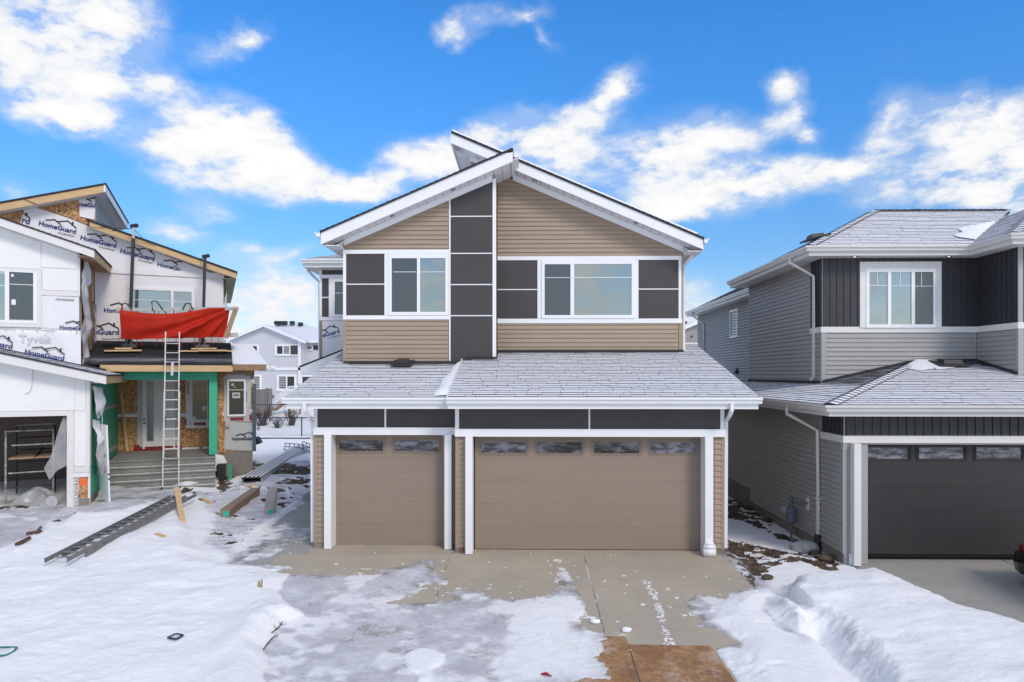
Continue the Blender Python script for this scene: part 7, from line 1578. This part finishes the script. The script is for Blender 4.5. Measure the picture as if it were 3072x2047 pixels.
def heap(u, v):
    a = 2 * math.pi * u; r = v; x = .85 * r * math.cos(a); y = .45 * r * math.sin(a); h = .30 * (1 - r ** 2) * (1 + .5 * math.sin(5 * a + 4 * r)) * (.7 + .5 * abs(math.sin(3 * a)))
    q = LW(L(125, 1485, .75)[0] + x, .75 + y, GZ + .01 + max(0, h)); return q
b.grid(heap, 40, 10); tag(b.build('plastic_heap', M['polyt'], smooth=True), 'crumpled heap of clear plastic on the garage floor', 'plastic sheet', 'plastic sheets in the open garage')
q = L(180, 1490, .6)[0]; b = MB(); b.tube([LW(q - .15, .35, GZ + .16), LW(q + .12, 1.0, GZ + .16)], .16, 14); b.tube([LW(q - .155, .34, GZ + .16), LW(q - .15, .35, GZ + .16)], .05, 8, 0); tag(b.build('plastic_roll', M['poly'], smooth=False), 'thick roll of plastic film standing in the garage doorway', 'roll')
b = MB()
def sheet2(u, v): return LW(.1 + 1.9 * u, .95 - .55 * v + .1 * math.sin(5 * u), gh(LW(.1 + 1.9 * u, .8, 0).x, LW(.1 + 1.9 * u, .8, 0).y) + .30 * (1 - v) * (1 - u * .7) + .05 * abs(math.sin(9 * u + 5 * v)))
b.grid(sheet2, 26, 10); tag(b.build('plastic_sheet', M['polyt'], smooth=True), 'grey plastic sheet spread at the foot of the porch steps', 'plastic sheet')

# ================================================================ beyond the lots
def far_house():
    YH = 62.0; fh = FY(YH); R_ = lambda *q: RX(*q, YH)
    F = thing('pale_house', 'pale two storey house across the back lane with a snowy roof', 'house', (at(800, 1200, YH).x, YH, .6))
    ev = at(800, 1020, YH).z; g0, g1 = at(697, 1000, YH).x, at(903, 1000, YH).x; pk_ = at(797, 977, YH); w1 = at(1060, 1000, YH + 3).x; zg0 = .3
    b = MB(); b.box(g0, YH, zg0, g1, YH + 12, ev); b.prism([(g0, YH, ev), (g1, YH, ev), (pk_.x, YH, pk_.z - .1)], (0, 10, 0)); b.box(g1, YH + 2, zg0, w1, YH + 12, ev); b.box(g0 - 2.5, YH + 3, zg0, g0, YH + 12, ev - .5); b.build('wall', M['farwall'], F)
    o = .55
    b = MB(); z_ = lambda x: pk_.z - abs(x - pk_.x) * (pk_.z - ev) / (g1 - pk_.x)
    for sgn, e in ((-1, g0 - o), (1, g1 + o)):
        b.prism([(pk_.x, YH - .5, pk_.z + .12), (e, YH - .5, z_(e) + .12), (e, YH + 10, z_(e) + .12), (pk_.x, YH + 10, pk_.z + .12)], (0, 0, -.15))
    c0, c1 = at(850, 965, YH + 8), at(885, 965, YH + 8)
    b.prism([(g0 - 1, YH + 4, ev), (w1 + .6, YH + 4, ev), (w1 + .6, YH + 4.1, ev + .1), (g0 - 1, YH + 4.1, ev + .1)], (0, 0, .1))
    rt = at(845, 964, YH + 8).z; a_ = at(815, 1019, YH + 1.5).x; b.prism([(a_, YH + 1.5, ev), (w1 + .6, YH + 1.5, ev), (at(884, 964, YH + 8).x, YH + 8, rt), (at(838, 964, YH + 8).x, YH + 8, rt)], (0, 0, -.12)); b.prism([(a_, YH + 1.5, ev), (at(838, 964, YH + 8).x, YH + 8, rt), (g0 - 1.2, YH + 9, ev)], (0, 0, -.12)); b.prism([(w1 + .6, YH + 1.5, ev), (at(884, 964, YH + 8).x, YH + 8, rt), (w1 + .6, YH + 10, ev)], (0, 0, -.12))
    b.build('roof', M['farroof'], F)
    b = MB()
    for e in (g0 - o, g1 + o): b.prism([(pk_.x, YH - .52, pk_.z + .12), (e, YH - .52, z_(e) + .12), (e, YH - .52, z_(e) - .15), (pk_.x, YH - .52, pk_.z - .15)], (0, .04, 0))
    b.box(g1 + .3, YH + 1.4, ev - .2, w1 + .6, YH + 1.5, ev + .05); b.build('fascia', M['white'], F)
    for u, v in ((828, 970), (841, 970), (853, 970), (875, 970), (831, 983), (900, 974)): p = at(u, v, YH + 6); b = MB(); b.box(p.x - .2, YH + 6, p.z - .15, p.x + .2, YH + 6.4, p.z + .22); b.build('roof_vent', M['blackm'], F)
    def w(o_, ps, gm, yy=YH): window(F, FY(yy), RX(*o_, yy), [RX(*q, yy) for q in ps], M['white'], gm, d=.12, gd=.05)
    w((731, 1034, 778, 1068), [(735, 1039, 752, 1062), (755, 1039, 772, 1062)], ['blinds', 'nglass']); w((825, 1034, 872, 1068), [(832, 1039, 849, 1062), (852, 1039, 869, 1062)], ['nglass', 'blinds'])
    w((831, 1124, 890, 1174), [(838, 1130, 859, 1167), (863, 1130, 884, 1167)], ['blinds', 'nglass']); w((740, 1124, 787, 1170), [(745, 1130, 780, 1167)], ['blinds']); w((901, 1125, 948, 1174), [(908, 1131, 942, 1168)], ['nglass'])
    w((908, 1035, 940, 1052), [(913, 1038.5, 936, 1048)], ['blinds'], YH + 2)
    for q, yy in (((704, 1037, 731.5, 1064), YH), ((872.5, 1037, 901, 1064), YH), ((940, 1037, 965, 1050), YH + 2)): b = MB(); b.slab(FY(yy), *RX(*q, yy), 0, .06); b.build('dark_panel', M['dark'], F)
    trims(F, FY(YH), [RX(703, 1034, 731, 1036.6, YH), RX(703, 1064.4, 731, 1067, YH), RX(872, 1034, 903, 1036.6, YH), RX(872, 1064.4, 903, 1067.4, YH)], M['white'], 0, .12, 'panel_trim')
    b = MB(); b.box(g1 - .25, YH - .1, ev - 4, g1, YH - .0, ev); b.box(g0, YH - .1, at(800, 1108, YH).z - .1, g1 + .6, YH, at(800, 1106, YH).z + .1); b.build('corner_board', M['white'], F)
    for u in (803, 819): p = at(u, 1102, YH - .2); b = MB(); b.box(p.x - .15, YH - .3, p.z - .12, p.x + .15, YH, p.z + .12); b.build('wall_vent', M['white'], F)
    p = at(816, 1190, YH - .2); b = MB(); b.box(p.x - .12, YH - .3, p.z - .12, p.x + .12, YH, p.z + .12); b.build('wall_lamp', M['meter'], F)
    # stair down from the deck: railing and stringer
    SS = thing('back_stair', 'wooden back stair with a white railing leading down from the pale house', 'stairs', (at(850, 1200, 58).x, 58, .5))
    A, C = at(822, 1228, 57), at(868, 1190, 57); b = MB(); b.bar(A, C, 1.0, .35); b.bar(C, at(905, 1190, 57), 1.0, .3); b.build('stringer', M['lumberd'], SS)
    A1, C1 = at(822, 1196, 56.4), at(868, 1160, 56.4); D1 = at(905, 1159, 56.4); b = MB(); b.bar(A1, C1, .08, .08); b.bar(C1, D1, .08, .08); b.build('handrail', M['white'], SS)
    for i in range(13):
        q = A1 + (C1 - A1) * (i / 12) if i < 13 else D1; b = MB(); b.bar(q, q - Vector((0, 0, .88)), .045, .045); b.build('baluster', M['white'], SS)
    for i in range(1, 8): q = C1 + (D1 - C1) * (i / 8); b = MB(); b.bar(q, q - Vector((0, 0, .8)), .045, .045); b.build('baluster', M['white'], SS)
    for u in (868, 900): q = at(u, 1190, 57); b = MB(); b.bar(q, (q.x, q.y, .3), .14, .14); b.build('post', M['lumberd'], SS)
    # taupe privacy fence
    V = thing('privacy_fence', 'solid taupe vinyl fence beside the back of the pale house', 'fence', (at(780, 1230, 56).x, 56, .4))
    xs = [at(u, 1200, 56).x for u in (700, 735, 770, 800)]
    zt_ = [at(u, v, 56).z for u, v in ((700, 1180), (735, 1175), (770, 1172), (800, 1168))]
    for i in range(3):
        n = 4
        for k in range(n):
            xa, xb = xs[i] + (xs[i + 1] - xs[i]) * k / n, xs[i] + (xs[i + 1] - xs[i]) * (k + 1) / n; b = MB(); b.box(xa + .01, 56, .0, xb - .01, 56.05, zt_[i + 1]); b.build('fence_board', M['fence'], V)
    for x, z in zip(xs, zt_): b = MB(); b.box(x - .07, 55.93, 0, x + .07, 56.12, z + .1); b.build('fence_post', M['fence'], V)
    p = at(805, 1166, 56); b = MB(); b.box(p.x - .0, 55.9, 0, p.x + .3, 56.1, p.z); b.build('fence_post', M['fence'], V)
far_house()
def chain_fence(name, label, x0, x1, y, zt_fn, h, post_dx, pm):
    F = thing(name, label, 'fence', ((x0 + x1) / 2, y, zt_fn((x0 + x1) / 2)))
    b = MB(); b.tube([(x0, y, zt_fn(x0) + h), (x1, y, zt_fn(x1) + h)], .035, 6); b.build('top_rail', M['blackm'], F)
    x = x0 + pm
    while x < x1: b = MB(); b.tube([(x, y, zt_fn(x) - .4), (x, y, zt_fn(x) + h + .04)], .04, 6); b.build('fence_post', M['blackm'], F); x += post_dx
    b = MB(); s = .16; n = int((x1 - x0) / s)
    for i in range(-int(h / s), n):
        for sg in (1, -1):
            a0_ = x0 + i * s if sg > 0 else x0 + i * s + h; p0 = [a0_, 0]; p1 = [a0_ + sg * h, h]
            if min(p0[0], p1[0]) < x0 or max(p0[0], p1[0]) > x1: continue
            w = .007; b.add([(p0[0] - w, y, zt_fn(p0[0])), (p0[0] + w, y, zt_fn(p0[0])), (p1[0] + w, y, zt_fn(p1[0]) + h), (p1[0] - w, y, zt_fn(p1[0]) + h)], [(0, 1, 2, 3)])
    tag(b.build('wire_mesh', M['meter'], F), kind='stuff')
xa, xb = at(640, 1300, 46).x, at(1000, 1300, 46).x; zf_ = lambda x: gh(x, 46) - .02
hf = at(850, 1254, 46).z - zf_(at(850, 1254, 46).x)
chain_fence('chain_link_fence', 'black chain link fence across the snow behind the houses, the nearer one', xa, xb, 46, zf_, max(.9, hf), 5.2, at(905, 1300, 46).x - xa)
xa2, xb2 = at(660, 1220, 54).x, at(960, 1220, 54).x; zf2 = lambda x: gh(x, 54) - .02
chain_fence('chain_link_fence', 'farther chain link fence in front of the shrubs and back stair', xa2, xb2, 54, zf2, max(.9, at(850, 1215, 54).z - zf2(at(850, 1215, 54).x)), 4.6, at(809, 1220, 54).x - xa2)
b = MB(); xs_ = np.linspace(at(640, 1312, 44).x, at(1000, 1312, 44).x, 20); b.tube([(x, 44, gh(x, 44) + .03) for x in xs_], .05, 5); tag(b.build('drain_edge', M['blackm']), 'low dark edging line across the snow behind the houses', 'edging')
def shrub(u, v, Y_, n, h, w, lb, seed, m=M['twig']):
    rs = random.Random(seed); p = at(u, v, Y_); z = gh(p.x, Y_); r = thing('bare_shrub', lb, 'shrub', (p.x, Y_, z), None, 'leafless shrubs by the far fence'); b = MB()
    for i in range(n):
        a = rs.uniform(-1, 1); q = Vector((p.x + rs.uniform(-.2, .2) * w, Y_ + rs.uniform(-.3, .3), z)); tp = q + Vector((a * w * .6, rs.uniform(-.4, .4), h * rs.uniform(.6, 1.1))); md = (q + tp) / 2 + Vector((rs.uniform(-.1, .1), 0, 0)); b.tube([q, md, tp], [.03, .02, .008], 4, cap=False)
        for k in range(2): s = q + (tp - q) * rs.uniform(.4, .9); b.tube([s, s + Vector((rs.uniform(-.35, .35), 0, rs.uniform(.1, .4)))], [.014, .005], 3, cap=False)
    b.build('stems', m, r)
shrub(785, 1240, 52, 46, 1.3, 1.5, 'broad dark leafless shrub left of the back stair', 1); shrub(752, 1240, 52, 30, 1.1, 1.0, 'leafless shrub nearest the dark corner post', 4); shrub(833, 1243, 51, 22, .8, .8, 'small leafless shrub in the middle by the back stair', 2); shrub(875, 1240, 52, 34, 1.3, .9, 'leafless brown shrub under the garage gutter', 3)
YS = 60.0
Fb = thing('brown_house', 'brown house glimpsed between the tan house and the grey house', 'house', (at(2075, 1000, YS).x, YS, 0))
b = MB(); a0x, a1x = at(2035, 1000, YS).x, at(2150, 1000, YS).x; pkx = at(2090, 965, YS); evz = at(2045, 990, YS).z
b.box(a0x, YS, 0, a1x, YS + 8, evz - .2); b.prism([(a0x, YS, evz - .2), (a1x, YS, evz - .2), (a1x, YS, pkx.z - .6), (pkx.x, YS, pkx.z - .1)], (0, 6, 0)); b.build('wall', M['farbrown'], Fb)
b = MB(); ta = at(2045, 948, YS + 5); b.prism([(a0x - 2, YS - .4, evz - .7), (pkx.x, YS - .4, pkx.z + .1), (pkx.x, YS + 8, pkx.z + .1), (a0x - 2, YS + 8, evz - .7)], (0, 0, -.12)); b.prism([(pkx.x, YS - .4, pkx.z + .1), (a1x + 2, YS - .4, pkx.z - 1.2), (a1x + 2, YS + 8, pkx.z - 1.2), (pkx.x, YS + 8, pkx.z + .1)], (0, 0, -.12))
tb = at(2068, 948, YS + 6); b.prism([(a0x - 3, YS + 3, evz - .4), (a1x + 2, YS + 3, evz - .4), (tb.x + 1, YS + 6, tb.z), (a0x - 3, YS + 6, tb.z)], (0, .1, -.1)); b.build('roof', M['farroof'], Fb)
b = MB(); b.prism([(a0x - 2, YS - .42, evz - .7), (pkx.x, YS - .42, pkx.z + .1), (pkx.x, YS - .42, pkx.z - .25), (a0x - 2, YS - .42, evz - 1.05)], (0, .03, 0)); b.prism([(pkx.x, YS - .42, pkx.z + .1), (a1x + 2, YS - .42, pkx.z - 1.2), (a1x + 2, YS - .42, pkx.z - 1.55), (pkx.x, YS - .42, pkx.z - .25)], (0, .03, 0)); b.build('fascia', M['white'], Fb)
trims(Fb, FY(YS), [RX(2040, 1029, 2110, 1034, YS)], M['white'], 0, .15, 'band_trim'); trims(Fb, FY(YS), [RX(2063, 1034.5, 2110, 1052, YS)], M['dark'], 0, .1, 'dark_panel'); trims(Fb, FY(YS), [RX(2040, 1034.5, 2062.5, 1043, YS)], M['blinds'], 0, .08, 'window')
for u in (2075, 2097): p = at(u, 1010, YS); b = MB(); b.box(p.x - .07, YS - .1, p.z - .07, p.x + .07, YS, p.z + .07); b.build('wall_vent', M['blackm'], Fb)
p = at(2063, 970, YS - .4); b = MB(); b.bar((p.x - .2, YS + 1, p.z), (p.x + .25, YS + 1, p.z + .2), .3, .18); b.build('roof_vent', M['blackm'], Fb)
